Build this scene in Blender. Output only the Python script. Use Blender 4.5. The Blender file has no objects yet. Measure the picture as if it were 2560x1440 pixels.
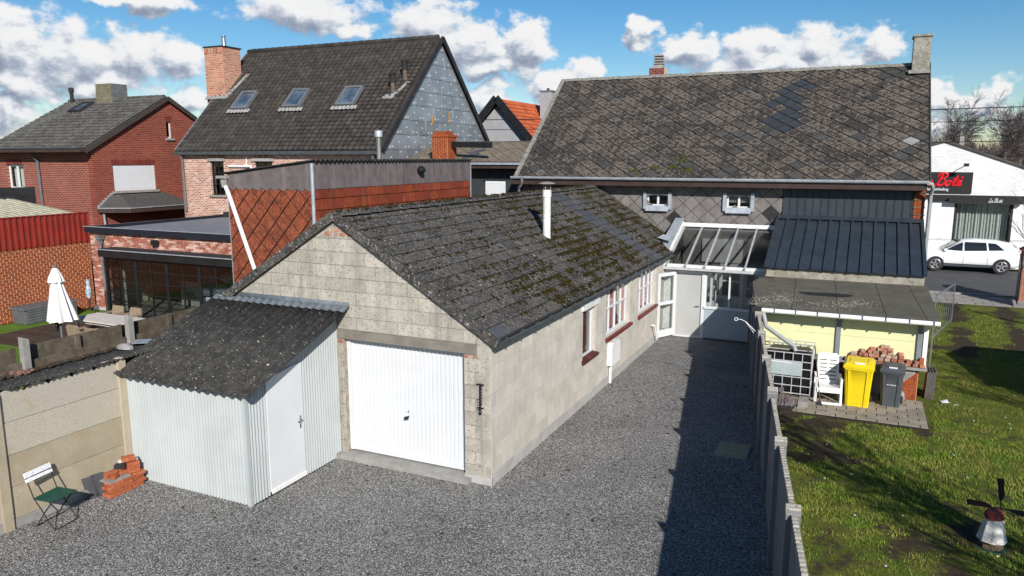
import bpy, math, random
import numpy as np
from mathutils import Vector, Matrix
random.seed(11); np.random.seed(11)
D = bpy.data; S = bpy.context.scene; COL = S.collection
R = math.radians
# ---------------------------------------------------------------- camera
FPX, HOR, CAMH = 1870.0, 393.0, 5.5
PITCH = math.atan((720 - HOR) / FPX)
cam = D.cameras.new('camera'); camo = D.objects.new('camera', cam); COL.objects.link(camo)
cam.sensor_width = 36; cam.lens = 36 * FPX / 2560; cam.clip_end = 3000; cam.clip_start = .1
camo.location = (0, 0, CAMH); camo.rotation_euler = (math.pi / 2 - PITCH, 0, 0)
S.camera = camo
# ---------------------------------------------------------------- sun, sky, exposure
SUN_EL, SUN_AZ = R(29.5), R(167.7)          # azimuth clockwise from +Y
sd = Vector((math.sin(SUN_AZ) * math.cos(SUN_EL), math.cos(SUN_AZ) * math.cos(SUN_EL), math.sin(SUN_EL)))
sl = D.lights.new('sun', 'SUN'); sl.energy = 5.0; sl.angle = R(.53); sl.color = (1, .955, .89)
so = D.objects.new('sun', sl); COL.objects.link(so); so.rotation_euler = (-sd).to_track_quat('-Z', 'Y').to_euler()
so.location = (20, -40, 40)
vs = S.view_settings; vs.view_transform = 'Standard'; vs.look = 'None'; vs.exposure = .28; vs.gamma = 1
S.cycles.max_bounces = 6; S.cycles.transparent_max_bounces = 12; S.cycles.use_denoising = True; S.render.filter_size = 1.15
S.cycles.sample_clamp_indirect = 6

def nd(t, ty, ins=None, **pr):
    n = t.nodes.new(ty)
    for k, v in pr.items(): setattr(n, k, v)
    for k, v in (ins or {}).items():
        s = n.inputs[k]
        if isinstance(v, bpy.types.NodeSocket): t.links.new(v, s)
        else: s.default_value = v
    return n
def ma(t, op, a, b=0.0, c=None, clamp=False):
    n = nd(t, 'ShaderNodeMath', {0: a, 1: b}, operation=op, use_clamp=clamp)
    if c is not None:
        if isinstance(c, bpy.types.NodeSocket): t.links.new(c, n.inputs[2])
        else: n.inputs[2].default_value = c
    return n.outputs[0]
def vm(t, op, a, b=(0, 0, 0)):
    return nd(t, 'ShaderNodeVectorMath', {0: a, 1: b}, operation=op)
def c4(c): return (*c, 1) if len(c) == 3 else c
def ramp(t, fac, stops, interp='LINEAR'):
    n = nd(t, 'ShaderNodeValToRGB', {0: fac}); r = n.color_ramp; r.interpolation = interp
    while len(r.elements) < len(stops): r.elements.new(.5)
    for e, (p, c) in zip(r.elements, stops):
        e.position = p; e.color = c4(c) if hasattr(c, '__len__') else (c, c, c, 1)
    return n.outputs[0]
def mix(t, f, a, b, mode='MIX'):
    n = nd(t, 'ShaderNodeMix', data_type='RGBA', blend_type=mode)
    for i, v in ((0, f), (6, a), (7, b)):
        if isinstance(v, bpy.types.NodeSocket): t.links.new(v, n.inputs[i])
        else: n.inputs[i].default_value = c4(v) if hasattr(v, '__len__') else v
    return n.outputs[2]
def smooth(t, v, a, b):
    return nd(t, 'ShaderNodeMapRange', {0: v, 1: a, 2: b, 3: 0.0, 4: 1.0}, interpolation_type='SMOOTHSTEP').outputs[0]
def noise(t, v, sc, det=4, ro=.6, dist=0):
    return nd(t, 'ShaderNodeTexNoise', {'Vector': v, 'Scale': sc, 'Detail': det, 'Roughness': ro, 'Distortion': dist}).outputs[0]

# cumulus clouds: ellipses (azimuth, elevation) in the sky's own angles, outline broken up by noise
def azel(x, y):
    c, s = math.cos(PITCH), math.sin(PITCH)
    u, v = (x - 1280) / FPX, (720 - y) / FPX
    d = Vector((u, c + v * s, -s + v * c)).normalized()
    return math.atan2(d.x, d.y), math.asin(d.z)
CL = [(30, 105, 150, 105), (190, 150, 190, 85), (330, 135, 130, 75), (455, 160, 90, 62), (250, 212, 170, 36), (60, 215, 120, 45),
      (760, 22, 200, 58), (380, 2, 150, 32), (880, 60, 90, 30), (1075, 60, 140, 90), (1180, 105, 120, 75), (1320, 110, 95, 62),
      (1240, 165, 120, 45), (1220, 255, 80, 65), (1390, 212, 115, 52), (1450, 180, 60, 45), (1600, 85, 55, 42), (1720, 130, 110, 45),
      (1880, 125, 110, 52), (2035, 112, 115, 56), (2185, 108, 95, 52), (1950, 160, 260, 34), (2350, 238, 60, 50), (2440, 262, 80, 34),
      (2510, 240, 75, 52), (30, 280, 100, 50), (480, 255, 90, 46), (1000, 330, 200, 30), (2000, 330, 600, 40), (300, 330, 400, 34),
      (-250, 90, 200, 90), (-420, 250, 180, 60), (2760, 120, 170, 80), (2980, 230, 200, 60), (2700, 300, 200, 40)]
rnd_ = random.Random(5)
for k in range(22):                           # the same sort of sky goes on all round
    a = R(55) + (2 * math.pi - R(110)) * (k + rnd_.random()) / 22
    CL.append((a, R(rnd_.uniform(3, 26)), rnd_.uniform(.09, .2), rnd_.uniform(.04, .09)))
world = D.worlds.new('World'); S.world = world; world.use_nodes = True
wt = world.node_tree; wt.nodes.clear()
g = D.node_groups.new('cloud_field', 'ShaderNodeTree')
g.interface.new_socket('ae', in_out='INPUT', socket_type='NodeSocketVector')
g.interface.new_socket('d', in_out='OUTPUT', socket_type='NodeSocketFloat')
gi = g.nodes.new('NodeGroupInput'); go = g.nodes.new('NodeGroupOutput'); ae = gi.outputs[0]
wn = nd(g, 'ShaderNodeTexNoise', {'Vector': ae, 'Scale': 22.0, 'Detail': 4.0})
wv = vm(g, 'SUBTRACT', wn.outputs['Color'], (.5, .5, .5)).outputs[0]
wv = vm(g, 'MULTIPLY', wv, (.085, .055, 0)).outputs[0]
wp = vm(g, 'ADD', ae, wv).outputs[0]
acc = None
for i, e in enumerate(CL):
    if i < len(CL) - 22:
        a0, e0 = azel(e[0], e[1]); ra, re = .88 * e[2] / FPX * math.cos(a0) ** 2, .86 * e[3] / FPX
    else:
        a0, e0, ra, re = e
        a0 = (a0 + math.pi) % (2 * math.pi) - math.pi
    q = vm(g, 'SUBTRACT', wp, (a0, e0, 0)).outputs[0]
    q = vm(g, 'MULTIPLY', q, (1 / ra, 1 / re, 0)).outputs[0]
    q = vm(g, 'LENGTH', q).outputs['Value']
    acc = q if acc is None else ma(g, 'SMOOTH_MIN', acc, q, .25)
fb = noise(g, vm(g, 'MULTIPLY', ae, (1, 1.5, 1)).outputs[0], 34.0, 9, .62)
dd = ma(g, 'SUBTRACT', 1.0, acc)
dd = ma(g, 'ADD', dd, ma(g, 'MULTIPLY', ma(g, 'SUBTRACT', fb, .495), 1.4))
g.links.new(dd, go.inputs[0])
tc = nd(wt, 'ShaderNodeTexCoord')
sx = nd(wt, 'ShaderNodeSeparateXYZ', {0: tc.outputs['Generated']})
az = ma(wt, 'ARCTAN2', sx.outputs[0], sx.outputs[1]); el = ma(wt, 'ARCSINE', sx.outputs[2])
ae0 = nd(wt, 'ShaderNodeCombineXYZ', {0: az, 1: el}).outputs[0]
d0 = nd(wt, 'ShaderNodeGroup', {}, node_tree=g); wt.links.new(ae0, d0.inputs[0])
d1 = nd(wt, 'ShaderNodeGroup', {}, node_tree=g); wt.links.new(vm(wt, 'ADD', ae0, (.006, .014, 0)).outputs[0], d1.inputs[0])
msk = smooth(wt, d0.outputs[0], -.08, .36)
lit = ma(wt, 'ADD', ma(wt, 'MULTIPLY', ma(wt, 'SUBTRACT', d0.outputs[0], d1.outputs[0]), 1.0), .62)
lit = ma(wt, 'ADD', lit, ma(wt, 'MULTIPLY', d0.outputs[0], -.10))
ccol = ramp(wt, lit, [(.0, (.30, .35, .47)), (.30, (.42, .48, .60)), (.52, (.66, .71, .79)), (.74, (.93, .95, .98)), (1, (1.0, 1.0, 1.0))])
sky = nd(wt, 'ShaderNodeTexSky', sky_type='NISHITA', sun_disc=False, sun_elevation=SUN_EL, sun_rotation=SUN_AZ,
         air_density=1.0, dust_density=.15, ozone_density=3.0, altitude=200)
hs = nd(wt, 'ShaderNodeHueSaturation', {'Hue': .5, 'Saturation': 1.36, 'Value': 1.03, 'Color': sky.outputs[0]})
b1 = nd(wt, 'ShaderNodeBackground', {0: hs.outputs[0], 1: .078})
b2 = nd(wt, 'ShaderNodeBackground', {0: ccol, 1: .74})
up = smooth(wt, el, -.02, .02)
mx = nd(wt, 'ShaderNodeMixShader', {0: ma(wt, 'MULTIPLY', msk, up), 1: b1.outputs[0], 2: b2.outputs[0]})
wo = nd(wt, 'ShaderNodeOutputWorld'); wt.links.new(mx.outputs[0], wo.inputs[0])
world.cycles.sampling_method = 'MANUAL'; world.cycles.sample_map_resolution = 1024

# ---------------------------------------------------------------- site frame and helpers
A0 = Vector((-.352, 11.961, 0)); TH = R(-24.84)
GX = Vector((math.cos(TH), math.sin(TH), 0)); GY = Vector((-math.sin(TH), math.cos(TH), 0)); GZ = Vector((0, 0, 1))
def W(x, y, z=0): return A0 + GX * x + GY * y + GZ * z
def site(p):
    d = Vector(p) - A0; return Vector((d.dot(GX), d.dot(GY), p[2]))
def at(px, d, z=0):                            # photo column and distance -> site point
    return site(Vector(((px - 1280) / FPX * d, d, z)))
CAMS = site((0, 0, CAMH))
OFF = {}
def props(o, label=None, cat=None, group=None, kind=None):
    for k, v in (('label', label), ('category', cat), ('group', group), ('kind', kind)):
        if v: o[k] = v
    return o
def thing(name, label, cat, o=(0, 0, 0), rz=None, group=None):
    e = D.objects.new(name, None); COL.objects.link(e); e.empty_display_size = .2
    e.location = W(*o); e.rotation_euler = (0, 0, TH + (rz or 0))
    OFF[e.name] = Vector((0, 0, 0)) if rz is not None else -Vector(o)
    return props(e, label, cat, group)
class MB:
    def __init__(s): s.v = []; s.f = []
    def add(s, vs, fs):
        b = len(s.v); s.v.extend([tuple(v) for v in vs]); s.f.extend([tuple(i + b for i in f) for f in fs]); return s
    def box(s, x0, x1, y0, y1, z0, z1):
        return s.add([(x, y, z) for z in (z0, z1) for y in (y0, y1) for x in (x0, x1)],
                     [(0, 2, 3, 1), (4, 5, 7, 6), (0, 1, 5, 4), (2, 6, 7, 3), (0, 4, 6, 2), (1, 3, 7, 5)])
    def obox(s, c, a, b, n):                   # centre and three half vectors
        c, a, b, n = map(Vector, (c, a, b, n))
        return s.add([c + i * a + j * b + k * n for k in (-1, 1) for j in (-1, 1) for i in (-1, 1)],
                     [(0, 2, 3, 1), (4, 5, 7, 6), (0, 1, 5, 4), (2, 6, 7, 3), (0, 4, 6, 2), (1, 3, 7, 5)])
    def bar(s, p, q, w, h, up=(0, 0, 1)):
        p, q = Vector(p), Vector(q); d = q - p; L = d.length; d.normalize()
        a = d.cross(Vector(up))
        if a.length < 1e-4: a = d.cross(Vector((1, 0, 0)))
        a.normalize(); b = a.cross(d)
        return s.obox((p + q) / 2, d * (L / 2), a * (w / 2), b * (h / 2))
    def tube(s, pts, r, n=8, caps=True):
        pts = [Vector(p) for p in pts]; rs = r if hasattr(r, '__len__') else [r] * len(pts)
        b = len(s.v); pa = None
        for i, p in enumerate(pts):
            d = (pts[min(i + 1, len(pts) - 1)] - pts[max(i - 1, 0)]).normalized()
            a = (pa - d * pa.dot(d)) if pa is not None else d.orthogonal()
            if a.length < 1e-5: a = d.orthogonal()
            a.normalize(); pa = a; c = d.cross(a)
            for k in range(n):
                t = 2 * math.pi * k / n; s.v.append(tuple(p + (a * math.cos(t) + c * math.sin(t)) * rs[i]))
        for i in range(len(pts) - 1):
            for k in range(n):
                j = (k + 1) % n; s.f.append((b + i * n + k, b + i * n + j, b + (i + 1) * n + j, b + (i + 1) * n + k))
        if caps:
            s.f.append(tuple(b + k for k in reversed(range(n)))); e = b + (len(pts) - 1) * n
            s.f.append(tuple(e + k for k in range(n)))
        return s
    def lathe(s, c, prof, n=16, sx=1, sy=1, ph=0):
        b = len(s.v)
        for r, z in prof:
            for k in range(n):
                t = 2 * math.pi * k / n + ph; s.v.append((c[0] + r * sx * math.cos(t), c[1] + r * sy * math.sin(t), c[2] + z))
        for i in range(len(prof) - 1):
            for k in range(n):
                j = (k + 1) % n; s.f.append((b + i * n + k, b + i * n + j, b + (i + 1) * n + j, b + (i + 1) * n + k))
        s.f.append(tuple(b + k for k in reversed(range(n)))); e = b + (len(prof) - 1) * n
        s.f.append(tuple(e + k for k in range(n))); return s
    def prism(s, poly, O, U, V, depth):        # polygon in (U,V) at O, thickened along U x V
        O, U, V = Vector(O), Vector(U), Vector(V); N = U.cross(V).normalized(); n = len(poly)
        vs = [O + U * a + V * b for a, b in poly]; vs += [v + N * depth for v in vs]
        return s.add(vs, [tuple(reversed(range(n))), tuple(range(n, 2 * n))] + [(i, (i + 1) % n, (i + 1) % n + n, i + n) for i in range(n)])
    def corr(s, O, U, V, lu, lv, pitch, amp, trap=False, seg=8, thick=0):
        O, U, V = Vector(O), Vector(U).normalized(), Vector(V).normalized(); N = U.cross(V).normalized()
        prof = []
        if trap:
            k = 0
            while k * pitch < lu:
                for fr, h in ((0, 0), (.55, 0), (.62, 1), (.93, 1), (1.0, 0)): prof.append((min(k * pitch + fr * pitch, lu), h * amp))
                k += 1
        else:
            n = max(4, int(lu / pitch * seg))
            prof = [(lu * i / n, amp * math.sin(2 * math.pi * lu * i / n / pitch)) for i in range(n + 1)]
        b = len(s.v)
        for u, h in prof:
            v0, v1 = lv(u) if callable(lv) else (0, lv)
            s.v.append(tuple(O + U * u + V * v0 + N * h)); s.v.append(tuple(O + U * u + V * v1 + N * h))
        for i in range(len(prof) - 1):
            s.f.append((b + 2 * i, b + 2 * i + 2, b + 2 * i + 3, b + 2 * i + 1))
        if thick:
            m = len(prof) * 2; e = len(s.v)
            for i in range(m): s.v.append(tuple(Vector(s.v[b + i]) - N * thick))
            for i in range(len(prof) - 1):
                s.f.append((e + 2 * i + 1, e + 2 * i + 3, e + 2 * i + 2, e + 2 * i))
                s.f.append((b + 2 * i, e + 2 * i, e + 2 * i + 2, b + 2 * i + 2)); s.f.append((b + 2 * i + 1, b + 2 * i + 3, e + 2 * i + 3, e + 2 * i + 1))
            s.f.append((b, b + 1, e + 1, e)); s.f.append((b + m - 2, e + m - 2, e + m - 1, b + m - 1))
        return s
    def mesh(s, name, mat, smooth=False, off=None):
        me = D.meshes.new(name)
        vs = s.v if off is None else [(a - off[0], b - off[1], c - off[2]) for a, b, c in s.v]
        me.from_pydata(vs, [], s.f); me.materials.append(mat)
        if smooth:
            me.polygons.foreach_set('use_smooth', [True] * len(me.polygons))
            if smooth != 2:
                try: me.set_sharp_from_angle(angle=R(38))
                except Exception: pass
        me.update(); return me
    def build(s, name, mat, parent, smooth=False, kind=None, label=None):
        o = D.objects.new(name, s.mesh(name, mat, smooth)); COL.objects.link(o)
        o.parent = parent; o.location = OFF.get(parent.name, Vector((0, 0, 0)))
        if kind: o['kind'] = kind
        if label: o['label'] = label
        return o
    def single(s, name, mat, o, label=None, cat=None, group=None, kind=None, smooth=False, rz=None):
        ob = D.objects.new(name, s.mesh(name, mat, smooth, None if rz is not None else o)); COL.objects.link(ob)
        ob.location = W(*o); ob.rotation_euler = (0, 0, TH + (rz or 0)); OFF[ob.name] = Vector((0, 0, 0)) if rz is not None else -Vector(o)
        return props(ob, label, cat, group, kind)
def B(*a): return MB().box(*a)
def struct(name, poly, z, mat):                # flat sheet from site points
    m = MB(); m.add([(x, y, z) for x, y in poly], [tuple(range(len(poly)))])
    return m.single(name, mat, (poly[0][0], poly[0][1], 0), kind='structure')
def clip(poly, a, b, c):                       # keep a*u+b*v <= c
    out = []
    for i, p in enumerate(poly):
        q = poly[(i + 1) % len(poly)]; dp = a * p[0] + b * p[1] - c; dq = a * q[0] + b * q[1] - c
        if dp <= 1e-9: out.append(p)
        if (dp < -1e-9 and dq > 1e-9) or (dp > 1e-9 and dq < -1e-9):
            t = dp / (dp - dq); out.append((p[0] + t * (q[0] - p[0]), p[1] + t * (q[1] - p[1])))
    return out
def area(p): return abs(sum(p[i][0] * p[(i + 1) % len(p)][1] - p[(i + 1) % len(p)][0] * p[i][1] for i in range(len(p)))) / 2
def cut(rects, h):                             # rectangles minus one rectangle
    out = []
    for a, b, c, d in rects:
        e, f, g_, k = h
        if f <= a or e >= b or k <= c or g_ >= d: out.append((a, b, c, d)); continue
        if a < e: out.append((a, e, c, d))
        if f < b: out.append((f, b, c, d))
        m, n = max(a, e), min(b, f)
        if c < g_: out.append((m, n, c, g_))
        if k < d: out.append((m, n, k, d))
    return out
def rp(r): return [(r[0], r[2]), (r[1], r[2]), (r[1], r[3]), (r[0], r[3])]
def courses(u0, u1, v0, v1, bw, bh, holes=(), off=.5, jit=0):
    out = []; k = 0; v = v0
    while v < v1 - .01:
        u = u0 - (bw * off if k % 2 else 0) - bw * .0
        while u < u1 - .01:
            r = [(max(u, u0), min(u + bw, u1), v, min(v + bh, v1))]
            for h in holes: r = cut(r, h)
            out += [rp(q) for q in r if q[1] - q[0] > .02 and q[3] - q[2] > .02]
            u += bw
        v += bh; k += 1
    return out
def diamonds(w, h, u0, u1, v0, v1, tip=.0, minarea=.003):
    out = []; j = -1
    while (j - 1) * h / 2 + v0 < v1:
        cv = v0 + j * h / 2; i = -1
        while u0 + (i - 1) * w < u1:
            cu = u0 + i * w + (w / 2 if j % 2 else 0)
            p = [(cu, cv - h / 2), (cu + w / 2, cv), (cu, cv + h / 2), (cu - w / 2, cv)]
            if tip: p = clip(clip(p, 1, 0, cu + w / 2 * (1 - tip)), -1, 0, -cu + w / 2 * (1 - tip))
            p = clip(clip(clip(clip(p, 1, 0, u1), -1, 0, -u0), 0, 1, v1), 0, -1, -v0)
            if len(p) > 2 and area(p) > minarea: out.append(p)
            i += 1
        j += 1
    return out
CACHE = {}
def tiles(parent, name, polys, O, U, V, depth, mat, tilt=0, gap=.004, limit=300, jit=0, pick=None, rot=0, far=None, rim=False):
    """each polygon (u,v) becomes a thin piece on the plane O,U,V; U x V points outward"""
    O, U, V = Vector(O), Vector(U).normalized(), Vector(V).normalized(); N = U.cross(V).normalized()
    items = []
    for p in polys:
        cu = sum(a for a, b in p) / len(p); cv = sum(b for a, b in p) / len(p)
        q = []
        for a, b in p:
            L = math.hypot(a - cu, b - cv) + 1e-6; k = max(.3, 1 - gap / L * 1.3); q.append(((a - cu) * k, (b - cv) * k))
        c = O + U * cu + V * cv; items.append(((c - CAMS).length, q, c, pick(cu, cv) if pick else mat))
    items.sort(key=lambda t: t[0])
    base = OFF.get(parent.name, Vector((0, 0, 0))); Rm = Matrix((U, V, N)).transposed()
    def georim(q):                             # top face fanned round its centre so that a 'rim' value can be stored
        n = len(q); v0 = min(b for a, b in q); v1 = max(b for a, b in q); h = max(v1 - v0, 1e-5); hz = lambda b: depth + tilt * (v1 - b) / h
        vs_ = [(a, b, -.002) for a, b in q] + [(a, b, hz(b)) for a, b in q] + [(0, 0, hz(0))]
        return vs_, [(n + i, n + (i + 1) % n, 2 * n) for i in range(n)] + [(i, (i + 1) % n, (i + 1) % n + n, i + n) for i in range(n)]
    def geo(q):
        if rim: return georim(q)
        n = len(q); v0 = min(b for a, b in q); v1 = max(b for a, b in q); h = max(v1 - v0, 1e-5)
        vs_ = [(a, b, -.002) for a, b in q] + [(a, b, depth + tilt * (v1 - b) / h) for a, b in q]
        if sum(q[i][0] * q[(i + 1) % n][1] - q[(i + 1) % n][0] * q[i][1] for i in range(n)) < 0: vs_ = vs_
        return vs_, [tuple(range(n, 2 * n))] + [(i, (i + 1) % n, (i + 1) % n + n, i + n) for i in range(n)]
    rest = {}
    for i, (dist, q, c, m) in enumerate(items):
        dz = N * (random.random() * jit)
        if i < limit:
            key = (m.name, round(depth, 4), round(tilt, 4)) + tuple((round(a, 3), round(b, 3)) for a, b in q)
            me = CACHE.get(key)
            if me is None:
                vs_, fs_ = geo(q); me = D.meshes.new(name); me.from_pydata(vs_, [], fs_); me.materials.append(m); CACHE[key] = me
                if rim: me.attributes.new('rim', 'FLOAT', 'POINT').data.foreach_set('value', [1.0] * (len(vs_) - 1) + [0.0])
            o = D.objects.new(name, me); COL.objects.link(o); o.parent = parent; o.location = base + c + dz
            rm = Rm
            if rot: rm = Rm @ Matrix.Rotation(random.uniform(-rot, rot), 3, 'Z') @ Matrix.Rotation(random.uniform(-rot, rot), 3, 'X')
            o.rotation_euler = rm.to_euler()
        else:
            mb = rest.setdefault(m.name, (MB(), m))[0]; vs_, fs_ = geo(q)
            mb.add([c + dz + Rm @ Vector(v) for v in vs_], fs_); mb.rim = getattr(mb, 'rim', []) + [1.0] * (len(vs_) - 1) + [0.0]
    for mb, m in rest.values():
        o = mb.build(far or name + '_field', m, parent, kind='stuff')
        if rim: o.data.attributes.new('rim', 'FLOAT', 'POINT').data.foreach_set('value', mb.rim)
# ---------------------------------------------------------------- materials
MATS = {}
def newmat(name):
    m = D.materials.new(name); m.use_nodes = True; m.node_tree.nodes.clear(); return m, m.node_tree
def spos(t):                                   # position in the site's own axes
    p = nd(t, 'ShaderNodeNewGeometry').outputs['Position']
    return nd(t, 'ShaderNodeVectorRotate', {'Vector': p, 'Center': tuple(A0), 'Axis': (0, 0, 1), 'Angle': -TH}, rotation_type='AXIS_ANGLE').outputs[0]
def rnd(t):
    a = nd(t, 'ShaderNodeObjectInfo').outputs['Random']; b = nd(t, 'ShaderNodeNewGeometry').outputs['Random Per Island']
    return ma(t, 'FRACT', ma(t, 'ADD', a, b))
def finish(t, col, rough=.8, bump=None, bs=.3, bd=.01, metal=0, spec=.35, coat=0):
    ins = {'Base Color': c4(col) if hasattr(col, '__len__') else col, 'Roughness': rough, 'Metallic': metal, 'Specular IOR Level': spec}
    if coat: ins['Coat Weight'] = coat
    p = nd(t, 'ShaderNodeBsdfPrincipled', ins)
    if bump is not None:
        b = nd(t, 'ShaderNodeBump', {'Height': bump, 'Strength': bs, 'Distance': bd}); t.links.new(b.outputs[0], p.inputs['Normal'])
    o = nd(t, 'ShaderNodeOutputMaterial'); t.links.new(p.outputs[0], o.inputs[0])
def wm(name, c1, c2=None, sc=3, rv=0., rcol=None, spots=(), streak=None, rough=.8, bs=.25, bsc=60, bd=.006, metal=0, spec=.3, coat=0, grain=.12, lo=.35, hi=.65):
    """weathered surface: two tones by noise, per-piece variation, spots (colour, scale, threshold, softness), vertical streaks"""
    if name in MATS: return MATS[name]
    m, t = newmat(name); p = spos(t)
    col = mix(t, smooth(t, noise(t, p, sc, 6, .62), lo, hi), c1, c2 or c1)
    r = rnd(t)
    if rcol: col = mix(t, smooth(t, r, .45, .9), col, rcol)
    if rv:
        f = ma(t, 'ADD', ma(t, 'MULTIPLY', nd(t, 'ShaderNodeTexWhiteNoise', {'W': r}, noise_dimensions='1D').outputs['Value'], 2 * rv), 1 - rv)
        col = mix(t, 1, col, nd(t, 'ShaderNodeCombineColor', {0: f, 1: f, 2: f}).outputs[0], 'MULTIPLY')
    if streak:
        sp = vm(t, 'MULTIPLY', p, (7, 7, .5)).outputs[0]
        col = mix(t, ma(t, 'MULTIPLY', smooth(t, noise(t, sp, 1, 5, .65), .46, .72), streak[1]), col, streak[0])
    fine = noise(t, p, bsc, 3, .7)
    if grain:
        gcol = ramp(t, fine, [(.25, 1 - grain * 2), (.75, 1 + grain)])
        col = mix(t, 1, col, gcol, 'MULTIPLY')
    for sc_, scale, thr, amt in spots:
        n1 = noise(t, p, scale, 3, .55); col = mix(t, ma(t, 'MULTIPLY', smooth(t, n1, thr, thr + .05), amt), col, sc_)
    finish(t, col, rough, fine, bs, bd, metal, spec, coat); MATS[name] = m; return m
def bricks(name, cols, mortar, axis, bw, bh, ms=.012, var=.12, bs=.5):
    if name in MATS: return MATS[name]
    m, t = newmat(name); p = spos(t); s = nd(t, 'ShaderNodeSeparateXYZ', {0: p})
    v = nd(t, 'ShaderNodeCombineXYZ', {0: s.outputs['XY'.index(axis)], 1: s.outputs[2]}).outputs[0]
    b = nd(t, 'ShaderNodeTexBrick', {'Vector': v, 'Color1': (0, 0, 0, 1), 'Color2': (1, 1, 1, 1), 'Mortar': (.5, .5, .5, 1), 'Scale': 1.0,
           'Mortar Size': ms, 'Mortar Smooth': .25, 'Bias': 0.0, 'Brick Width': bw, 'Row Height': bh})
    n = len(cols); col = ramp(t, b.outputs['Color'], [(i / (n - 1) if n > 1 else 0, c) for i, c in enumerate(cols)])
    nz = noise(t, p, 25, 4, .7); col = mix(t, 1, col, ramp(t, nz, [(.3, 1 - var * 2), (.7, 1 + var)]), 'MULTIPLY')
    mc = mix(t, noise(t, p, 3, 4), mortar, tuple(x * .8 for x in mortar))
    col = mix(t, b.outputs['Fac'], col, mc)
    big = noise(t, p, .7, 4); col = mix(t, 1, col, ramp(t, big, [(.3, .86), (.7, 1.08)]), 'MULTIPLY')
    h = ma(t, 'ADD', ma(t, 'MULTIPLY', b.outputs['Fac'], -1.0), ma(t, 'MULTIPLY', nz, .4))
    finish(t, col, .88, h, bs, .008, 0, .25); MATS[name] = m; return m
def glass(name, tint=(.75, .8, .8), rough=.0, amt=.75, refl=1.0):
    if name in MATS: return MATS[name]
    m, t = newmat(name)
    tr = nd(t, 'ShaderNodeBsdfTransparent', {0: c4(tint)}); gl = nd(t, 'ShaderNodeBsdfGlossy', {0: (1, 1, 1, 1), 'Roughness': rough})
    fr = nd(t, 'ShaderNodeLayerWeight', {0: .5}); f = ma(t, 'MULTIPLY', ma(t, 'ADD', ma(t, 'MULTIPLY', ma(t, 'POWER', fr.outputs['Facing'], 5.0), .9), .035), refl, clamp=True)
    s1 = nd(t, 'ShaderNodeMixShader', {0: f, 1: tr.outputs[0], 2: gl.outputs[0]})
    if amt < .75:
        df = nd(t, 'ShaderNodeBsdfDiffuse', {0: c4(tint)}); s1 = nd(t, 'ShaderNodeMixShader', {0: amt, 1: df.outputs[0], 2: s1.outputs[0]})
    o = nd(t, 'ShaderNodeOutputMaterial'); t.links.new(s1.outputs[0], o.inputs[0]); MATS[name] = m; return m
def plain(name, c, rough=.5, metal=0, spec=.4, coat=0): return wm(name, c, tuple(x * .88 for x in c), 2, rough=rough, metal=metal, spec=spec, bs=.04, grain=.04, coat=coat)

BLOCK = wm('concrete_block', (.48, .44, .375), (.39, .36, .305), 5, rv=.13, spots=[((.17, .165, .155), 26, .578, .7), ((.22, .215, .2), 70, .60, .5), ((.55, .54, .5), 40, .68, .5)], streak=((.17, .165, .15), .5), bsc=130, bs=.55, grain=.16)
BLOCKS = wm('pale_concrete_block', (.56, .52, .45), (.49, .455, .395), 2.2, rv=.07, spots=[((.3, .28, .24), 22, .64, .4)], streak=((.33, .31, .27), .22), bsc=110, bs=.35, grain=.08)
MORTAR = wm('block_mortar', (.38, .34, .27), (.24, .21, .16), 6, bs=.5)
MORTARS = wm('pale_mortar', (.50, .47, .41), (.42, .39, .34), 6, bs=.4)
SLATE = wm('lichen_slate', (.096, .088, .079), (.044, .040, .036), 9, rv=.28, spots=[((.30, .295, .285), 34, .58, .65), ((.52, .53, .52), 17, .655, .8), ((.1, .07, .035), 12, .62, .6)], rough=.9, bsc=70, bs=.6, grain=.3, spec=.2)
SLATEB = wm('roof_slate_old', (.165, .150, .132), (.085, .08, .076), 7, rv=.2, spots=[((.27, .245, .215), 24, .54, .75), ((.036, .034, .034), 5.5, .56, .75), ((.42, .42, .40), 30, .685, .8)], rough=.9, bsc=60, bs=.6, grain=.28, spec=.2)
def rimslate(name, core, core2, rimc, rimc2):
    m, t = newmat(name); p = spos(t); r = rnd(t)
    a = nd(t, 'ShaderNodeAttribute', attribute_name='rim').outputs['Fac']
    f = ma(t, 'ADD', ma(t, 'MULTIPLY', a, .55), ma(t, 'MULTIPLY', ma(t, 'SUBTRACT', noise(t, p, 7.5, 6, .7), .43), 3.2))
    f = ma(t, 'ADD', f, ma(t, 'MULTIPLY', ma(t, 'SUBTRACT', noise(t, p, .9, 3), .5), 1.3))
    f = ma(t, 'ADD', f, ma(t, 'MULTIPLY', ma(t, 'SUBTRACT', r, .5), .4))
    cc_ = mix(t, noise(t, p, 7, 5), core, core2); rc = mix(t, smooth(t, noise(t, p, 18, 4, .7), .35, .65), rimc, rimc2)
    col = mix(t, smooth(t, f, .38, .85), cc_, rc)
    col = mix(t, ma(t, 'MULTIPLY', smooth(t, noise(t, p, 30, 3), .665, .70), .8), col, (.48, .48, .46))
    fine = noise(t, p, 55, 4, .75); col = mix(t, 1, col, ramp(t, fine, [(.28, .55), (.72, 1.3)]), 'MULTIPLY')
    finish(t, col, .92, fine, .6, .008, 0, .15); MATS[name] = m; return m
SLATEB = rimslate('diamond_roof_slate', (.048, .043, .039), (.030, .028, .026), (.168, .138, .112), (.092, .078, .066))
SLATED = wm('roof_slate_dark', (.066, .062, .058), (.046, .044, .042), 8, rv=.2, spots=[((.18, .165, .15), 24, .62, .5)], rough=.85, bs=.4, grain=.15)
SLATEN = wm('new_slate', (.082, .085, .092), (.066, .068, .076), 4, rv=.12, rough=.6, bs=.1, grain=.06, spots=[((.14, .14, .135), 30, .68, .5)])
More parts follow.
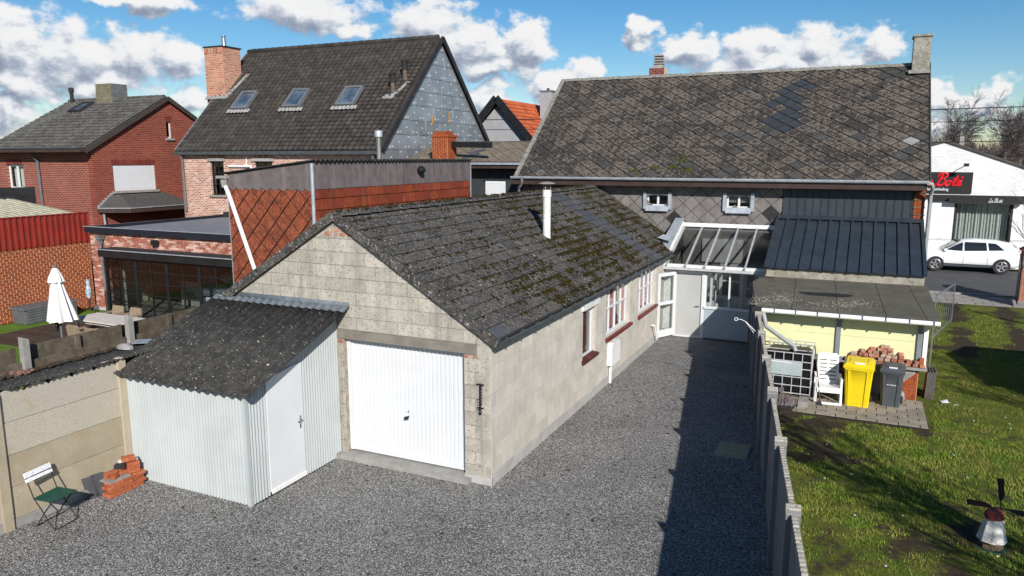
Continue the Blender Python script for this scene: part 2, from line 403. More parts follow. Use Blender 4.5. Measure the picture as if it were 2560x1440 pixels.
SLATEW = wm('wall_slate', (.19, .172, .165), (.150, .137, .131), 3, rv=.1, spots=[((.07, .06, .052), 2.6, .60, .55)], streak=((.08, .07, .062), .4), rough=.65, bs=.12, grain=.06)
SLATEK = wm('black_slate', (.018, .018, .02), (.03, .03, .032), 4, rough=.6)
SLATEG = wm('anthracite_wall_slate', (.034, .036, .04), (.045, .047, .05), 3, rv=.12, rough=.55, bs=.08, grain=.05)
MOSSM = wm('moss', (.036, .028, .009), (.018, .012, .006), 7, rv=.35, rough=1, bsc=160, bs=.9, spec=.05, grain=.35, rcol=(.042, .036, .008))
FIBRE = wm('dark_fibre_cement', (.030, .029, .028), (.055, .052, .048), 5, spots=[((.1, .095, .085), 14, .60, .5), ((.42, .42, .38), 33, .655, .9), ((.62, .6, .5), 17, .70, .9), ((.3, .2, .09), 24, .71, .8)], rough=.92, bsc=90, bs=.5, grain=.3, spec=.2)
PALEMET = wm('pale_painted_metal', (.41, .437, .44), (.37, .397, .40), 1.2, rough=.45, bs=.03, grain=.03, streak=((.50, .52, .48), .25))
WHITE = wm('white_paint', (.62, .635, .65), (.59, .605, .62), 2, rough=.45, bs=.03, grain=.025)
WHITEOLD = wm('old_white_paint', (.74, .74, .72), (.6, .6, .58), 6, rough=.6, bs=.15, grain=.06, spots=[((.3, .3, .28), 40, .66, .6)])
WHITEP = wm('white_plastic', (.78, .78, .77), (.72, .72, .70), 3, rough=.4, bs=.03, grain=.03)
ZINC = wm('zinc', (.42, .46, .50), (.32, .35, .39), 4, rough=.5, metal=.35, bs=.1, grain=.08, spots=[((.55, .57, .58), 20, .6, .5)])
GREYP = wm('grey_plastic', (.15, .165, .18), (.12, .13, .14), 3, rough=.45, bs=.04, grain=.04)
GUTTER = wm('dark_grey_gutter', (.07, .08, .085), (.05, .057, .062), 3, rough=.4, bs=.04, grain=.05)
BLACK = wm('black_paint', (.012, .013, .014), (.018, .019, .02), 3, rough=.4, bs=.04, grain=.05)
BLACKM = wm('matt_black', (.02, .02, .022), (.032, .032, .034), 3, rough=.8)
BROWN = wm('dark_brown_board', (.058, .036, .03), (.04, .026, .022), 3, rough=.5, bs=.06, grain=.06)
WOODO = wm('weathered_wood', (.15, .122, .088), (.085, .068, .05), 5, rv=.2, rough=.95, bsc=50, bs=.5, grain=.25, spots=[((.12, .1, .03), 9, .62, .5)])
CONCP = wm('tan_concrete_panel', (.47, .40, .285), (.40, .34, .24), 2.4, rv=.12, rcol=(.46, .42, .35), spots=[((.27, .235, .17), 60, .56, .55), ((.6, .56, .47), 6, .66, .35), ((.33, .26, .12), 3, .62, .3)], bsc=150, bs=.6, grain=.18)
CONCG = wm('grey_concrete', (.32, .31, .29), (.25, .24, .225), 4, rv=.1, spots=[((.15, .145, .13), 18, .62, .5)], bsc=110, bs=.4, grain=.12)
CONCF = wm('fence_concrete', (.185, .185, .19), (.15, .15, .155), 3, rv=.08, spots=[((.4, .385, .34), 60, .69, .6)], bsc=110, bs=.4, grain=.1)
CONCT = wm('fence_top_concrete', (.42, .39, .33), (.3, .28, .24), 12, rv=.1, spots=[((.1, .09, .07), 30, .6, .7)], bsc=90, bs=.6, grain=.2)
LINTEL = wm('lintel_concrete', (.24, .215, .18), (.185, .165, .14), 4, spots=[((.13, .12, .1), 40, .6, .6)], bsc=120, bs=.5, grain=.16)
PLINTH = wm('cement_plinth', (.45, .44, .42), (.37, .36, .34), 3, bsc=80, bs=.3, spots=[((.22, .2, .17), 6, .64, .4)])
REDSILL = wm('red_tile_sill', (.20, .035, .022), (.13, .022, .016), 8, rough=.5)
CURTAIN = wm('red_curtain', (.42, .055, .035), (.62, .30, .24), 30, rough=.9)
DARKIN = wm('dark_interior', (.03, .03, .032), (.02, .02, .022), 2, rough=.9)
TILEM = wm('brown_grey_roof_tile', (.052, .045, .040), (.032, .028, .026), 2.2, rv=.28, spots=[((.10, .09, .08), 14, .63, .5)], rough=.85, bsc=60, bs=.3, grain=.14)
TILER = wm('old_grey_roof_tile', (.105, .10, .092), (.065, .062, .057), 5, rv=.25, spots=[((.22, .21, .19), 20, .6, .6)], rough=.9, bs=.4, grain=.2)
TILEO = wm('orange_clay_tile', (.50, .12, .045), (.36, .08, .03), 3, rv=.18, rough=.8)
RUSTS = wm('rust_red_slate', (.25, .062, .026), (.155, .040, .020), 5, rv=.16, spots=[((.34, .11, .06), 16, .56, .6), ((.07, .03, .022), 6, .585, .6)], rough=.8, bs=.3, grain=.2)
RUSTT = wm('red_wall_tile', (.28, .052, .018), (.18, .04, .018), 6, rv=.22, rcol=(.20, .035, .02), streak=((.08, .04, .02), .7), rough=.8, bs=.25, grain=.14)
GREYSL = wm('mauve_grey_slate', (.155, .13, .13), (.115, .097, .097), 4, rv=.12, streak=((.22, .185, .185), .5), rough=.7, bs=.12, grain=.08)
ORBRICK = wm('orange_brick', (.33, .075, .022), (.25, .055, .018), 12, rv=.13, spots=[((.46, .2, .1), 40, .64, .5)], rough=.9, bsc=120, bs=.5, grain=.15)
MIXBRICK = wm('mixed_brick', (.38, .13, .085), (.26, .085, .06), 12, rv=.2, rcol=(.55, .36, .29), spots=[((.6, .52, .47), 22, .60, .6)], rough=.9, bsc=120, bs=.5, grain=.15)
PALEMORT = wm('pale_pink_mortar', (.66, .58, .51), (.56, .49, .43), 5, bs=.3)
BRICKM = wm('buff_mortar', (.62, .48, .31), (.52, .39, .25), 5, bs=.3)
LOOSEB = wm('reclaimed_brick', (.42, .17, .11), (.33, .12, .075), 18, rv=.28, rcol=(.42, .29, .22), spots=[((.5, .44, .37), 14, .58, .75)], rough=.9, bsc=120, bs=.5, grain=.15)
REDHB = bricks('red_house_brick', [(.15, .026, .018), (.225, .040, .024), (.255, .052, .030), (.19, .034, .024)], (.36, .20, .155), 'X', .24, .083, .016)
REDHBY = bricks('red_house_brick_gable', [(.15, .026, .018), (.225, .040, .024), (.255, .052, .030), (.19, .034, .024)], (.30, .14, .10), 'Y', .24, .083, .012)
CENB = bricks('mixed_house_brick', [(.25, .055, .035), (.40, .14, .09), (.52, .27, .19), (.34, .10, .07), (.62, .46, .36)], (.62, .50, .42), 'X', .235, .078, .019)
CENBY = bricks('mixed_chimney_brick', [(.28, .07, .04), (.45, .17, .10), (.52, .24, .15), (.38, .12, .07)], (.52, .37, .28), 'Y', .235, .078, .016)
SHOPB = bricks('white_painted_brick', [(.78, .78, .78), (.72, .72, .72), (.80, .80, .80), (.66, .66, .66)], (.70, .70, .71), 'X', .22, .075, .008, .05, .35)
POSTB = bricks('gate_post_brick', [(.22, .055, .03), (.33, .09, .045), (.28, .07, .04)], (.34, .26, .2), 'X', .21, .07, .012)
FOIL = wm('foil_insulation', (.40, .42, .45), (.31, .33, .36), 1.4, rv=.16, rough=.36, metal=.55, spec=.5, bs=.03, bsc=12, grain=.03)
ALU = wm('aluminium_tape', (.72, .74, .76), (.6, .62, .64), 3, rough=.35, metal=.8, bs=.15, bsc=25)
STEEL = wm('stainless_steel', (.52, .52, .53), (.42, .40, .37), 3, rough=.3, metal=.9, bs=.05)
NAVY = wm('navy_metal_roof', (.034, .043, .056), (.025, .033, .044), 2, rough=.36, spec=.5, bs=.03, grain=.04)
BITUM = wm('bitumen_felt', (.135, .122, .09), (.10, .092, .07), 2, rv=.06, spots=[((.12, .115, .095), 28, .62, .5), ((.05, .055, .02), 2.5, .62, .4)], rough=.9, bsc=150, bs=.6, grain=.2)
BITUMG = wm('grey_flat_roof', (.22, .23, .25), (.17, .18, .195), 2, rough=.7, bs=.1)
YGREEN = wm('pale_yellow_green_panel', (.68, .69, .40), (.64, .65, .385), 1.2, rough=.35, bs=.02, grain=.02)
YELLOW = wm('yellow_bin_plastic', (.74, .56, .012), (.68, .50, .01), 3, rough=.42, bs=.06, grain=.03, spots=[((.6, .42, .02), 12, .68, .4)])
BINGREY = wm('grey_bin_plastic', (.075, .083, .095), (.06, .067, .077), 3, rough=.5, bs=.06, grain=.04)
TANKB = wm('black_tank_plastic', (.007, .007, .008), (.011, .011, .012), 3, rough=.45, spec=.25, bs=.03)
LABELG = wm('tank_label', (.40, .46, .46), (.34, .40, .40), 3, rough=.5)
BLUEM = plain('blue_print', (.03, .25, .6)); RUBBER = plain('black_rubber', (.012, .012, .012), .8)
PAVER = wm('grey_paver', (.20, .198, .193), (.155, .153, .15), 4, rv=.16, bsc=110, bs=.4, grain=.14)
SLABM = wm('buff_paving_slab', (.32, .28, .215), (.24, .21, .16), 5, rv=.14, bsc=110, bs=.4, grain=.14, spots=[((.12, .105, .07), 9, .62, .5)])
MANHOLE = wm('manhole_cover', (.42, .37, .23), (.34, .3, .19), 6, rough=.9, bsc=60, bs=.5, grain=.15)
SOIL = wm('dark_soil', (.048, .036, .026), (.030, .023, .017), 4, rough=1, bsc=40, bs=.8, bd=.03, grain=.3)
ASPH = wm('asphalt', (.085, .085, .088), (.068, .068, .071), 1.2, rough=.9, bsc=120, bs=.4, grain=.15)
KERB = wm('kerb_stone', (.33, .31, .28), (.25, .235, .21), 4, rv=.12, bs=.4)
TERR = wm('terrace_boards', (.075, .048, .036), (.05, .034, .027), 4, rv=.2, bs=.4)
BOXGREY = wm('grey_storage_box', (.13, .135, .14), (.10, .105, .11), 4, rough=.7)
TABLE = wm('whitewashed_table', (.66, .61, .54), (.57, .52, .46), 5, rough=.6)
RATTAN = wm('rattan', (.34, .26, .18), (.22, .165, .11), 30, rough=.8, bsc=90, bs=.7, grain=.2)
CLOTH = wm('off_white_canvas', (.80, .79, .77), (.74, .73, .71), 3, rough=.9, bs=.1)
DGREEN = wm('dark_green_paint', (.015, .085, .062), (.010, .06, .045), 6, rough=.45, spots=[((.2, .2, .18), 40, .68, .5)])
FPAINT = wm('flaking_white_paint', (.80, .82, .84), (.70, .72, .74), 20, rough=.6, spots=[((.08, .09, .09), 26, .62, .8)])
REDCLAD = wm('red_cladding', (.25, .030, .022), (.20, .024, .018), 2, rough=.45, bs=.03, grain=.04)
PALEROOF = wm('algae_pale_sheet', (.46, .44, .33), (.34, .32, .22), 4, streak=((.22, .2, .13), .4), rough=.7)
CARW = wm('white_car_paint', (.80, .81, .82), (.79, .80, .81), 1, rough=.25, spec=.5, bs=0, grain=.0, coat=.6)
CARG = plain('car_glass', (.02, .024, .028), .08, spec=.6); RIMM = plain('alloy_rim', (.55, .56, .58), .3, .7)
LIGHTC = plain('lamp_lens', (.5, .5, .5), .15); REDL = plain('red_lens', (.4, .01, .01), .2)
SIGNK = plain('sign_black', (.012, .012, .013), .6); SIGNR = plain('sign_red', (.70, .012, .022), .5)
GREYR = wm('grey_render', (.33, .335, .345), (.29, .295, .305), 2, rough=.9); ORB = ORBRICK
BARK = wm('grey_bark', (.15, .125, .10), (.09, .075, .06), 8, rough=.95, bs=.5); TWIG = wm('twig_bark', (.18, .145, .14), (.13, .10, .098), 8, rough=.95)
BIRCH = wm('birch_bark', (.50, .47, .42), (.28, .26, .23), 6, rough=.9)
IVORY = wm('lace_curtain', (.7, .68, .63), (.5, .48, .44), 60, rough=.9)
SHADE = wm('drape', (.55, .56, .53), (.40, .41, .385), 14, rough=.9)
WINDW = wm('windmill_white', (.74, .72, .68), (.52, .50, .46), 14, rough=.85, bsc=60, bs=.6, spots=[((.16, .14, .11), 18, .60, .7)])
WINDR = wm('windmill_red', (.26, .045, .035), (.14, .03, .025), 10, rough=.7, spots=[((.4, .3, .27), 20, .66, .6)])
PURP = wm('dark_plum_paint', (.050, .022, .035), (.03, .015, .022), 5, rough=.5)
BLUEP = wm('blue_grey_panel', (.36, .42, .47), (.33, .385, .43), 2, rough=.45, bs=.03, grain=.03)
DOORG = wm('light_grey_door', (.42, .42, .405), (.39, .39, .375), 2, rough=.5, bs=.03, grain=.03)
GLASS = glass('window_glass', (.88, .9, .9)); GLASSD = glass('dark_window_glass', (.7, .73, .73), .0, .75, 1.3); GLASSV = glass('wired_roof_glass', (.74, .74, .73), .15, .75, 1.6)
def gravel():
    m, t = newmat('gravel'); p = spos(t)
    v = nd(t, 'ShaderNodeTexVoronoi', {'Vector': p, 'Scale': 60.0, 'Randomness': 1.0}); w = nd(t, 'ShaderNodeSeparateColor', {0: v.outputs['Color']})
    col = ramp(t, w.outputs[0], [(0, (.075, .072, .068)), (.28, (.18, .172, .163)), (.6, (.31, .298, .282)), (.86, (.45, .434, .41)), (1, (.68, .66, .62))])
    col = mix(t, smooth(t, v.outputs['Distance'], .45, .9), col, (.045, .044, .044))
    big = noise(t, p, .55, 6, .68); col = mix(t, 1, col, ramp(t, big, [(.28, .74), (.5, 1.0), (.72, 1.2)]), 'MULTIPLY')
    col = mix(t, ma(t, 'MULTIPLY', smooth(t, noise(t, p, 1.7, 5, .7), .60, .74), .35), col, (.10, .085, .07))
    h = ma(t, 'ADD', ma(t, 'MULTIPLY', v.outputs['Distance'], -1.2), ma(t, 'MULTIPLY', w.outputs[1], .9))
    finish(t, col, .85, h, .9, .016, 0, .25); return m
GRAVEL = gravel()
STONE = wm('gravel_stone', (.29, .28, .27), (.18, .174, .168), 40, rv=.55, rough=.85, bs=.2)
def lawn():
    m, t = newmat('lawn_earth'); p = spos(t)
    a = nd(t, 'ShaderNodeAttribute', attribute_name='green').outputs['Fac']
    f = ma(t, 'ADD', a, ma(t, 'MULTIPLY', ma(t, 'SUBTRACT', noise(t, p, 9, 6, .7), .5), 1.1))
    soil = mix(t, noise(t, p, 6, 5), (.080, .062, .040), (.046, .036, .024))
    gr = mix(t, smooth(t, noise(t, p, 3.2, 5, .65), .38, .62), (.09, .13, .018), (.18, .165, .042))
    gr = mix(t, smooth(t, noise(t, p, 26, 4, .7), .35, .7), gr, (.10, .125, .02))
    col = mix(t, smooth(t, f, .34, .62), soil, gr)
    fine = noise(t, p, 45, 4, .75); col = mix(t, 1, col, ramp(t, fine, [(.3, .6), (.7, 1.25)]), 'MULTIPLY')
    finish(t, col, 1, fine, .9, .04, 0, .1); return m
LAWN = lawn()
BLADE = wm('grass_blade', (.125, .20, .022), (.225, .23, .045), 1.6, rv=.35, rough=.7, bs=0, spec=.2, grain=0)
TURF = wm('garden_turf', (.12, .22, .016), (.09, .17, .013), 3, rough=.95, bsc=90, bs=.8, bd=.02, grain=.25)
FARG = wm('far_ground', (.09, .10, .03), (.07, .07, .04), .4, rough=1, bsc=8, grain=.2)
# ---------------------------------------------------------------- value noise used for ground masks
_ng = np.random.RandomState(3).rand(64, 64)
def vnoise(x, y):
    xi, yi = np.floor(x).astype(int), np.floor(y).astype(int); fx, fy = x - xi, y - yi
    fx, fy = fx * fx * (3 - 2 * fx), fy * fy * (3 - 2 * fy); n = lambda a, b: _ng[a % 64, b % 64]
    return (n(xi, yi) * (1 - fx) + n(xi + 1, yi) * fx) * (1 - fy) + (n(xi, yi + 1) * (1 - fx) + n(xi + 1, yi + 1) * fx) * fy
def fbm(x, y): return sum(vnoise(x * 2 ** k + 17 * k, y * 2 ** k + 5 * k) * .5 ** k for k in range(5)) / 1.94
def fx(y): return 4.52 - .156 * y              # line of the concrete fence
# ---------------------------------------------------------------- ground
struct('ground', [(-400, -300), (400, -300), (400, 600), (-400, 600)], -.14, FARG)
GP = [(-5.8, -14), (fx(-14), -14), (fx(8.95), 8.95), (.0, 8.6), (0, 0), (-3.1, 0), (-3.1, -2.3), (-5.8, -2.3)]
struct('gravel_yard', GP, 0, GRAVEL)
def inpoly(x, y, P):
    c = False
    for i in range(len(P)):
        a, b = P[i], P[i - 1]
        if (a[1] > y) != (b[1] > y) and x < (b[0] - a[0]) * (y - a[1]) / (b[1] - a[1]) + a[0]: c = not c
    return c
rg = random.Random(2); mb = MB(); n = 0
while n < 14000:
    y = rg.uniform(-6.5, 8.5) if rg.random() > .55 else rg.uniform(-5, 1); x = rg.uniform(-5.7, 4.9)
    if not inpoly(x, y, GP) or x > fx(y) - .06: continue
    n += 1; r = rg.uniform(.007, .014); a = rg.uniform(0, 3); b = (rg.uniform(.7, 1.4), rg.uniform(.7, 1.3))
    c, s_ = math.cos(a), math.sin(a)
    q = [(r * b[0], 0), (0, r * b[1]), (-r * b[0], 0), (0, -r * b[1])]
    mb.add([(x + u * c - v * s_, y + u * s_ + v * c, .001) for u, v in q] + [(x, y, r * rg.uniform(.7, 1.2))], [(0, 1, 4), (1, 2, 4), (2, 3, 4), (3, 0, 4)])
mb.single('loose_gravel', STONE, (0, 0, 0), 'loose grey gravel stones spread over the yard', 'gravel', kind='stuff')
mb = MB()
for k in range(130):
    y = rg.uniform(-5, 8.4); x = rg.uniform(-5.6, fx(y) - .1)
    if not inpoly(x, y, GP): continue
    r = rg.uniform(.015, .045); a = rg.uniform(0, 6)
    mb.add([(x + r * math.cos(a + t) * (1 if j % 2 else .55), y + r * math.sin(a + t) * (1 if j % 2 else .55), .006 + .014 * (j % 2)) for j, t in enumerate((0, 1.2, 2.1, 3.3, 4.2, 5.3))], [(0, 1, 2, 3, 4, 5)])
mb.single('fallen_leaves', wm('dead_leaf', (.035, .024, .016), (.07, .05, .03), 8), (0, 0, 0), 'dark dead leaves and moss crumbs scattered on gravel', 'leaves', kind='stuff')
# block paving in front of the veranda, each paver a piece
pv = B(0, 3.2, 8.6, 12.06, -.06, -.004).single('paved_apron', wm('paver_bed', (.035, .034, .03), (.025, .024, .021), 5), (0, 8.6, 0), kind='structure')
P = [clip(q, 1, .156, 4.50) for q in courses(.0, 3.3, 8.58, 12.05, .21, .105)]
tiles(pv, 'paver', [p for p in P if len(p) > 2 and area(p) > .002], (0, 0, -.004), (1, 0, 0), (0, 1, 0), .008, PAVER, gap=.013, limit=480, jit=.005, rot=.006)
# lawn right of the fence: earth sheet with a patchy "green" mask, blades where the mask is green
def green(x, y):
    g_ = .55 * fbm(x * .8 + 3, y * .8 + 8) + .45 * fbm(x * 2.6, y * 2.6 + 4); f = np.clip((x - fx(y)) / 2.6, 0, 1)
    v = (g_ - .5) * 2.4 + .56 + .22 * f + .12 * np.clip((y - 3) / 6, 0, 1)
    v = np.where((y > 5.2) & (y < 6.6) & (x < 7.0), v - .25, v)
    tr = np.exp(-((x - (8.3 + .05 * (y - 12))) / .35) ** 2) * (y > 12)
    tr = tr + np.exp(-((x - (9.9 + .05 * (y - 12))) / .3) ** 2) * (y > 14)
    return np.clip(v - tr * .8, 0, 1)
nx, ny = 110, 230; X0, X1, Y0, Y1 = 2.6, 24, -14, 21.7
gx_, gy_ = np.meshgrid(np.linspace(0, 1, nx), np.linspace(0, 1, ny)); gy_ = Y0 + (Y1 - Y0) * gy_
gx_ = fx(gy_) + .04 + (X1 - fx(gy_)) * gx_ ** 1.5
gz_ = .02 + .05 * (fbm(gx_ * 1.3, gy_ * 1.3) - .5)
fc = [(j * nx + i, j * nx + i + 1, (j + 1) * nx + i + 1, (j + 1) * nx + i) for j in range(ny - 1) for i in range(nx - 1)]
mb = MB(); mb.v = list(zip(gx_.ravel(), gy_.ravel(), gz_.ravel())); mb.f = fc
lw = mb.single('lawn', LAWN, (4.5, 0, 0), kind='structure', smooth=2)
at_ = lw.data.attributes.new('green', 'FLOAT', 'POINT'); at_.data.foreach_set('value', green(gx_.ravel(), gy_.ravel()))
nb = 250000; rs = np.random.RandomState(9)
by = np.concatenate([rs.uniform(-4.5, 6.8, int(nb * .72)), rs.uniform(6.8, 21, nb - int(nb * .72))]); bx = fx(by) + .07 + rs.uniform(0, 1, nb) ** 1.1 * (10.5 - fx(by))
gm = green(bx, by) + (fbm(bx * 4, by * 4) - .5) * 1.3
keep = (gm > .42 + .2 * rs.rand(nb)) & ~((bx > 3.3) & (bx < 7.05) & (by > 5.9) & (by < 14.2)) & ~((bx < 7.2) & (by > 7.5)); bx, by, gm = bx[keep], by[keep], gm[keep]; nb = len(bx)
ang = rs.uniform(0, 6.283, nb); h = rs.uniform(.018, .05, nb) * (.6 + .7 * np.clip(gm, 0, 1.2)); w = rs.uniform(.004, .008, nb); le = h * rs.uniform(.3, 1.3, nb)
bz = np.full(nb, .012); ca, sa = np.cos(ang), np.sin(ang)
V_ = np.stack([np.stack([bx - sa * w, by + ca * w, bz], 1), np.stack([bx + sa * w, by - ca * w, bz], 1), np.stack([bx + ca * le, by + sa * le, bz + h], 1)], 1).reshape(-1, 3)
mb = MB(); mb.v = V_.tolist(); mb.f = np.arange(nb * 3).reshape(-1, 3).tolist()
mb.single('lawn_grass', BLADE, (0, 0, 0), 'patchy green grass growing over the dark earth behind fence', 'grass', kind='stuff')
mb = MB()
for k in range(26):
    x, y = rg.uniform(5, 9.5), rg.uniform(-3, 8)
    mb.lathe((x, y, .05), [(.012, 0), (.02, .006), (.008, .012)], 6)
mb.single('daisies', WHITE, (5, 0, 0), 'tiny white daisies dotted in the lawn', 'flowers', kind='stuff')
# neighbour's garden, street
struct('garden_lawn', [(-20.25, -9), (-7.6, -9), (-7.6, 7.2), (-20.25, 7.2)], -.004, TURF)
tb = B(-18.9, -9.9, 2.6, 7.25, -.05, .004).single('terrace', TERR, (-18.9, 2.6, 0), kind='structure')
tiles(tb, 'plank', [rp((-18.9, -9.9, 2.6 + .15 * k, 2.6 + .15 * k + .145)) for k in range(31)], (0, 0, .004), (1, 0, 0), (0, 1, 0), .012, TERR, gap=.003)
struct('road', [(-150, 24.3), (150, 24.3), (150, 32.9), (-150, 32.9)], -.06, ASPH)
struct('far_pavement', [(-150, 32.9), (150, 32.9), (150, 34.4), (-150, 34.4)], .02, KERB)
sw = B(7.2, 18, 21.9, 24.1, -.08, .0).single('pavement', wm('pavement_bed', (.14, .13, .11), (.10, .095, .08), 5), (7.2, 21.9, 0), kind='structure')
tiles(sw, 'slab', courses(7.2, 18, 21.9, 24.0, .6, .4), (0, 0, 0), (1, 0, 0), (0, 1, 0), .012, KERB, gap=.012, jit=.006)
for k in range(12): B(7.0 + k, 7.99 + k, 24.1, 24.28, -.1, .06).build('kerb_stone', KERB, sw)
# ---------------------------------------------------------------- block garage
UX, UY, UZ = Vector((1, 0, 0)), Vector((0, 1, 0)), Vector((0, 0, 1))
ga = thing('block_garage', 'low concrete block garage with mossy slate roof and white up-and-over door', 'garage', (-3.05, 0, 0))
AP, EV, HW = 4.49, 2.60, 3.05; SL = (AP - EV) / HW
def inside_gable(p): return clip(clip(p, SL, 1, AP - SL * 3.05 - .02), -SL, 1, AP + SL * 3.05 - .02)
gw = MB(); T_ = .2
for r in cut([(-6.1, 0, 0, 2.6)], (-2.98, -.5, 0, 2.26)): gw.prism(rp(r), (0, T_, 0), UX, UZ, T_ - .006)
gw.prism([(-6.1, 2.6), (0, 2.6), (-3.05, AP)], (0, T_, 0), UX, UZ, T_ - .006)
gwo = gw.build('gable_wall', MORTAR, ga)
P = [inside_gable(p) for p in courses(-6.1, 0, .08, 4.6, .43, .235, [(-3.12, -.26, 2.25, 2.44), (-2.98, -.5, 0, 2.3), (-5.9, -3.1, 0, 2.2)])]
tiles(gwo, 'block', [p for p in P if len(p) > 2 and area(p) > .003], (0, .006, 0), UX, UZ, .012, BLOCK, gap=.006, jit=.005)
sw_h = [(4.55, 5.45, 1.02, 2.2), (6.25, 8.25, 1.18, 2.5), (9.15, 11.0, 1.18, 2.5)]
gs = MB()
rr = [(0, 12.05, 0, 2.55)]
for h_ in sw_h: rr = cut(rr, h_)
for r in rr: gs.prism(rp(r), (-T_, 0, 0), UY, UZ, T_ - .006)
gso = gs.build('side_wall', MORTARS, ga)
P = courses(0, 12.05, .2, 2.55, .43, .235, sw_h)
tiles(gso, 'block', P, (-.006, 0, 0), UY, UZ, .008, BLOCKS, gap=.0035, jit=.003)
# a few patched bricks at the apex and beside the lintel
tiles(gwo, 'brick', [rp((-3.3 + .16 * (k % 4) + .05 * (k // 4), -3.3 + .16 * (k % 4) + .05 * (k // 4) + .13, 4.12 + .075 * (k // 4), 4.185 + .075 * (k // 4))) for k in range(7)], (0, -.004, 0), UX, UZ, .008, LOOSEB)
tiles(gwo, 'brick', [rp((-.49 + .08 * k, -.42 + .08 * k, 2.19, 2.245)) for k in range(3)] + [rp((-3.1, -2.99, 2.18, 2.24))], (0, -.006, 0), UX, UZ, .008, LOOSEB)
bw_ = MB().box(-6.1, -5.9, .2, 14.4, 0, 2.55); bw_.box(-5.9, 0, 14.2, 14.4, 0, 2.6); bw_.box(-.2, 0, 12.05, 14.4, 0, 2.55); bw_.build('rear_walls', BLOCKS, ga)
B(-5.9, -.2, .2, 14.2, -.02, .03).build('floor_slab', CONCG, ga)
B(-3.12, -.26, -.012, .2, 2.26, 2.43).build('lintel', LINTEL, ga)
B(-3.16, -.36, -.16, .16, -.02, .09).build('threshold', CONCG, ga)
B(0, .03, -.03, 12.05, -.02, .2).build('plinth', PLINTH, ga); B(-.5, .03, -.035, 0, -.02, .14).build('plinth', PLINTH, ga)
gd = MB(); gd.corr((-2.9, .14, .17), UX, UZ, 2.36, 2.06, .0845, -.022, True); gd.box(-2.9, -.54, .166, .18, .17, 2.23)
gdo = gd.build('garage_door', WHITE, ga)
fr = MB().box(-2.98, -2.9, .09, .2, .12, 2.26); fr.box(-.54, -.5, .09, .2, .12, 2.26); fr.box(-2.9, -.54, .10, .2, 2.2, 2.26); fr.box(-2.9, -.54, .112, .2, .12, .175); fr.build('frame', WHITE, gdo)
MB().tube([(-1.72, .135, .92), (-1.72, .06, .92)], .018, 8).tube([(-1.75, .062, .915), (-1.68, .062, .93)], .026, 8).tube([(-1.71, .13, 1.02), (-1.71, .118, 1.02)], .012, 6).build('handle', BLACK, gdo)
# roof: deck, slates, ridge, moss, barge boards, gutter
slen = math.hypot(HW + .12, (HW + .12) * SL); vU = Vector((-1, 0, SL)).normalized(); vL = Vector((1, 0, SL)).normalized()
RO = Vector((.12, -.06, EV - .12 * SL + .02)); ROL = Vector((-6.22, 14.42, EV - .12 * SL + .02))
dk = MB(); dk.prism([(0, 0), (14.46, 0), (14.46, slen), (0, slen)], RO - Vector((0, 0, .05)), UY, vU, .045)
dk.prism([(0, 0), (14.46, 0), (14.46, slen), (0, slen)], ROL - Vector((0, 0, .05)), -UY, vL, .045)
dko = dk.build('roof_deck', BLACKM, ga)
def gpick(u, v):
    y, x = u, -v / slen * 3.17
    yc = 10.0 + (1.0 - v / slen) * .9
    if abs(y - yc) < .55: return SLATEN
    if y < .7 and v < .3: return SLATEN
    return SLATE
P = courses(0, 14.46, 0, slen, .60, slen / 14, off=.5)
tiles(dko, 'slate', P, RO, UY, vU, .006, SLATE, tilt=.016, gap=.009, limit=300, jit=.008, pick=gpick, rot=.006, far='far_slates')
tiles(dko, 'slate', P, ROL, -UY, vL, .006, SLATE, tilt=.014, gap=.004, limit=0, far='rear_slates')
rd = random.Random(4)
rt = MB()
for k in range(34):
    y = -.02 + .425 * k
    rt.add([(-3.05 + .17 * a, y + b * .43, AP + .075 - abs(a) * .085 + .012 * (1 - b)) for b in (0, 1) for a in (-1, -.4, 0, .4, 1)], [(i, i + 1, i + 6, i + 5) for i in range(4)])
    q = [(-3.05 + .17 * a, y, AP + .075 - abs(a) * .085 + .012 - dz) for dz in (0, .03) for a in (-1, 0, 1)]
    rt.add(q, [(0, 3, 4, 1), (1, 4, 5, 2)])
rt.build('ridge_caps', SLATE, dko)
ms = MB()
def dome(c, r, h, U, V, N, n=6):
    ph = rd.random() * 6; ring = [Vector(c) + (U * math.cos(ph + 6.2832 * k / n) + V * math.sin(ph + 6.2832 * k / n)) * r * rd.uniform(.75, 1.25) for k in range(n)]
    mid = [Vector(c) + (p - Vector(c)) * .62 + N * h * rd.uniform(.7, 1.1) for p in ring]
    ms.add(ring + mid + [Vector(c) + N * h * 1.12], [(k, (k + 1) % n, n + (k + 1) % n, n + k) for k in range(n)] + [(n + k, n + (k + 1) % n, 2 * n) for k in range(n)])
NR = UY.cross(vU).normalized(); row = slen / 14
cnt = 0
while cnt < 13500:
    u, v = rd.uniform(0, 14.3), rd.uniform(0, slen)
    if rd.random() < .5: v = round(v / row) * row + rd.gauss(0, .035)
    if v < 0 or v > slen: continue
    f = .75 * math.exp(-((v - .7) / 1.0) ** 2) * min(1, max(0, (u - 1.2) / 3.0)) + .6 * math.exp(-((u - 12.9) / 1.3) ** 2) + .13 + .25 * math.exp(-((u - 8) / 2.4) ** 2)
    if u < 3: f *= .6
    f *= max(0, (float(fbm(np.array(u * 2.1), np.array(v * 2.6))) - .36) * 4.2)
    if gpick(u, v) is SLATEN: f *= .08
    if rd.random() > f: continue
    cnt += 1; r = rd.uniform(.016, .048) * (1.25 if rd.random() < .15 else 1)
    dome(RO + UY * u + vU * v + NR * .010, r, r * rd.uniform(.25, .45), UY, vU, NR)
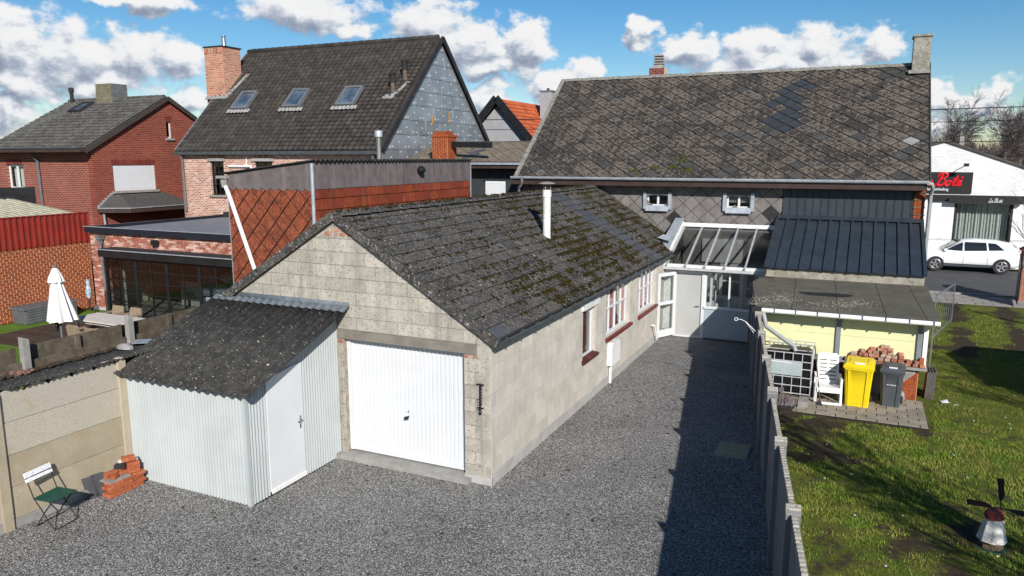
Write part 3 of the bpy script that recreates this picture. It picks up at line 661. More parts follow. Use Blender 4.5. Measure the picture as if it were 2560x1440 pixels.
for k in range(700):
    u = rd.uniform(0, 13); s_ = rd.choice((-1, 1)); dome((-3.05 + .12 * s_ * rd.random(), u, AP + .055 + rd.uniform(-.02, .03)), rd.uniform(.012, .03), .02, UX, UY, UZ)
ms.build('moss', MOSSM, dko, kind='stuff')
for s_, nm in ((1, 'right'), (-1, 'left')):
    e = Vector((-3.05 + s_ * 3.22, -.055, AP + .0 - 3.22 * SL)); a_ = Vector((-3.05, -.055, AP + .0))
    MB().bar(a_, e, .05, .15, (0, 0, 1)).build('barge_board', SLATED, ga)
    mb = MB()
    L_ = (e - a_); 
    for k in range(9): mb.bar(a_ + L_ * (k / 9) + Vector((0, -.03, .0)), a_ + L_ * ((k + .985) / 9) + Vector((0, -.036, -.0)), .012, .155)
    mb.build('verge_slates', SLATE, ga)
gu = MB(); n = 9; yy = (-.1, 13.3)
sec = [(.16 + .062 * math.cos(math.pi + math.pi * k / (n - 1)), EV - .10 + .0 + .062 * math.sin(math.pi + math.pi * k / (n - 1))) for k in range(n)]
sec += [(.16 + .056 * math.cos(2 * math.pi - math.pi * k / (n - 1)), EV - .098 + .056 * math.sin(2 * math.pi - math.pi * k / (n - 1))) for k in range(n)]
m_ = len(sec); gu.add([(x, y, z) for y in yy for x, z in sec], [(i, (i + 1) % m_, (i + 1) % m_ + m_, i + m_) for i in range(m_)] + [tuple(range(m_))])
guo = gu.build('gutter', GUTTER, ga, smooth=True)
for k in range(20): MB().bar((.03, .3 + .66 * k, EV - .12), (.225, .3 + .66 * k, EV - .11), .022, .10).build('gutter_bracket', GUTTER, guo)
MB().tube([(.17, 13.1, EV - .16), (.12, 13.05, EV - .35), (.06, 13.0, EV - .6), (.06, 13.0, 1.6)], .04, 10).build('downpipe', GREYP, ga, True)
B(.02, .11, -.08, 13.25, EV - .11, EV - .02).build('fascia_board', BLACKM, ga)
# white flue on the slope
fz = EV + 1.55 * SL
MB().tube([(-1.55, 6.2, fz - .12), (-1.55, 6.2, 4.55)], .095, 20).tube([(-1.55, 6.2, 4.55), (-1.55, 6.2, 4.72)], .108, 20).build('flue', WHITEOLD, ga, True)
cp = MB().lathe((-1.55, 6.2, 4.86), [(.2, 0), (.21, .01), (.16, .035), (.03, .06)], 20)
for k in range(4): cp.bar((-1.55 + .09 * math.cos(k * 1.57), 6.2 + .09 * math.sin(k * 1.57), 4.70), (-1.55 + .1 * math.cos(k * 1.57), 6.2 + .1 * math.sin(k * 1.57), 4.87), .025, .012)
cp.build('flue_cap', CONCG, ga, True)
# windows of the side wall
def wall_window(parent, axis, u0, u1, z0, z1, plane, sgn, cols, rows, fw=.06, mull=.035, rec=.09, fmat=WHITE, gmat=GLASS, transom=None):
    """sgn: outward direction along the wall's normal axis"""
    def bx(a, b, c, d, e, f):                  # u, n(outward), z
        n0, n1 = sorted((plane + sgn * c, plane + sgn * d))
        return (a, b, n0, n1, e, f) if axis == 'x' else (n0, n1, a, b, e, f)
    w = MB()
    for r in ((u0, u0 + fw, z0, z1), (u1 - fw, u1, z0, z1), (u0 + fw, u1 - fw, z0, z0 + fw), (u0 + fw, u1 - fw, z1 - fw, z1)): w.box(*bx(r[0], r[1], -rec - .05, -rec, r[2], r[3]))
    wo_ = w.build('window', fmat, parent)
    mm = MB()
    for k in range(1, cols):
        u = u0 + (u1 - u0) * k / cols; mm.box(*bx(u - mull / 2, u + mull / 2, -rec - .045, -rec + .004, z0 + fw, z1 - fw))
    for k in range(1, rows):
        z = z0 + (z1 - z0) * (transom if transom else k / rows); mm.box(*bx(u0 + fw, u1 - fw, -rec - .042, -rec + .008, z - mull / 2, z + mull / 2))
    if mm.v: mm.build('glazing_bars', fmat, wo_)
    MB().box(*bx(u0 + fw * .5, u1 - fw * .5, -rec - .03, -rec - .024, z0 + fw * .5, z1 - fw * .5)).build('pane', gmat, wo_)
    return wo_, bx
def curtain(parent, bx, u0, u1, z0, z1, back, mat, waves=6):
    m = MB(); n = 40
    for i in range(n + 1):
        u = u0 + (u1 - u0) * i / n; d = back - .025 * math.sin(i / n * waves * 6.283)
        for z in (z0, z1):
            b = bx(u, u, d, d, z, z); m.v.append((b[0], b[2], b[4]))
    m.f = [(2 * i, 2 * i + 2, 2 * i + 3, 2 * i + 1) for i in range(n)]
    return m.build('curtain', mat, parent, 2)
for i, (a, b, c, d) in enumerate(sw_h):
    wn_, bx = wall_window(ga, 'y', a, b, c, d, 0, 1, (1, 4, 4)[i], (1, 2, 2)[i], .075 if i else .07, .045)
    if i:
        curtain(wn_, bx, a + .5, a + 1.0, c + .1, d - .05, -.17, CURTAIN); curtain(wn_, bx, b - .55, b - .08, c + .1, d - .05, -.17, CURTAIN); curtain(wn_, bx, a + .08, a + .25, c + .1, d - .05, -.18, IVORY)
        B(-.1, .09, a - .06, b + .06, c - .07, c - .002).build('sill', REDSILL, wn_)
    else:
        curtain(wn_, bx, a + .02, b - .3, c + .06, d - .05, -.155, wm('maroon_blind', (.16, .03, .022), (.11, .02, .016), 20))
        tiles(wn_, 'sill_brick', [rp((a - .06 + .085 * k, a - .06 + .085 * k + .08, 0, .17)) for k in range(12)], (.075, 0, c - .055), UY, Vector((-1, 0, .28)), .06, wm('dark_sill_brick', (.10, .03, .02), (.07, .02, .015), 9, rv=.2))
        B(-.02, .05, a - .1, b + .12, d - .02, d + .14).build('window_head', WHITEOLD, wn_)
mb = MB(); mb.prism([(6.38, .46), (7.08, .46), (7.08, .92), (6.98, 1.02), (6.48, 1.02), (6.38, .92)], (.004, 0, 0), UY, UZ, .12); mb.build('meter_cover', WHITEP, ga)
MB().tube([(.05, 6.5, .47), (.05, 6.5, .0)], .035, 8).build('pipe', WHITEP, ga, True)
MB().tube([(.02, 10.55, .62), (.1, 10.62, .6), (.1, 10.95, .12)], .028, 8).build('pipe', WHITEP, ga, True)
ir = MB().tube([(-.195, -.03, 1.30), (-.195, -.03, 1.78)], .007, 6).tube([(-.175, -.03, 1.30), (-.175, -.03, 1.78)], .007, 6)
for k in range(7): ir.tube([(-.165, -.03, 1.74 - .05 * k), (-.14, -.05, 1.75 - .05 * k), (-.135, -.05, 1.73 - .05 * k)], .005, 5)
for k in range(5): ir.tube([(-.205, -.03, 1.50 - .045 * k), (-.225, -.05, 1.51 - .045 * k), (-.235, -.05, 1.49 - .045 * k)], .005, 5)
ir.lathe((-.185, -.03, 1.24), [(.02, 0), (.03, .04), (.015, .07)], 8); ir.bar((-.26, -.02, 1.76), (-.12, -.02, 1.76), .02, .02); ir.bar((-.24, -.02, 1.35), (-.13, -.02, 1.35), .02, .02)
for k in (1.4, 1.7): ir.bar((-.185, -.03, k), (-.185, .004, k), .02, .02)
ir.single('iron_hook_rack', BLACK, (-.185, -.03, 1.2), 'black wrought iron hook rack fixed on the garage corner pier', 'rack')
# ---------------------------------------------------------------- corrugated shed
sh = thing('corrugated_shed', 'pale corrugated metal lean-to shed with dark corrugated roof', 'shed', (-4.5, -2.3, 0))
def shz(y): return 1.93 + (y + 2.3) * .365
MB().corr((-5.80, -2.30, .0), UX, UZ, 2.67, 1.93, .066, .013, seg=6).build('front_wall', PALEMET, sh, 2)
MB().corr((-3.13, -2.30, .0), UY, UZ, .42, lambda u: (.72, shz(-2.3 + u)), .066, .013, seg=6).corr((-3.134, -2.30, .0), UY, UZ, .42, .74, .066, .013, seg=6).build('side_wall', PALEMET, sh, 2)
MB().corr((-3.13, -1.02, .0), UY, UZ, 1.02, lambda u: (0, shz(-1.02 + u)), .066, .013, seg=6).corr((-3.13, -1.88, 0), UY, UZ, .86, lambda u: (2.0, shz(-1.88 + u)), .066, .009, seg=6).build('side_wall', PALEMET, sh, 2)
B(-3.16, -3.115, -2.34, -2.27, 0, 1.9).build('corner_trim', PALEMET, sh)
sdo = MB().prism([(-1.875, .06), (-1.025, .06), (-1.025, 2.06), (-1.2, 2.06), (-1.875, 1.98)], (-3.14, 0, 0), UY, UZ, .04).build('door', WHITE, sh)
MB().box(-3.1, -3.085, -1.875, -1.025, .03, .10).build('kick_plate', WHITEP, sdo)
MB().tube([(-3.1, -1.11, 1.07), (-3.05, -1.11, 1.07), (-3.05, -1.22, 1.07)], .011, 6).box(-3.1, -3.092, -1.13, -1.09, .98, 1.14).build('handle', STEEL, sdo)
B(-3.1, -3.093, -1.125, -1.1, .92, .98).build('keyhole', BLACK, sdo)
rO = Vector((-6.05, -2.50, shz(-2.5) + .05)); rV = Vector((0, 1, .365))
MB().corr(rO, UX, rV, 3.22, 2.68, .177, .026, seg=8, thick=.012).build('roof', FIBRE, sh, 2)
fl = MB().corr((-6.0, -.17, shz(-.17) + .088), UX, Vector((0, 1, .42)), 3.2, .18, .177, .014, seg=6); fl.box(-6.0, -2.82, -.026, -.008, shz(0) + .05, shz(0) + .17)
fl.build('flashing', wm('dull_zinc', (.14, .16, .18), (.10, .118, .135), 6, rough=.7, metal=0, spots=[((.24, .26, .27), 20, .6, .5)]), sh, 2)
B(-5.8, -3.14, -2.27, -2.21, 1.80, 1.88).build('roof_beam', WOODO, sh)
# ---------------------------------------------------------------- concrete panel wall at the left, lean-to roof, board fence
cw = thing('panel_wall', 'tan precast concrete panel wall left of the corrugated shed', 'wall', (-5.86, -4.4, 0))
ys = [-8.6, -6.5, -4.44, -2.36]
for y in ys: MB().prism([(-.07, 0), (.07, 0), (.07, 2.08), (.04, 2.16), (-.04, 2.16), (-.07, 2.08)], (-5.91, y, 0), UY, UZ, .11).build('post', CONCP, cw)
for a, b in zip(ys[:-1], ys[1:]):
    for k in range(4):
        z0 = .14 + .5 * k
        if k < 3: MB().prism(rp((a + .072, b - .072, z0 + .004, z0 + .496)), (-5.89, 0, 0), UY, UZ, .045 + .006 * rd.random()).build('panel', CONCP, cw)
        else:
            n = 5; L_ = b - a - .144; top = [(b - .072 - L_ * i / 40, z0 + .40 + .11 * (abs(math.sin(i / 40 * n * math.pi)) ** .5) * (1 - .3 * i / 40)) for i in range(41)]
            MB().prism([(a + .072, z0 + .004), (b - .072, z0 + .004)] + top, (-5.89, 0, 0), UY, UZ, .045).build('panel', CONCP, cw)
    B(-5.9, -5.83, a + .072, b - .072, -.05, .14).build('panel', CONCG, cw)
lt = thing('lean_to_roof', 'low dark corrugated sheet roof strip behind the tan concrete wall', 'roof', (-6.6, -3.2, 0))
MB().corr((-5.77, -4.25, 2.15), UY, Vector((-1, 0, -.16)), 4.2, 1.6, .095, .012, seg=6, thick=.008).build('sheet', FIBRE, lt, 2)
for y in (-4.2, -2.2): B(-7.2, -5.9, y, y + .07, 1.80, 1.88).build('beam', WOODO, lt)
for y in (-4.2, -2.2, -.2): B(-7.2, -7.12, y, y + .08, 0, 1.9).build('post', WOODO, lt)
ms = MB()
for k in range(420):
    y = rd.uniform(-4.2, -.6); x = -7.25 + abs(rd.gauss(0, .13)); dome((x, y, 1.93 + (x + 7.25) * .19 + rd.uniform(0, .015)), rd.uniform(.015, .05), .02, UX, UY, UZ)
ms.build('moss', wm('dead_moss', (.06, .045, .03), (.03, .022, .016), 8, rv=.3), lt, kind='stuff')
ms = MB()
for k in range(130): dome((-6.95 + rd.gauss(0, .05), -3.35 + rd.gauss(0, .07), 1.98 + .05 * rd.random()), rd.uniform(.02, .04), .03, UX, UY, UZ)
ms.single('sedum_clump', wm('sedum', (.22, .11, .09), (.12, .07, .055), 20, rv=.3), (-6.95, -3.35, 2.05), 'pinkish brown sedum clump growing on the lean-to roof', 'plant', kind='stuff')
ms = MB(); rd.seed(8)
ms.lathe((-6.75, -1.55, 2.0), [(.06, 0), (.13, .03), (.12, .08), (.05, .12)], 9, 1.5, .8, .3); ms.single('loose_stone', CONCG, (-6.75, -1.55, 2.06), 'rough pale stone lying on the lean-to roof', 'stone')
MB().prism(rp((0, .75, 0, .3)), (-6.9, -1.3, 2.04), Vector((.8, .6, 0)), Vector((-.6, .8, .02)), .006).single('zinc_sheet', ZINC, (-6.9, -1.3, 2.04), 'loose bright zinc sheet lying on the lean-to roof edge', 'sheet')
wf = thing('board_fence', 'weathered brown horizontal board fence with concrete posts beside neighbour garden', 'fence', (-7.55, -2, 0))
py = [-7.1, -5.0, -2.9, -.85, 1.2, 3.3]
for y in py: MB().prism([(-.055, 0), (.055, 0), (.055, 2.42), (-.055, 2.47)], (-7.56, y, 0), UY, UZ, .12).build('post', CONCG, wf)
for a, b in zip(py[:-1], py[1:]):
    m_ = (a + b) / 2
    B(-7.63, -7.56, m_ - .04, m_ + .04, 0, 2.28).build('post', WOODO, wf)
    for k, z in enumerate((.15, .47, .79, 1.11, 1.46, 1.83, 1.99)):
        xo = -7.55 if k % 2 else -7.66
        MB().prism(rp((a + .075, b - .075, z + rd.uniform(-.01, .01), z + (.28 if k < 5 else (.20, .28)[k - 5]))), (xo, 0, 0), UY, UZ, .032).build('board', WOODO, wf)
# ---------------------------------------------------------------- neighbours
def wavy(parent, O, U, V, lu, lv, w, h, mat, limit=300, skip=None, amp=.022, far='far_tiles'):
    O, U, V = Vector(O), Vector(U).normalized(), Vector(V).normalized(); N = U.cross(V).normalized(); Rm = Matrix((U, V, N)).transposed()
    n = 6; prof = [(w * i / n - w / 2, amp * math.sin(2 * math.pi * i / n) + .012) for i in range(n + 1)]
    vs_ = [(a, -h / 2, b + .040) for a, b in prof] + [(a, h / 2 + .03, b) for a, b in prof] + [(a, -h / 2, b - .02) for a, b in prof]
    fs_ = [(i, i + 1, i + n + 2, i + n + 1) for i in range(n)] + [(i + 2 * n + 2, i + 2 * n + 3, i + 1, i) for i in range(n)]
    me = D.meshes.new('roof_tile'); me.from_pydata(vs_, [], fs_); me.materials.append(mat)
    me.polygons.foreach_set('use_smooth', [i < n for i in range(len(fs_))])
    it = []
    for j in range(int(lv / h)):
        for i in range(int(lu / w)):
            u, v = (i + .5) * w, (j + .5) * h
            if skip and skip(u, v): continue
            c = O + U * u + V * v; it.append(((c - CAMS).length, c))
    it.sort(key=lambda t: t[0]); base = OFF.get(parent.name, Vector((0, 0, 0))); mb = MB(); e = Rm.to_euler()
    for k, (d_, c) in enumerate(it):
        if k < limit:
            o = D.objects.new('roof_tile', me); COL.objects.link(o); o.parent = parent; o.location = base + c; o.rotation_euler = e
        else: mb.add([c + Rm @ Vector(v) for v in vs_], fs_)
    if mb.v: mb.build(far, mat, parent, 2, kind='stuff')
def downpipe(parent, pts, r=.045, mat=GREYP): return MB().tube(pts, r, 10).build('downpipe', mat, parent, True)
# central house
ch = thing('gabled_house', 'tall mixed-brick house with dark tiled roof and foil-covered gable', 'house', (-17, 14, 0))
X0, X1, YF, YR, YB, ZE, ZR = -22.5, -11.7, 14.0, 18.7, 23.4, 5.85, 10.55
win_c = [(-20.75, -19.95, 3.85, 5.33), (-18.2, -17.2, 3.85, 5.33)]
m_ = MB(); rr = [(X0, X1, 0, ZE)]
for h_ in win_c: rr = cut(rr, h_)
for r in rr: m_.prism(rp(r), (0, YF + .3, 0), UX, UZ, .3)
m_.box(X0, X1, YB - .3, YB, 0, ZE); m_.box(X0, X0 + .3, YF + .3, YB - .3, 0, ZE); cwall = m_.build('wall', CENB, ch)
gb = MB().prism([(YF, 0), (YB, 0), (YB, ZE), (YR, ZR - .12), (YF, ZE)], (X1 - .3, 0, 0), UY, UZ, .3); gbo = gb.build('gable_wall', wm('gable_blockwork', (.2, .2, .2), (.16, .16, .16), 3), ch)
MB().prism([(YF, 0), (YB, 0), (YB, ZE), (YR, ZR - .12), (YF, ZE)], (X0, 0, 0), UY, UZ, .3).build('gable_wall', CENBY, ch)
def ingable(p): return clip(clip(p, (ZR - ZE) / (YB - YR), 1, ZR - .16 + (ZR - ZE) / (YB - YR) * YR), -(ZR - ZE) / (YR - YF), 1, ZR - .16 - (ZR - ZE) / (YR - YF) * YR)
P = [ingable(p) for p in courses(YF, YB, 4.0, 10.5, 1.2, .6, off=.5)]; P = [p for p in P if len(p) > 2 and area(p) > .02]
tiles(gbo, 'foil_panel', P, (X1, 0, 0), UY, UZ, .03, FOIL, gap=.014, jit=.012, rot=.014)
ds = MB()
for p in P:
    u0, u1, v0, v1 = min(a for a, b in p), max(a for a, b in p), min(b for a, b in p), max(b for a, b in p)
    for fu, fv in ((.1, .2), (.9, .2), (.5, .5), (.1, .85)):
        u, v = u0 + (u1 - u0) * fu, v0 + (v1 - v0) * fv
        q = ingable([(u - .05, v - .05), (u + .05, v - .05), (u + .05, v + .05), (u - .05, v + .05)])
        if len(q) == 4 and area(q) > .0099 and u1 - u0 > .4: ds.tube([(X1 + .045, u, v), (X1 + .055, u, v)], .033, 8)
ds.build('fixing_discs', WHITE, gbo, kind='stuff')
tp = MB()
for y, z, h_ in ((16.35, 7.3, .55), (17.9, 7.1, .5), (18.6, 8.0, .6), (17.2, 6.5, .6), (19.6, 7.2, .5), (20.4, 6.9, .45), (17.6, 8.6, .5), (18.9, 9.3, .5), (16.6, 5.9, .8), (18.4, 6.0, .9)):
    tp.box(X1 + .046, X1 + .052, y, y + .12, z, z + h_)
tp.build('tape_strips', ALU, gbo)
MB().box(X1 + .046, X1 + .05, 17.8, 17.9, 6.9, 7.25).box(X1 + .046, X1 + .05, 19.25, 19.36, 7.0, 7.5).build('foam_strips', wm('orange_foam', (.6, .28, .05), (.5, .22, .04), 6), gbo)
vF = Vector((0, YR - YF, ZR - ZE)).normalized(); vBk = Vector((0, -(YB - YR), ZR - ZE)).normalized(); RX0, RX1 = X0 - .12, X1 + .12
sle = math.hypot(YR - YF + .12, ZR - ZE + .12); fo = Vector((RX0, YF - .12, ZE - .12 * (ZR - ZE) / (YR - YF)))
bo = Vector((RX1, YB + .12, ZE - .12))
rf = MB(); rf.prism(rp((0, RX1 - RX0, 0, sle)), fo, UX, vF, .06); rf.prism(rp((0, RX1 - RX0, 0, sle)), bo, -UX, vBk, .06); rfo = rf.build('roof', TILEM, ch)
NF = UX.cross(vF)
wavy(rfo, fo + NF * .062, UX, vF, RX1 - RX0, sle, .277, .236, TILEM, amp=.030)
rf = MB(); k = 0
while RX0 + .4 * k < RX1 - .3:
    x = RX0 + .4 * k; rf.tube([(x, YR, ZR + .075), (x + .44, YR, ZR + .085)], [.11, .125], 8); k += 1
rf.build('ridge_tiles', TILEM, rfo, True)
for s_ in (1, -1):
    MB().bar((RX1 + .02, YR, ZR + .04), (RX1 + .02, YR - s_ * (4.7 + .12), ZE - .08), .06, .2).build('verge_board', BLACKM, rfo)
MB().bar((RX0 - .02, YR, ZR + .04), (RX0 - .02, YR - 4.82, ZE - .08), .03, .16).build('verge_board', ZINC, rfo)
B(RX0, RX1 - .1, YF - .28, YF - .13, ZE - .24, ZE - .10).build('gutter', GUTTER, ch)
B(RX0 + .1, RX1 - .1, YF - .13, YF, ZE - .2, ZE - .14).build('soffit', BLACKM, ch)
downpipe(ch, [(-22.3, YF - .2, ZE - .2), (-22.3, YF - .1, ZE - .5), (-22.3, YF - .07, 3.1)]); downpipe(ch, [(-12.0, YF - .2, ZE - .2), (-12.0, YF - .1, ZE - .5), (-12.0, YF - .07, 3.1)])
def skylight(parent, O, U, V, w, h, mat=GREYP, extra=True):
    O, U, V = Vector(O), Vector(U).normalized(), Vector(V).normalized(); N = U.cross(V)
    f = MB(); 
    for r in ((0, .09, 0, h), (w - .09, w, 0, h), (.09, w - .09, 0, .1), (.09, w - .09, h - .1, h)): f.prism(rp(r), O, U, V, .15)
    so_ = f.build('skylight', mat, parent)
    MB().prism(rp((.09, w - .09, .1, h - .1)), O + N * .08, U, V, .02).build('pane', wm('skylight_glass', (.04, .06, .09), (.10, .13, .17), 2, rough=.08, spec=.9, bs=0, grain=0), so_)
    if extra: MB().corr(O - U * .2 - V * .2 + N * .05, U, V, w + .4, .22, .2, .02, seg=6).build('apron_flashing', MATS['lead_flashing'] if 'lead_flashing' in MATS else wm('lead_flashing', (.34, .33, .32), (.2, .19, .18), 9), so_, 2)
    return so_
for x in (-20.85, -17.85, -15.0): skylight(ch, Vector((x, 15.62, 7.52)) + NF * .09, UX, vF, .92, 1.15)
cc = MB().box(-23.1, -21.95, 16.35, 17.45, 7.6, 10.55); cco = cc.build('chimney', CENBY, ch)
cx_ = MB().prism(rp((-23.1, -21.95, 7.6, 10.55)), (0, 16.352, 0), UX, UZ, .012); cx_.build('chimney_face', bricks('chimney_front_brick', [(.28, .07, .04), (.45, .17, .10), (.52, .24, .15), (.38, .12, .07)], (.52, .37, .28), 'X', .235, .078, .016), cco)
tiles(cco, 'soldier_brick', [rp((-23.1 + .075 * k, -23.03 + .075 * k, 10.28, 10.5)) for k in range(15)], (0, 16.338, 0), UX, UZ, .012, LOOSEB)
B(-23.14, -21.9, 16.3, 17.5, 10.55, 10.6).build('chimney_cap', BLACKM, cco)
MB().lathe((-22.4, 16.9, 10.6), [(.13, 0), (.11, .08), (.1, .4), (.1, .44)], 14).lathe((-22.4, 16.9, 11.08), [(.11, 0), (.11, .06)], 14).tube([(-22.4, 16.9, 11.0), (-22.4, 16.9, 11.1)], .03, 6).build('chimney_flue', STEEL, cco, True)
MB().prism([(0, 0), (1.35, 0), (1.75, 1.7), (1.55, 1.7), (1.18, .28), (0, .22)], Vector((-23.1, 16.25, 8.11)) + NF * .10, UX, vF, .02).build('chimney_flashing', wm('lead_flashing', (.34, .33, .32), (.2, .19, .18), 9), rfo)
for x, y in ((-12.55, 16.2), (-12.3, 16.75)):
    z = ZE + (y - YF); MB().tube([(x, y, z - .1), (x, y, z + .5)], .1, 12).build('vent_pipe', wm('brown_vent', (.14, .1, .075), (.11, .08, .06), 4), rfo, True)
    MB().lathe((x, y, z + .5), [(.13, 0), (.13, .3), (.16, .31), (.16, .38), (.1, .42)], 12).build('vent_cap', BLACKM, rfo, True)
MB().prism([(0, 0), (.5, 0), (.95, 1.0), (.8, 1.05), (.45, .3), (0, .2)], Vector((-12.9, 15.95, 7.8)) + NF * .10, UX, vF, .02).build('vent_flashing', MATS['lead_flashing'], rfo)
for (a, b, c, d) in win_c:
    wn_, bx = wall_window(ch, 'x', a, b, c, d, YF, -1, 2, 3, .06, .03, .1, BLACK, GLASSD)
    B(a - .1, b + .1, YF - .06, YF + .02, d, d + .12).build('window_head', CONCG, wn_); B(a - .1, b + .1, YF - .08, YF + .05, c - .08, c - .002).build('sill', CONCG, wn_)
    B(a, b, YF + .5, YF + .55, c - .3, d + .3).build('dark_backing', DARKIN, wn_)  # near-black sheet stands in for the dark interior behind the window
    tiles(wn_, 'soldier_brick', [rp((a - .12 + .075 * k, a - .05 + .075 * k, d + .13, d + .37)) for k in range(14 if b - a < .9 else 16)], (0, YF, 0), UX, UZ, .008, LOOSEB)
tiles(cwall, 'soldier_brick', [rp((-15.2 + .075 * k, -15.13 + .075 * k, 5.2, 5.44)) for k in range(22)], (0, YF, 0), UX, UZ, .008, LOOSEB)
MB().tube([(-19.6, YF - .06, 5.12), (-18.35, YF - .06, 5.12), (-18.3, YF - .06, 5.02)], .05, 8).build('pipe', WHITEP, ch, True)
MB().tube([(-18.6, YF - .03, 5.45), (-18.6, YF - .03, 5.15)], .02, 6).build('pipe', WHITEP, ch, True)
# brick extension with black steel windows
ex = thing('brick_extension', 'single-storey mixed-brick extension with flat roof and black steel window wall', 'extension', (-16, 7.3, 0))
EX0, EX1, EY, EZ = -19.75, -9.9, 7.3, 2.84
bay = (-18.35, -11.3, 0.0, 2.14)
m_ = MB()
for r in cut([(EX0, EX1, 0, EZ)], bay): m_.prism(rp(r), (0, EY + .2, 0), UX, UZ, .19)
m_.box(EX0, EX0 + .2, EY + .2, 13.98, 0, EZ); exw = m_.build('wall', PALEMORT, ex)
tiles(exw, 'brick', courses(EX0, EX1, .12, EZ, .225, .074, [bay]), (0, EY + .008, 0), UX, UZ, .011, MIXBRICK, gap=.0065, jit=.004, far='far_bricks')
tiles(exw, 'brick', courses(EY, 13.9, .12, EZ, .225, .074), (EX0, 0, 0), -UY, UZ, .008, MIXBRICK, gap=.0065, limit=0, far='rear_bricks')
B(EX0 + .02, bay[0], EY - .02, EY + .01, 0, .12).build('plinth', PLINTH, ex)
rf = B(EX0 + .1, EX1, EY + .1, 13.98, EZ + .02, EZ + .1).build('flat_roof', BITUMG, ex)
B(EX0 - .12, EX1 + .02, EY - .12, EY + .1, EZ, EZ + .21).build('fascia', wm('black_fascia', (.014, .018, .026), (.018, .022, .03), 2, rough=.35), ex)
B(EX0 - .12, EX0 + .1, EY + .1, 13.98, EZ, EZ + .21).build('fascia', MATS['black_fascia'], ex)
B(EX0 - .14, EX1 + .02, EY - .14, EY - .09, EZ + .21, EZ + .232).build('roof_trim', ZINC, ex); B(EX0 + .1, EX1, 13.5, 13.97, EZ + .1, EZ + .32).build('upstand', BLACKM, ex)
B(EX0 + .15, EX1 - .1, EY + .25, 13.9, -.01, .02).build('floor', wm('pale_floor', (.35, .33, .29), (.3, .28, .25), 3, rough=.4), ex)
B(EX0 + .2, EX1, 12.6, 12.7, .02, 2.7).build('inner_wall', wm('inner_wall', (.35, .33, .3), (.3, .28, .26), 2), ex)
# projecting bay
BY = EY - .55
B(bay[0] - .12, bay[1] + .2, BY - .15, EY + .1, 2.11, 2.35).build('bay_fascia', BLACK, ex)
MB().box(bay[0] - .16, bay[1] + .24, BY - .19, EY, 2.35, 2.38).build('bay_trim', BLACKM, ex); B(bay[0] - .16, bay[1] + .24, BY - .2, BY - .17, 2.355, 2.385).build('roof_trim', ZINC, ex)
def steel(parent, p, q, z0, z1, cols, rows, leaf=True):
    p, q = Vector(p), Vector(q); d = (q - p); L_ = d.length; d.normalize(); nn = d.cross(UZ) * -1
    f = MB()
    f.bar(p + UZ * z0, p + UZ * z1, .09, .07, d); f.bar(q + UZ * z0, q + UZ * z1, .09, .07, d); f.bar(p + UZ * (z0 + .05), q + UZ * (z0 + .05), .07, .12); f.bar(p + UZ * (z1 - .04), q + UZ * (z1 - .04), .07, .09)
    o = f.build('steel_window', BLACK, parent); g_ = MB()
    for k in range(1, cols): c = p + d * (L_ * k / cols); w_ = .12 if (k % 2 == 0 and leaf) else .035; g_.bar(c + UZ * z0, c + UZ * z1, w_, .05, nn)
    for k in range(1, rows): z = z0 + (z1 - z0) * k / rows; g_.bar(p + UZ * z, q + UZ * z, .045, .03)
    g_.build('glazing_bars', BLACK, o)
    e = (q - p) * .5; MB().obox((p + q) / 2 + UZ * (z0 + z1) / 2, e, nn * .004, UZ * ((z1 - z0) / 2)).build('pane', GLASSD, o)
    return o
steel(ex, (bay[0] + .05, BY, 0), (-12.4, BY, 0), .06, 2.11, 8, 5)
steel(ex, (-12.3, BY, 0), (bay[1], EY, 0), .06, 2.11, 1, 4, False); steel(ex, (bay[0], EY, 0), (bay[0], BY + .06, 0), .06, 2.11, 1, 5, False)
B(bay[0], bay[1], BY, EY + .3, -.02, .05).build('bay_floor', CONCG, ex)
hp = MB().lathe((-19.05, EY - .14, 2.45), [(.07, 0), (.09, .12), (.16, .2), (.16, .26), (.19, .28), (.19, .31)], 4, 1, .8, .785); hp.build('rainwater_hopper', GREYP, ex)
downpipe(ex, [(-19.05, EY - .14, 2.46), (-19.05, EY - .10, .75)]); MB().tube([(-19.05, EY - .10, .78), (-19.05, EY - .10, .02)], .05, 10).build('downpipe_foot', BROWN, ex, True)
MB().tube([(-18.5, BY + .2, 2.2), (-18.75, EY - .2, 2.0), (-19.03, EY - .11, 1.85)], .045, 8).build('pipe', GREYP, ex, True)
MB().box(-16.45, -16.2, EY - .2, EY - .08, 2.56, 2.72).box(-16.36, -16.29, EY - .1, EY, 2.6, 2.66).build('floodlight', BLACK, ex)
fl2 = thing('floodlight', 'grey floodlight hanging beside the red slate annex wall', 'light', (-9.95, 6.4, 1.6)); B(-10.15, -9.85, 6.3, 6.38, 1.55, 1.85).build('lamp_head', LIGHTC, fl2); B(-10.12, -9.88, 6.38, 6.46, 1.6, 1.8).build('housing', GREYP, fl2); MB().bar((-9.9, 6.45, 1.7), (-9.75, 6.6, 1.75), .04, .04).build('bracket', BLACK, fl2)
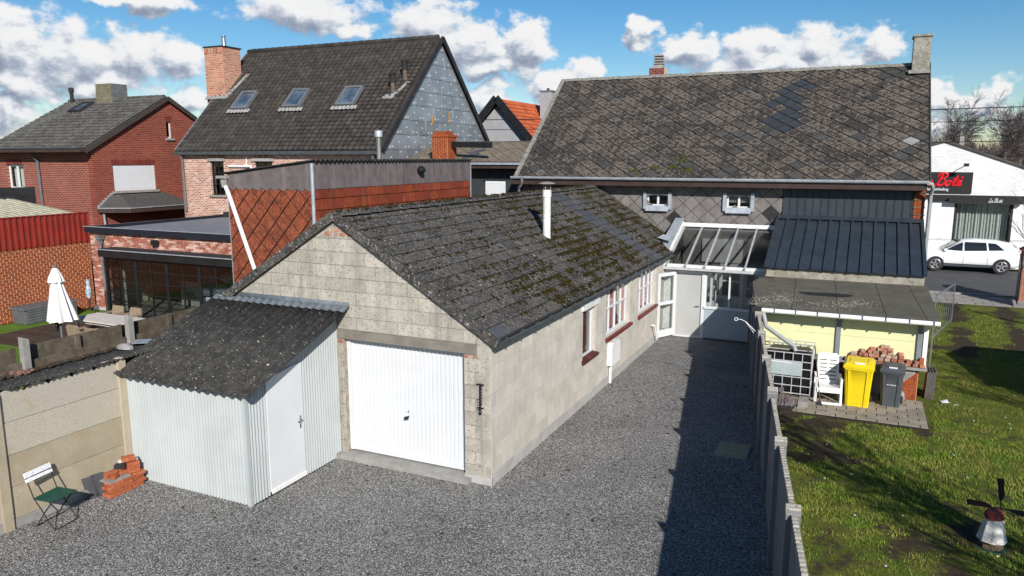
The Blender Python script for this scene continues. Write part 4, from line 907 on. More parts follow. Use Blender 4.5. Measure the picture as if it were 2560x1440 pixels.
# furniture seen through the glass
sf = thing('kitchen_island', 'pale kitchen island seen through the black steel windows', 'furniture', (-16.5, 9.6, 0)); B(-17.6, -15.4, 9.2, 10.1, .02, .9).build('body', wm('cream_unit', (.5, .5, .42), (.45, .45, .38), 2), sf); B(-17.7, -15.3, 9.1, 10.2, .9, .95).build('worktop', TABLE, sf)
lp = thing('pendant_lamp', 'pale round lamp seen inside the brick extension', 'lamp', (-14.6, 8.6, 0)); MB().lathe((-14.6, 8.6, 1.15), [(.06, 0), (.2, .08), (.24, .2), (.2, .32), (.06, .38)], 14).build('shade', IVORY, lp, True); MB().tube([(-14.6, 8.6, .02), (-14.6, 8.6, 1.2)], .02, 6).build('stand', BLACK, lp)
wc = MB(); 
for i in range(25): wc.v += [(-15.4 + .03 * i, 8.2 + .03 * math.sin(i * 1.3), .1), (-15.4 + .03 * i, 8.2 + .03 * math.sin(i * 1.3), 2.2)]
wc.f = [(2 * i, 2 * i + 2, 2 * i + 3, 2 * i + 1) for i in range(24)]; wc.single('drape', wm('blue_grey_drape', (.2, .22, .28), (.14, .15, .2), 8), (-15, 8.2, 0), 'blue grey drape hanging behind the black steel windows', 'curtain', smooth=2)
# red slate annex
an = thing('slate_annex', 'tall annex clad in rust-red slates with a mauve upper band', 'building', (-8.4, 4.2, 0))
AX0, AX1, AY0, AY1 = -9.8, -7.0, 4.2, 12.5
at_z = lambda x: 5.08 + (x - AX0) / (AX1 - AX0) * .32
m_ = MB(); m_.prism([(AX0, 0), (AX1, 0), (AX1, at_z(AX1)), (AX0, at_z(AX0))], (0, AY1, 0), UX, UZ, AY1 - AY0 - .0); ano = m_.build('wall', wm('annex_core', (.02, .011, .009), (.016, .009, .008), 3), an)
P = [p for p in diamonds(.52, .56, AX0, AX1, 1.9, 4.70)]
tiles(ano, 'slate', P, (0, AY0, 0), UX, UZ, .008, RUSTS, tilt=.016, gap=.017, jit=.004, rot=.006)
P = []
for k in range(10):
    x = AX0 + .28 * k; x1 = min(x + .30, AX1); P.append([(x, 4.72), (x + .22, 4.64), (x1, 4.70), (x1, at_z(x1)), (x, at_z(x))])
tiles(ano, 'band_slate', P, (0, AY0, 0), UX, UZ, .018, GREYSL, gap=.007, jit=.006)
tiles(ano, 'wall_tile', courses(AY0, AY1, 1.9, 4.72, .40, .285, off=.5), (AX1, 0, 0), UY, UZ, .008, RUSTT, tilt=.016, gap=.013, jit=.006, rot=.006)
P = [rp((AY0 + .4 * k, min(AY0 + .4 * k + .4, AY1), 4.70, 5.4)) for k in range(21)]
tiles(ano, 'band_slate', P, (AX1 + .012, 0, 0), UY, UZ, .012, GREYSL, gap=.007, jit=.006)
MB().corr((AX1 + .12, AY0 - .1, 5.43), UY, Vector((-(AX1 - AX0), 0, -.32)), AY1 - AY0 + .1, 3.05, .177, .026, seg=8, thick=.01).build('roof', FIBRE, an, 2)
B(AX0 - .02, AX0, AY0 - .02, AY1, .0, 5.0).build('corner_trim', ZINC, an); MB().tube([(AX1 + .03, AY0 - .045, 5.35), (AX1 + .03, AY0 - .045, 1.8)], .05, 10).build('downpipe', ZINC, an, True)
MB().tube([(AX0 + .0, AY0 - .1, 4.75), (AX0 + .1, AY0 - .1, 4.55), (-9.0, AY0 - .1, 2.7), (-8.75, AY0 - .1, 2.1)], .055, 10).build('pipe', WHITEP, an, True)
MB().lathe((AX0 - .06, AY0 - .08, 4.72), [(.07, 0), (.09, .14), (.09, .2)], 8).box(AX0 - .28, AX0 + .06, AY0 - .14, AY0 + .1, 4.95, 5.02).build('rainwater_hopper', CONCG, an)
B(AX1 + .0, AX1 + .03, AY1 - .03, AY1 + .03, 1.9, 5.35).build('corner_trim', ZINC, an)
MB().lathe((AX1 + .12, 9.1, 5.0), [(.05, 0), (.12, .05), (.14, .12), (.1, .2), (.04, .24)], 12).tube([(AX1, 9.1, 5.05), (AX1 + .12, 9.1, 5.1)], .03, 6).build('wall_lamp', BLACK, an, True)
sfl = thing('steel_flue', 'stainless steel flue with wide cap rising behind the red annex', 'flue', (-10.55, 12.2, 0)); MB().tube([(-10.55, 12.2, 2.9), (-10.55, 12.2, 6.25)], .09, 16).build('pipe', STEEL, sfl, True); MB().lathe((-10.55, 12.2, 6.22), [(.145, 0), (.145, .2), (.13, .22)], 16).build('cap', ZINC, sfl, True)
bc = thing('brick_chimney', 'orange brick chimney stack in front of the foil-covered gable', 'chimney', (-9.6, 15.4, 0)); bcs = B(-10.0, -9.3, 15.0, 15.7, 0, 6.28).build('stack', BRICKM, bc)
tiles(bcs, 'brick', courses(-10.0, -9.3, 5.0, 6.28, .21, .072), (0, 15.0, 0), UX, UZ, .008, ORBRICK, gap=.006); tiles(bcs, 'brick', courses(15.0, 15.7, 5.0, 6.28, .21, .072), (-9.3, 0, 0), UY, UZ, .008, ORBRICK, gap=.006)
bt = B(-10.04, -9.26, 14.96, 15.74, 6.28, 6.36); bt.box(-9.95, -9.4, 15.05, 15.6, 6.36, 6.5); bt.build('crown', ORBRICK, bc)
# small slate-hung house between the annex and the main house
sm = thing('slate_hung_house', 'low dark slate-hung house with white roller shutter behind the garage', 'house', (-7.5, 15.5, 0))
B(-13.0, -6.05, 15.6, 20, 0, 5.2).build('wall', SLATEG, sm)
tiles(sm.children[0], 'slate', [p for p in diamonds(.5, .5, -9.2, -6.05, 3.6, 5.15)], (0, 15.6, 0), UX, UZ, .006, SLATEG, tilt=.008, gap=.006)
rO2 = Vector((-11.3, 15.2, 5.28)); rV2 = Vector((0, 1.0, .36)).normalized()
smr = MB().prism(rp((0, 5.25, 0, 2.4)), rO2, UX, rV2, .05).prism(rp((0, 5.25, 0, 2.4)), (-6.05, 19.6, 5.28), -UX, Vector((0, -1, .36)).normalized(), .05).build('roof', SLATED, sm)
tiles(smr, 'slate', [p for p in diamonds(.5, .5, 0, 5.25, 0, 2.4)], rO2 + UX.cross(rV2) * .052, UX, rV2, .006, SLATEB, tilt=.01, gap=.006, pick=lambda u, v: SLATEN if abs(u - 2.6) < .3 and abs(v - .9) < .5 else wm('ochre_slate', (.19, .15, .11), (.11, .09, .07), 8, rv=.2, spots=[((.3, .26, .2), 24, .55, .7), ((.09, .085, .02), 5, .63, .7)], bs=.5, grain=.2))
B(-11.3, -5.85, 15.0, 15.2, 5.08, 5.28).build('fascia', BROWN, sm); B(-11.3, -5.83, 14.93, 15.02, 5.22, 5.3).build('gutter', ZINC, sm)
stp = B(-7.95, -7.1, 15.55, 15.6, 3.5, 4.62).build('roller_shutter', WHITE, sm); tiles(stp, 'slat', [rp((-7.93, -7.12, 3.5 + .055 * k, 3.55 + .055 * k)) for k in range(19)], (0, 15.55, 0), UX, UZ, .006, WHITE, gap=.001, tilt=.004)
B(-7.99, -7.06, 15.5, 15.6, 4.62, 4.68).build('shutter_box', SLATEK, sm)
MB().bar((-9.6, 15.35, 6.0), (-7.4, 15.0, 5.95), .08, .22).single('black_gutter', BLACK, (-9, 15, 5.9), 'black gutter length jutting over the low slate roof', 'gutter')
# red brick house at the left
rh = thing('red_brick_house', 'red brick house with old grey tiled roof at far left', 'house', (-30, 11.5, 0))
HX0, HX1, HY, HYR, HYB, HZ, HZR = -31.9, -25, 11.5, 15.6, 19.7, 5.93, 8.2
wr = (-30.98, -29.75, 4.05, 5.18); m_ = MB()
for r in cut([(HX0, HX1 - .3, 0, HZ)], wr): m_.prism(rp(r), (0, HY + .3, 0), UX, UZ, .3)
m_.build('wall', REDHB, rh); B(HX0, HX1, HYB - .3, HYB, 0, HZ).build('rear_wall', REDHB, rh)
MB().prism([(HY + .3, 0), (HYB - .3, 0), (HYB - .3, HZ), (HYR, HZR - .1), (HY + .3, HZ)], (HX0, 0, 0), UY, UZ, .3).build('far_gable_wall', REDHBY, rh)
g_ = MB(); 
for r in cut([(HY, HYB, 0, HZ)], (12.45, 14.68, 4.0, 5.16)): g_.prism(rp(r), (HX1 - .3, 0, 0), UY, UZ, .3)
gt = [(HY, HZ), (HYB, HZ), (HYR, HZR)]
g_.prism([(HY, HZ), (15.5, HZ), (15.5, HZR - .06)], (HX1 - .3, 0, 0), UY, UZ, .3); g_.prism([(15.82, HZ), (HYB, HZ), (15.82, HZR - .13)], (HX1 - .3, 0, 0), UY, UZ, .3)
g_.prism(rp((15.5, 15.82, HZ, 6.4)), (HX1 - .3, 0, 0), UY, UZ, .3); g_.prism([(15.5, 7.2), (15.82, 7.2), (15.82, HZR - .13), (15.6, HZR), (15.5, HZR - .06)], (HX1 - .3, 0, 0), UY, UZ, .3)
rhg = g_.build('gable_wall', REDHBY, rh)
slope = (HZR - HZ) / (HYR - HY); vH = Vector((0, 1, slope)).normalized(); sl2 = math.hypot(HYR - HY + .4, (HYR - HY + .4) * slope); hO = Vector((HX0, HY - .4, HZ + .06 - .4 * slope))
hr = MB().prism(rp((0, HX1 - HX0 + .15, 0, sl2)), hO, UX, vH, .06).prism(rp((0, HX1 - HX0 + .15, 0, sl2)), (HX1 + .15, HYB + .4, HZ + .06 - .4 * slope), -UX, Vector((0, -1, slope)).normalized(), .06).build('roof', TILER, rh)
wavy(hr, hO + UX.cross(vH) * .062, UX, vH, HX1 - HX0 + .1, sl2, .33, .30, TILER, limit=300, amp=.018)
rt = MB()
for k in range(17): rt.tube([(HX0 + .4 * k, HYR, HZR + .12), (HX0 + .4 * k + .42, HYR, HZR + .13)], [.1, .11], 7)
rt.build('ridge_tiles', TILER, hr, True)
for s_ in (1, -1): MB().bar((HX1 + .14, HYR, HZR + .06), (HX1 + .14, HYR - s_ * 4.5, HZ - .18), .05, .2).build('barge_board', wm('grey_brown_board', (.06, .05, .045), (.045, .038, .034), 3), rh)
B(HX0, HX1 + .15, HY - .62, HY - .38, HZ - .22, HZ - .02).build('eaves_box', BROWN, rh); B(HX0, HX1 + .15, HY - .66, HY - .6, HZ - .06, HZ).build('gutter', GUTTER, rh); B(HX0, HX1 + .1, HY - .4, HY, HZ - .24, HZ - .2).build('soffit', BLACKM, rh)
downpipe(rh, [(-28.6, HY - .4, HZ - .24), (-28.55, HY - .09, HZ - .6), (-28.5, HY - .09, 2.6)], .06)
wn_, bx = wall_window(rh, 'x', *wr, HY, -1, 2, 1, .09, .11, .12, WHITE, GLASS); curtain(wn_, bx, wr[0] + .1, wr[1] - .1, wr[2] + .1, wr[3] - .08, -.3, IVORY, 8); B(wr[0] - .08, wr[1] + .08, HY - .07, HY + .1, wr[2] - .09, wr[2] - .005).build('sill', CONCG, wn_); B(wr[0], wr[1], HY + .6, HY + .62, 3.5, 5.5).build('room', DARKIN, wn_)
tiles(wn_, 'soldier_brick', [rp((wr[0] + .08 * k, wr[0] + .072 + .08 * k, wr[3] + .01, wr[3] + .22)) for k in range(15)], (0, HY, 0), UX, UZ, .008, wm('dark_red_brick', (.2, .04, .026), (.15, .03, .02), 9, rv=.2))
stt = B(HX1 - .1, HX1 - .05, 12.45, 14.68, 4.0, 5.16).build('roller_shutter', WHITE, rh); tiles(stt, 'slat', [rp((12.47, 14.66, 4.08 + .052 * k, 4.128 + .052 * k)) for k in range(20)], (HX1 - .05, 0, 0), UY, UZ, .006, WHITE, gap=.001, tilt=.004)
B(HX1 - .02, HX1 + .1, 12.35, 14.78, 3.90, 3.995).build('sill', CONCG, rh)
tiles(rhg, 'soldier_brick', [rp((12.4 + .08 * k, 12.472 + .08 * k, 5.18, 5.4)) for k in range(29)], (HX1, 0, 0), UY, UZ, .008, MATS['dark_red_brick'])
tiles(rhg, 'soldier_brick', [rp((15.46 + .08 * k, 15.532 + .08 * k, 7.22, 7.42)) for k in range(5)], (HX1, 0, 0), UY, UZ, .008, MATS['dark_red_brick'])
wn_, bx = wall_window(rh, 'y', 15.5, 15.82, 6.4, 7.2, HX1, 1, 1, 1, .06, .03, .1, WHITE, GLASSD); B(HX1 - .02, HX1 + .08, 15.42, 15.9, 6.3, 6.395).build('sill', CONCG, wn_); B(HX1 - .5, HX1 - .45, 15.3, 16, 6, 7.4).build('room', DARKIN, wn_)
skylight(hr, Vector((-30.2, 14.3, HZ + (14.3 - HY) * slope + .13)), UX, vH, .8, 1.0, BLACKM, False)
chb = B(-29.3, -28.2, 15.2, 16.1, 7.4, 9.05).build('chimney', wm('grey_slate_chimney', (.17, .165, .13), (.13, .125, .10), 4), rh)
tiles(chb, 'slate', courses(-29.3, -28.2, 8.1, 9.05, .3, .17), (0, 15.2, 0), UX, UZ, .006, wm('olive_slate', (.19, .17, .11), (.15, .135, .09), 6, rv=.15), gap=.006); tiles(chb, 'slate', courses(15.2, 16.1, 8.1, 9.05, .3, .17), (-28.2, 0, 0), UY, UZ, .006, wm('grey_hung_slate', (.15, .16, .165), (.12, .13, .135), 6, rv=.18), gap=.006)
MB().tube([(-31.4, 15.4, 7.9), (-31.4, 15.4, 8.9)], .09, 10).lathe((-31.4, 15.4, 8.75), [(.13, 0), (.13, .2), (.08, .22)], 10).build('vent_pipe', BLACKM, rh, True)
# bay on the gable side with its hipped slate roof
by = MB().prism([(12.0, 0), (16.0, 0), (15.4, .95), (12.6, .95)], (HX1, 0, 0), UY, UX, 3.0); by.build('bay_wall', REDHBY, rh)
BE = [(HX1 - .0, 11.55), (HX1 + 1.25, 12.25), (HX1 + 1.25, 15.75), (HX1, 16.45)]; TPP = [(HX1, 12.25, 3.85), (HX1 + .3, 12.5, 3.85), (HX1 + .3, 14.9, 3.85), (HX1, 15.1, 3.85)]
MB().add([(a, b, 3.28) for a, b in BE] + TPP, [(0, 1, 5, 4), (1, 2, 6, 5), (2, 3, 7, 6), (4, 5, 6, 7)]).build('bay_roof', SLATED, rh)
mb = MB()
for a, b in zip(BE[:-1], BE[1:]): mb.bar((a[0], a[1], 3.19), (b[0], b[1], 3.19), .06, .2)
mb.build('bay_fascia', BROWN, rh); mb = MB()
for a, b in zip(BE[:-1], BE[1:]): mb.bar((a[0] + .02, a[1], 3.29), (b[0] + .02, b[1], 3.29), .09, .03)
mb.build('bay_gutter', ZINC, rh); MB().add([(a, b, 3.1) for a, b in BE], [(3, 2, 1, 0)]).build('bay_soffit', BLACKM, rh)
for k in range(6): B(HX1 + .002, HX1 + .02, 12.2 - .13 * k, 12.34 - .13 * k, 3.75 - .1 * k, 3.93 - .1 * k).build('step_flashing', ZINC, rh)
downpipe(rh, [(HX1 + .1, 11.75, 3.1), (HX1 + .08, 11.8, 2.4)], .05, ZINC)
# boundary garage clad in red sheet
bg = thing('red_clad_garage', 'orange brick garage wall topped with red corrugated cladding at left', 'garage', (-20.3, 4, 0))
bgw = B(-24.5, -20.31, -6, 7.65, 0, 2.5).build('wall', BRICKM, bg)
tiles(bgw, 'brick', courses(3.6, 7.65, .0, 2.5, .205, .098), (-20.31, 0, 0), UY, UZ, .01, ORBRICK, gap=.014, jit=.004, far='far_bricks')
tiles(bgw, 'brick', courses(-6, 3.6, .0, 2.5, .205, .098), (-20.31, 0, 0), UY, UZ, .01, ORBRICK, gap=.014, limit=0, far='far_bricks')
MB().corr((-20.28, -6, 2.46), UY, UZ, 13.68, 1.06, .205, .035, True).build('cladding', REDCLAD, bg)
B(-20.34, -20.24, -6, 7.7, 3.5, 3.53).build('capping', REDCLAD, bg); B(-20.6, -20.29, 7.62, 7.68, 2.4, 3.5).build('cladding_return', REDCLAD, bg)
MB().corr((-20.35, -6, 3.4), UY, Vector((-1, 0, .12)), 13.6, 4.2, .25, .03, True).build('roof', PALEROOF, bg)
B(-24.9, -24.5, -6, 7.8, 3.6, 4.0).build('upstand', BLACKM, bg)
MB().prism([(0, 0), (3.4, 0), (3.4, .3), (0, .3)], (-24.3, 7.7, 3.1), Vector((.9, .0, -.2)), Vector((0, 1, 0)), .02).build('side_flashing', PALEROOF, bg)
cp_ = thing('carport_roof', 'brown and clear striped sheet roof at the far left edge', 'roof', (-30, 6.5, 0))
cols_ = [plain('blue_grey_sheet', (.16, .18, .25)), plain('brown_sheet', (.085, .035, .03)), plain('clear_sheet', (.35, .36, .37)), plain('white_sheet', (.62, .63, .65))]
xs = -33.0
for w_, c_ in ((2.0, 0), (1.2, 1), (.2, 3), (.8, 2), (.2, 3), (.6, 2), (1.4, 1)):
    MB().prism(rp((0, w_ - .01, 0, 2.6)), (xs, 6.6, 3.55 + (xs + 33) * .015), UX, Vector((0, 1, .22)), .04).build('roof_sheet', cols_[c_], cp_); xs += w_
B(-33, -25.2, 6.4, 9.2, 3.3, 3.5).build('frame', BLACKM, cp_); B(-25.6, -25.5, 6.6, 9.2, 3.3, 4.3).build('end_frame', BLACKM, cp_)
for x in (-32.5, -26.4): B(x, x + .12, 6.5, 6.62, 0, 3.3).build('post', BLACKM, cp_)
# garden furniture
pa = thing('closed_parasol', 'closed white garden parasol standing on the neighbour terrace', 'parasol', (-15.4, 3.0, 0))
MB().tube([(-15.4, 3.0, .05), (-15.4, 3.0, 2.3)], .03, 10).build('pole', GREYP, pa, True); B(-15.7, -15.1, 2.7, 3.3, 0, .06).build('base', CONCG, pa)
cl = MB(); n = 48
def ring(z, r, a, ox=0):
    return [(-15.4 + ox + (r + a * math.cos(k / n * 6.283 * 8)) * math.cos(k / n * 6.283), 3.0 + (r + a * math.cos(k / n * 6.283 * 8)) * math.sin(k / n * 6.283), z) for k in range(n)]
rs_ = [ring(.86, .33, .09, .12), ring(1.2, .27, .07, .08), ring(1.6, .2, .04, .04), ring(2.02, .13, .015, .0)]
for q in rs_: cl.v += q
cl.f = [(j * n + k, j * n + (k + 1) % n, (j + 1) * n + (k + 1) % n, (j + 1) * n + k) for j in range(len(rs_) - 1) for k in range(n)]
cl.build('canopy', CLOTH, pa, 2)
cl = MB(); rs_ = [ring(1.98, .2, .03), ring(2.12, .17, .02), ring(2.36, .07, .004), ring(2.4, .01, 0)]
for q in rs_: cl.v += q
cl.f = [(j * n + k, j * n + (k + 1) % n, (j + 1) * n + (k + 1) % n, (j + 1) * n + k) for j in range(len(rs_) - 1) for k in range(n)]
cl.build('vent_cap', CLOTH, pa, 2); MB().lathe((-15.4, 3, 2.38), [(.05, 0), (.05, .06), (.02, .08)], 10).build('finial', GREYP, pa); MB().box(-15.5, -15.43, 2.9, 2.97, .55, .85).tube([(-15.43, 2.93, .7), (-15.3, 2.8, .75)], .015, 6).build('crank', BLACK, pa)
dx = thing('deck_box', 'grey slatted garden storage box against the orange brick wall', 'storage box', (-19.75, 5.2, 0)); B(-20.1, -19.42, 4.5, 6.3, .02, .5).build('body', BOXGREY, dx); B(-20.14, -19.38, 4.45, 6.35, .5, .57).build('lid', BOXGREY, dx)
for k in range(5): B(-19.43, -19.40, 4.56, 6.24, .08 + .085 * k, .14 + .085 * k).build('slat', BOXGREY, dx); B(-20.05, -19.47, 4.485, 4.5, .08 + .085 * k, .14 + .085 * k).build('slat', BOXGREY, dx)
tt = thing('garden_table', 'whitewashed wooden garden table behind the board fence', 'table', (-14.8, 4.1, 0))
for k in range(6): MB().prism(rp((0, 2.1, .16 * k, .16 * k + .153)), (-15.9, 3.6, .71), UX, UY, .04).build('plank', TABLE, tt)
for x in (-15.75, -13.95):
    for y in (3.68, 4.45): B(x, x + .08, y, y + .08, 0, .7).build('leg', TABLE, tt)
B(-15.75, -13.9, 3.7, 3.73, .62, .7).build('apron', TABLE, tt)
def rattan(x, y, rz, lab):
    c = thing('rattan_chair', lab, 'chair', (x, y, 0), rz, 'rattan chairs around the garden table')
    B(-.27, .27, -.27, .27, .36, .45).build('seat', RATTAN, c); MB().prism([(-.27, 0), (.27, 0), (.24, .36), (.18, .40), (-.18, .40), (-.24, .36)], (0, .27, .42), UX, Vector((0, .18, 1)), .05).build('backrest', RATTAN, c)
    for s_ in (-1, 1): B(s_ * .27 - .03, s_ * .27 + .03, -.27, .27, .60, .65).build('armrest', RATTAN, c)
    for a in (-1, 1):
        for b in (-1, 1): B(a * .24 - .025, a * .24 + .025, b * .24 - .025, b * .24 + .025, 0, .62 if b < 0 else .4).build('leg', RATTAN, c)
rattan(-14.6, 3.1, math.pi, 'left rattan chair on the board fence side of the garden table'); rattan(-13.75, 3.05, math.pi, 'right rattan chair on the board fence side of the garden table')
rattan(-15.95, 5.0, 0, 'left rattan chair on the window side of the garden table'); rattan(-15.15, 5.0, 0, 'right rattan chair on the window side of the garden table')
ln = thing('garden_lantern', 'small black lantern beside the extension corner', 'lantern', (-18.4, 6.3, 0)); MB().lathe((-18.4, 6.3, .0), [(.12, 0), (.12, .03), (.1, .05)], 4).lathe((-18.4, 6.3, .33), [(.12, 0), (.03, .12), (.03, .15)], 4).build('case', BLACK, ln); B(-18.47, -18.33, 6.23, 6.37, .04, .34).build('pane', GLASSD, ln)
st = thing('garden_statue', 'small blue and white glazed figure by the extension corner', 'figure', (-19.75, 7.0, 0)); MB().lathe((-19.7, 7.0, .45), [(.03, 0), (.09, .12), (.11, .3), (.08, .45), (.05, .52), (.075, .6), (.06, .68), (.01, .72)], 10, .8, 1).build('body', wm('blue_white_glaze', (.12, .28, .42), (.6, .62, .6), 12), st, True); MB().tube([(-19.7, 7.0, 0), (-19.7, 7.0, .47)], .04, 8).build('stand', BROWN, st)
# ---------------------------------------------------------------- main house
mh = thing('main_house', 'long house with large diamond-slate roof and slate-hung rear wall', 'house', (.5, 14.5, 0))
MX0, MX1, MY, MYR, MYB, MZ, MZR = -5.9, 7.08, 14.5, 18.9, 23.3, 4.72, 8.6
w1, w2 = (-1.25, -.51, 3.87, 4.28), (1.40, 2.16, 3.87, 4.30)
m_ = MB(); rr = [(MX0, MX1, 0, MZ)]
for h_ in (w1, w2): rr = cut(rr, h_)
for r in rr: m_.prism(rp(r), (0, MY + .3, 0), UX, UZ, .29)
m_.box(MX0, MX1, MYB - .3, MYB, 0, MZ); m_.prism([(MY, 0), (MYB, 0), (MYB, MZ), (MYR, MZR - .1), (MY, MZ)], (MX0, 0, 0), UY, UZ, .3); m_.prism([(MY, 0), (MYB, 0), (MYB, MZ), (MYR, MZR - .1), (MY, MZ)], (MX1 - .3, 0, 0), UY, UZ, .3)
mw = m_.build('wall', wm('dark_wall_core', (.05, .045, .042), (.04, .036, .034), 3), mh)
P = []
for p in diamonds(.56, .52, MX0, 3.12, 2.95, 4.58, minarea=.004):
    u, v = [sum(q) / len(p) for q in zip(*p)]
    if any(a - .12 < u < b + .12 and c - .12 < v < d + .05 for a, b, c, d in (w1, w2)):
        for h_ in (w1, w2):
            if h_[0] - .12 < u < h_[1] + .12:
                l = clip(p, 1, 0, h_[0]); r = clip(p, -1, 0, -h_[1]); t_ = clip(clip(clip(p, 0, -1, -h_[3]), 1, 0, h_[1]), -1, 0, -h_[0]); b_ = clip(clip(clip(p, 0, 1, h_[2]), 1, 0, h_[1]), -1, 0, -h_[0])
                P += [q for q in (l, r, t_, b_) if len(q) > 2 and area(q) > .003]
    else: P.append(p)
tiles(mw, 'slate', P, (0, MY + .01, 0), UX, UZ, .008, SLATEW, tilt=.018, gap=.010, jit=.004, rot=.006,
      pick=lambda u, v: SLATEK if math.hypot(u + .28, v - 3.47) < .19 or math.hypot(u - 2.83, v - 3.55) < .19 else SLATEW)
for i, (a, b, c, d) in enumerate((w1, w2)):
    wn_, bx = wall_window(mh, 'x', a, b, c, d, MY, -1, 2, 1, .055, .07, .05, WHITE, GLASSD)
    B(a - .11, a, MY - .10, MY + .05, c - .10, d + .05).build('zinc_cheek', ZINC, wn_); B(b, b + .11, MY - .10, MY + .05, c - .10, d + .05).build('zinc_cheek', ZINC, wn_)
    MB().prism([(a - .02, 0), (b + .02, 0), (b + .02, .18), (a - .02, .18)], (0, MY - .11, c - .17), UX, Vector((0, .35, 1)), .03).build('sill', ZINC, wn_)
    hm = MB(); hm.prism([(a, d - .02)] + [(a + (b - a) * k / 8, d - .02 - .05 * (2 * k / 8 - 1) ** 2 + .0) for k in range(9)] + [(b, d - .02), (b, d + .03), (a, d + .03)], (0, MY - .02, 0), UX, UZ, .05); hm.build('arched_head', SLATEW, wn_)
    B(a - .3, b + .3, MY + .6, MY + .62, c - .4, d + .3).build('room', DARKIN, wn_)
    if i: curtain(wn_, bx, a + .05, b - .05, d - .26, d - .03, -.14, IVORY, 9)
# standing-seam cladding boards on the right part of the wall and the brick strip
for k in range(16):
    x = 3.14 + .226 * k; B(x, x + .219, MY - .035, MY + .0, 3.62, 4.58).build('cladding_board', wm('slate_blue_cladding', (.042, .053, .064), (.033, .042, .052), 2, rough=.42, bs=.03, grain=.05), mw)
    B(x + .195, x + .215, MY - .055, MY - .03, 3.62, 4.58).build('seam', MATS['slate_blue_cladding'], mw)
B(3.1, 7.06, MY - .09, MY - .0, 3.56, 3.66).build('cladding_trim', MATS['slate_blue_cladding'], mw)
tiles(mw, 'brick', courses(6.80, 7.08, 3.66, 4.58, .2, .075), (0, MY - .0, 0), UX, UZ, .012, ORBRICK, gap=.006)
for k in range(4): B(6.79, 7.10, MY - .03, MY - .015, 3.8 + .22 * k, 3.83 + .22 * k).build('batten', WOODO, mw)
ms_ = (MZR - 4.80) / (MYR - 14.2); vM = Vector((0, 1, ms_)).normalized(); sM = math.hypot(MYR - 14.2, MZR - 4.80); mO = Vector((-6.02, 14.2, 4.80)); NM = UX.cross(vM)
mr = MB().prism(rp((0, 13.16, 0, sM)), mO - NM * .06, UX, vM, .055).prism(rp((0, 13.16, 0, sM)), Vector((7.14, 23.6, 4.80)) , -UX, Vector((0, -1, ms_)).normalized(), .055)
mro = mr.build('roof', BLACKM, mh)
NEWS = [(9.20, 5.0), (8.88, 4.55), (8.53, 4.1), (9.1, 4.05), (8.98, 3.6), (8.57, 3.2), (9.14, 3.25), (8.92, 2.75)]
nr = random.Random(12)
def mpick(u, v):
    if any(abs(u - a) < .31 and abs(v - b) < .25 for a, b in NEWS): return wm('blue_black_slate', (.042, .047, .054), (.034, .038, .044), 4, rough=.5, bs=.06, grain=.05)
    if abs(u - 12.63) < .26 and abs(v - 1.98) < .2: return wm('pale_slate', (.30, .30, .29), (.22, .22, .21), 6)
    if (u > 12.2 and v < 1.7 and nr.random() < .4) or (nr.random() < .04) or (v > 5.4 and u > 11.5): return SLATED
    d_ = fbm(np.array(u * .7), np.array(v * .9)); 
    return SLATED if d_ > .66 and nr.random() < .5 else SLATEB
tiles(mro, 'slate', diamonds(.575, .47, 0, 13.16, 0, sM, tip=.12), mO, UX, vM, .007, SLATEB, tilt=.020, gap=.018, limit=300, jit=.006, pick=mpick, rot=.006, far='far_slates', rim=True)
ms = MB(); rd.seed(3)
for k in range(150):
    u, v = rd.choice(((5.75, 1.05), (5.85, .9), (5.0, .55), (4.3, .35), (6.1, .4), (5.6, .6))); dome(mO + UX * (u + rd.gauss(0, .09)) + vM * (v + rd.gauss(0, .05)) + NM * .02, rd.uniform(.02, .05), .03, UX, vM, NM)
ms.build('moss', wm('bright_moss', (.05, .07, .01), (.035, .045, .008), 9, rv=.3), mro, kind='stuff')
rt = MB()
for k in range(33):
    x = -6.02 + .4 * k; z = MZR + .05 + .008 * (k % 2)
    rt.add([(x + b, MYR + a, z - abs(a) * .8 + (.008 if b else 0)) for b in (0, .397) for a in (-.15, 0, .15)], [(0, 3, 4, 1), (1, 4, 5, 2)])
    rt.add([(x, MYR + a, z - abs(a) * .8 - dz) for dz in (0, .03) for a in (-.15, 0, .15)], [(0, 1, 4, 3), (1, 2, 5, 4)])
rt.build('ridge_caps', wm('ridge_cement', (.30, .285, .25), (.16, .15, .13), 10, bs=.5, grain=.2), mro)
for s_, x in ((1, -6.03), (1, 7.15)): MB().bar((x, 14.15, 4.78), (x, MYR, MZR + .02), .16 if x < 0 else .04, .07).build('verge', MATS['ridge_cement'] if x < 0 else SLATED, mro)
B(-6.1, 7.08, 14.02, 14.18, 4.55, 4.74).build('fascia', BROWN, mh); B(-6.0, 7.05, 14.18, 14.5, 4.56, 4.6).build('soffit', BROWN, mh)
gm_ = MB(); n = 8; sec = [(13.97 + .06 * math.cos(math.pi + math.pi * k / n), 4.80 + .07 * math.sin(math.pi + math.pi * k / n)) for k in range(n + 1)] + [(14.03, 4.83), (13.91, 4.83)]
gm_.add([(x, y, z) for x in (-6.12, 7.12) for y, z in sec], [(i, (i + 1) % len(sec), (i + 1) % len(sec) + len(sec), i + len(sec)) for i in range(len(sec))]); gmo = gm_.build('gutter', ZINC, mh, True)
MB().tube([(7.05, 13.97, 4.76), (7.18, 14.0, 4.74), (7.22, 14.1, 4.62), (7.2, 14.3, 4.4), (7.2, 14.35, 2.0), (7.2, 14.35, .1)], .055, 12).build('downpipe', wm('pale_grey_pipe', (.36, .37, .37), (.3, .31, .31), 4), mh, True)
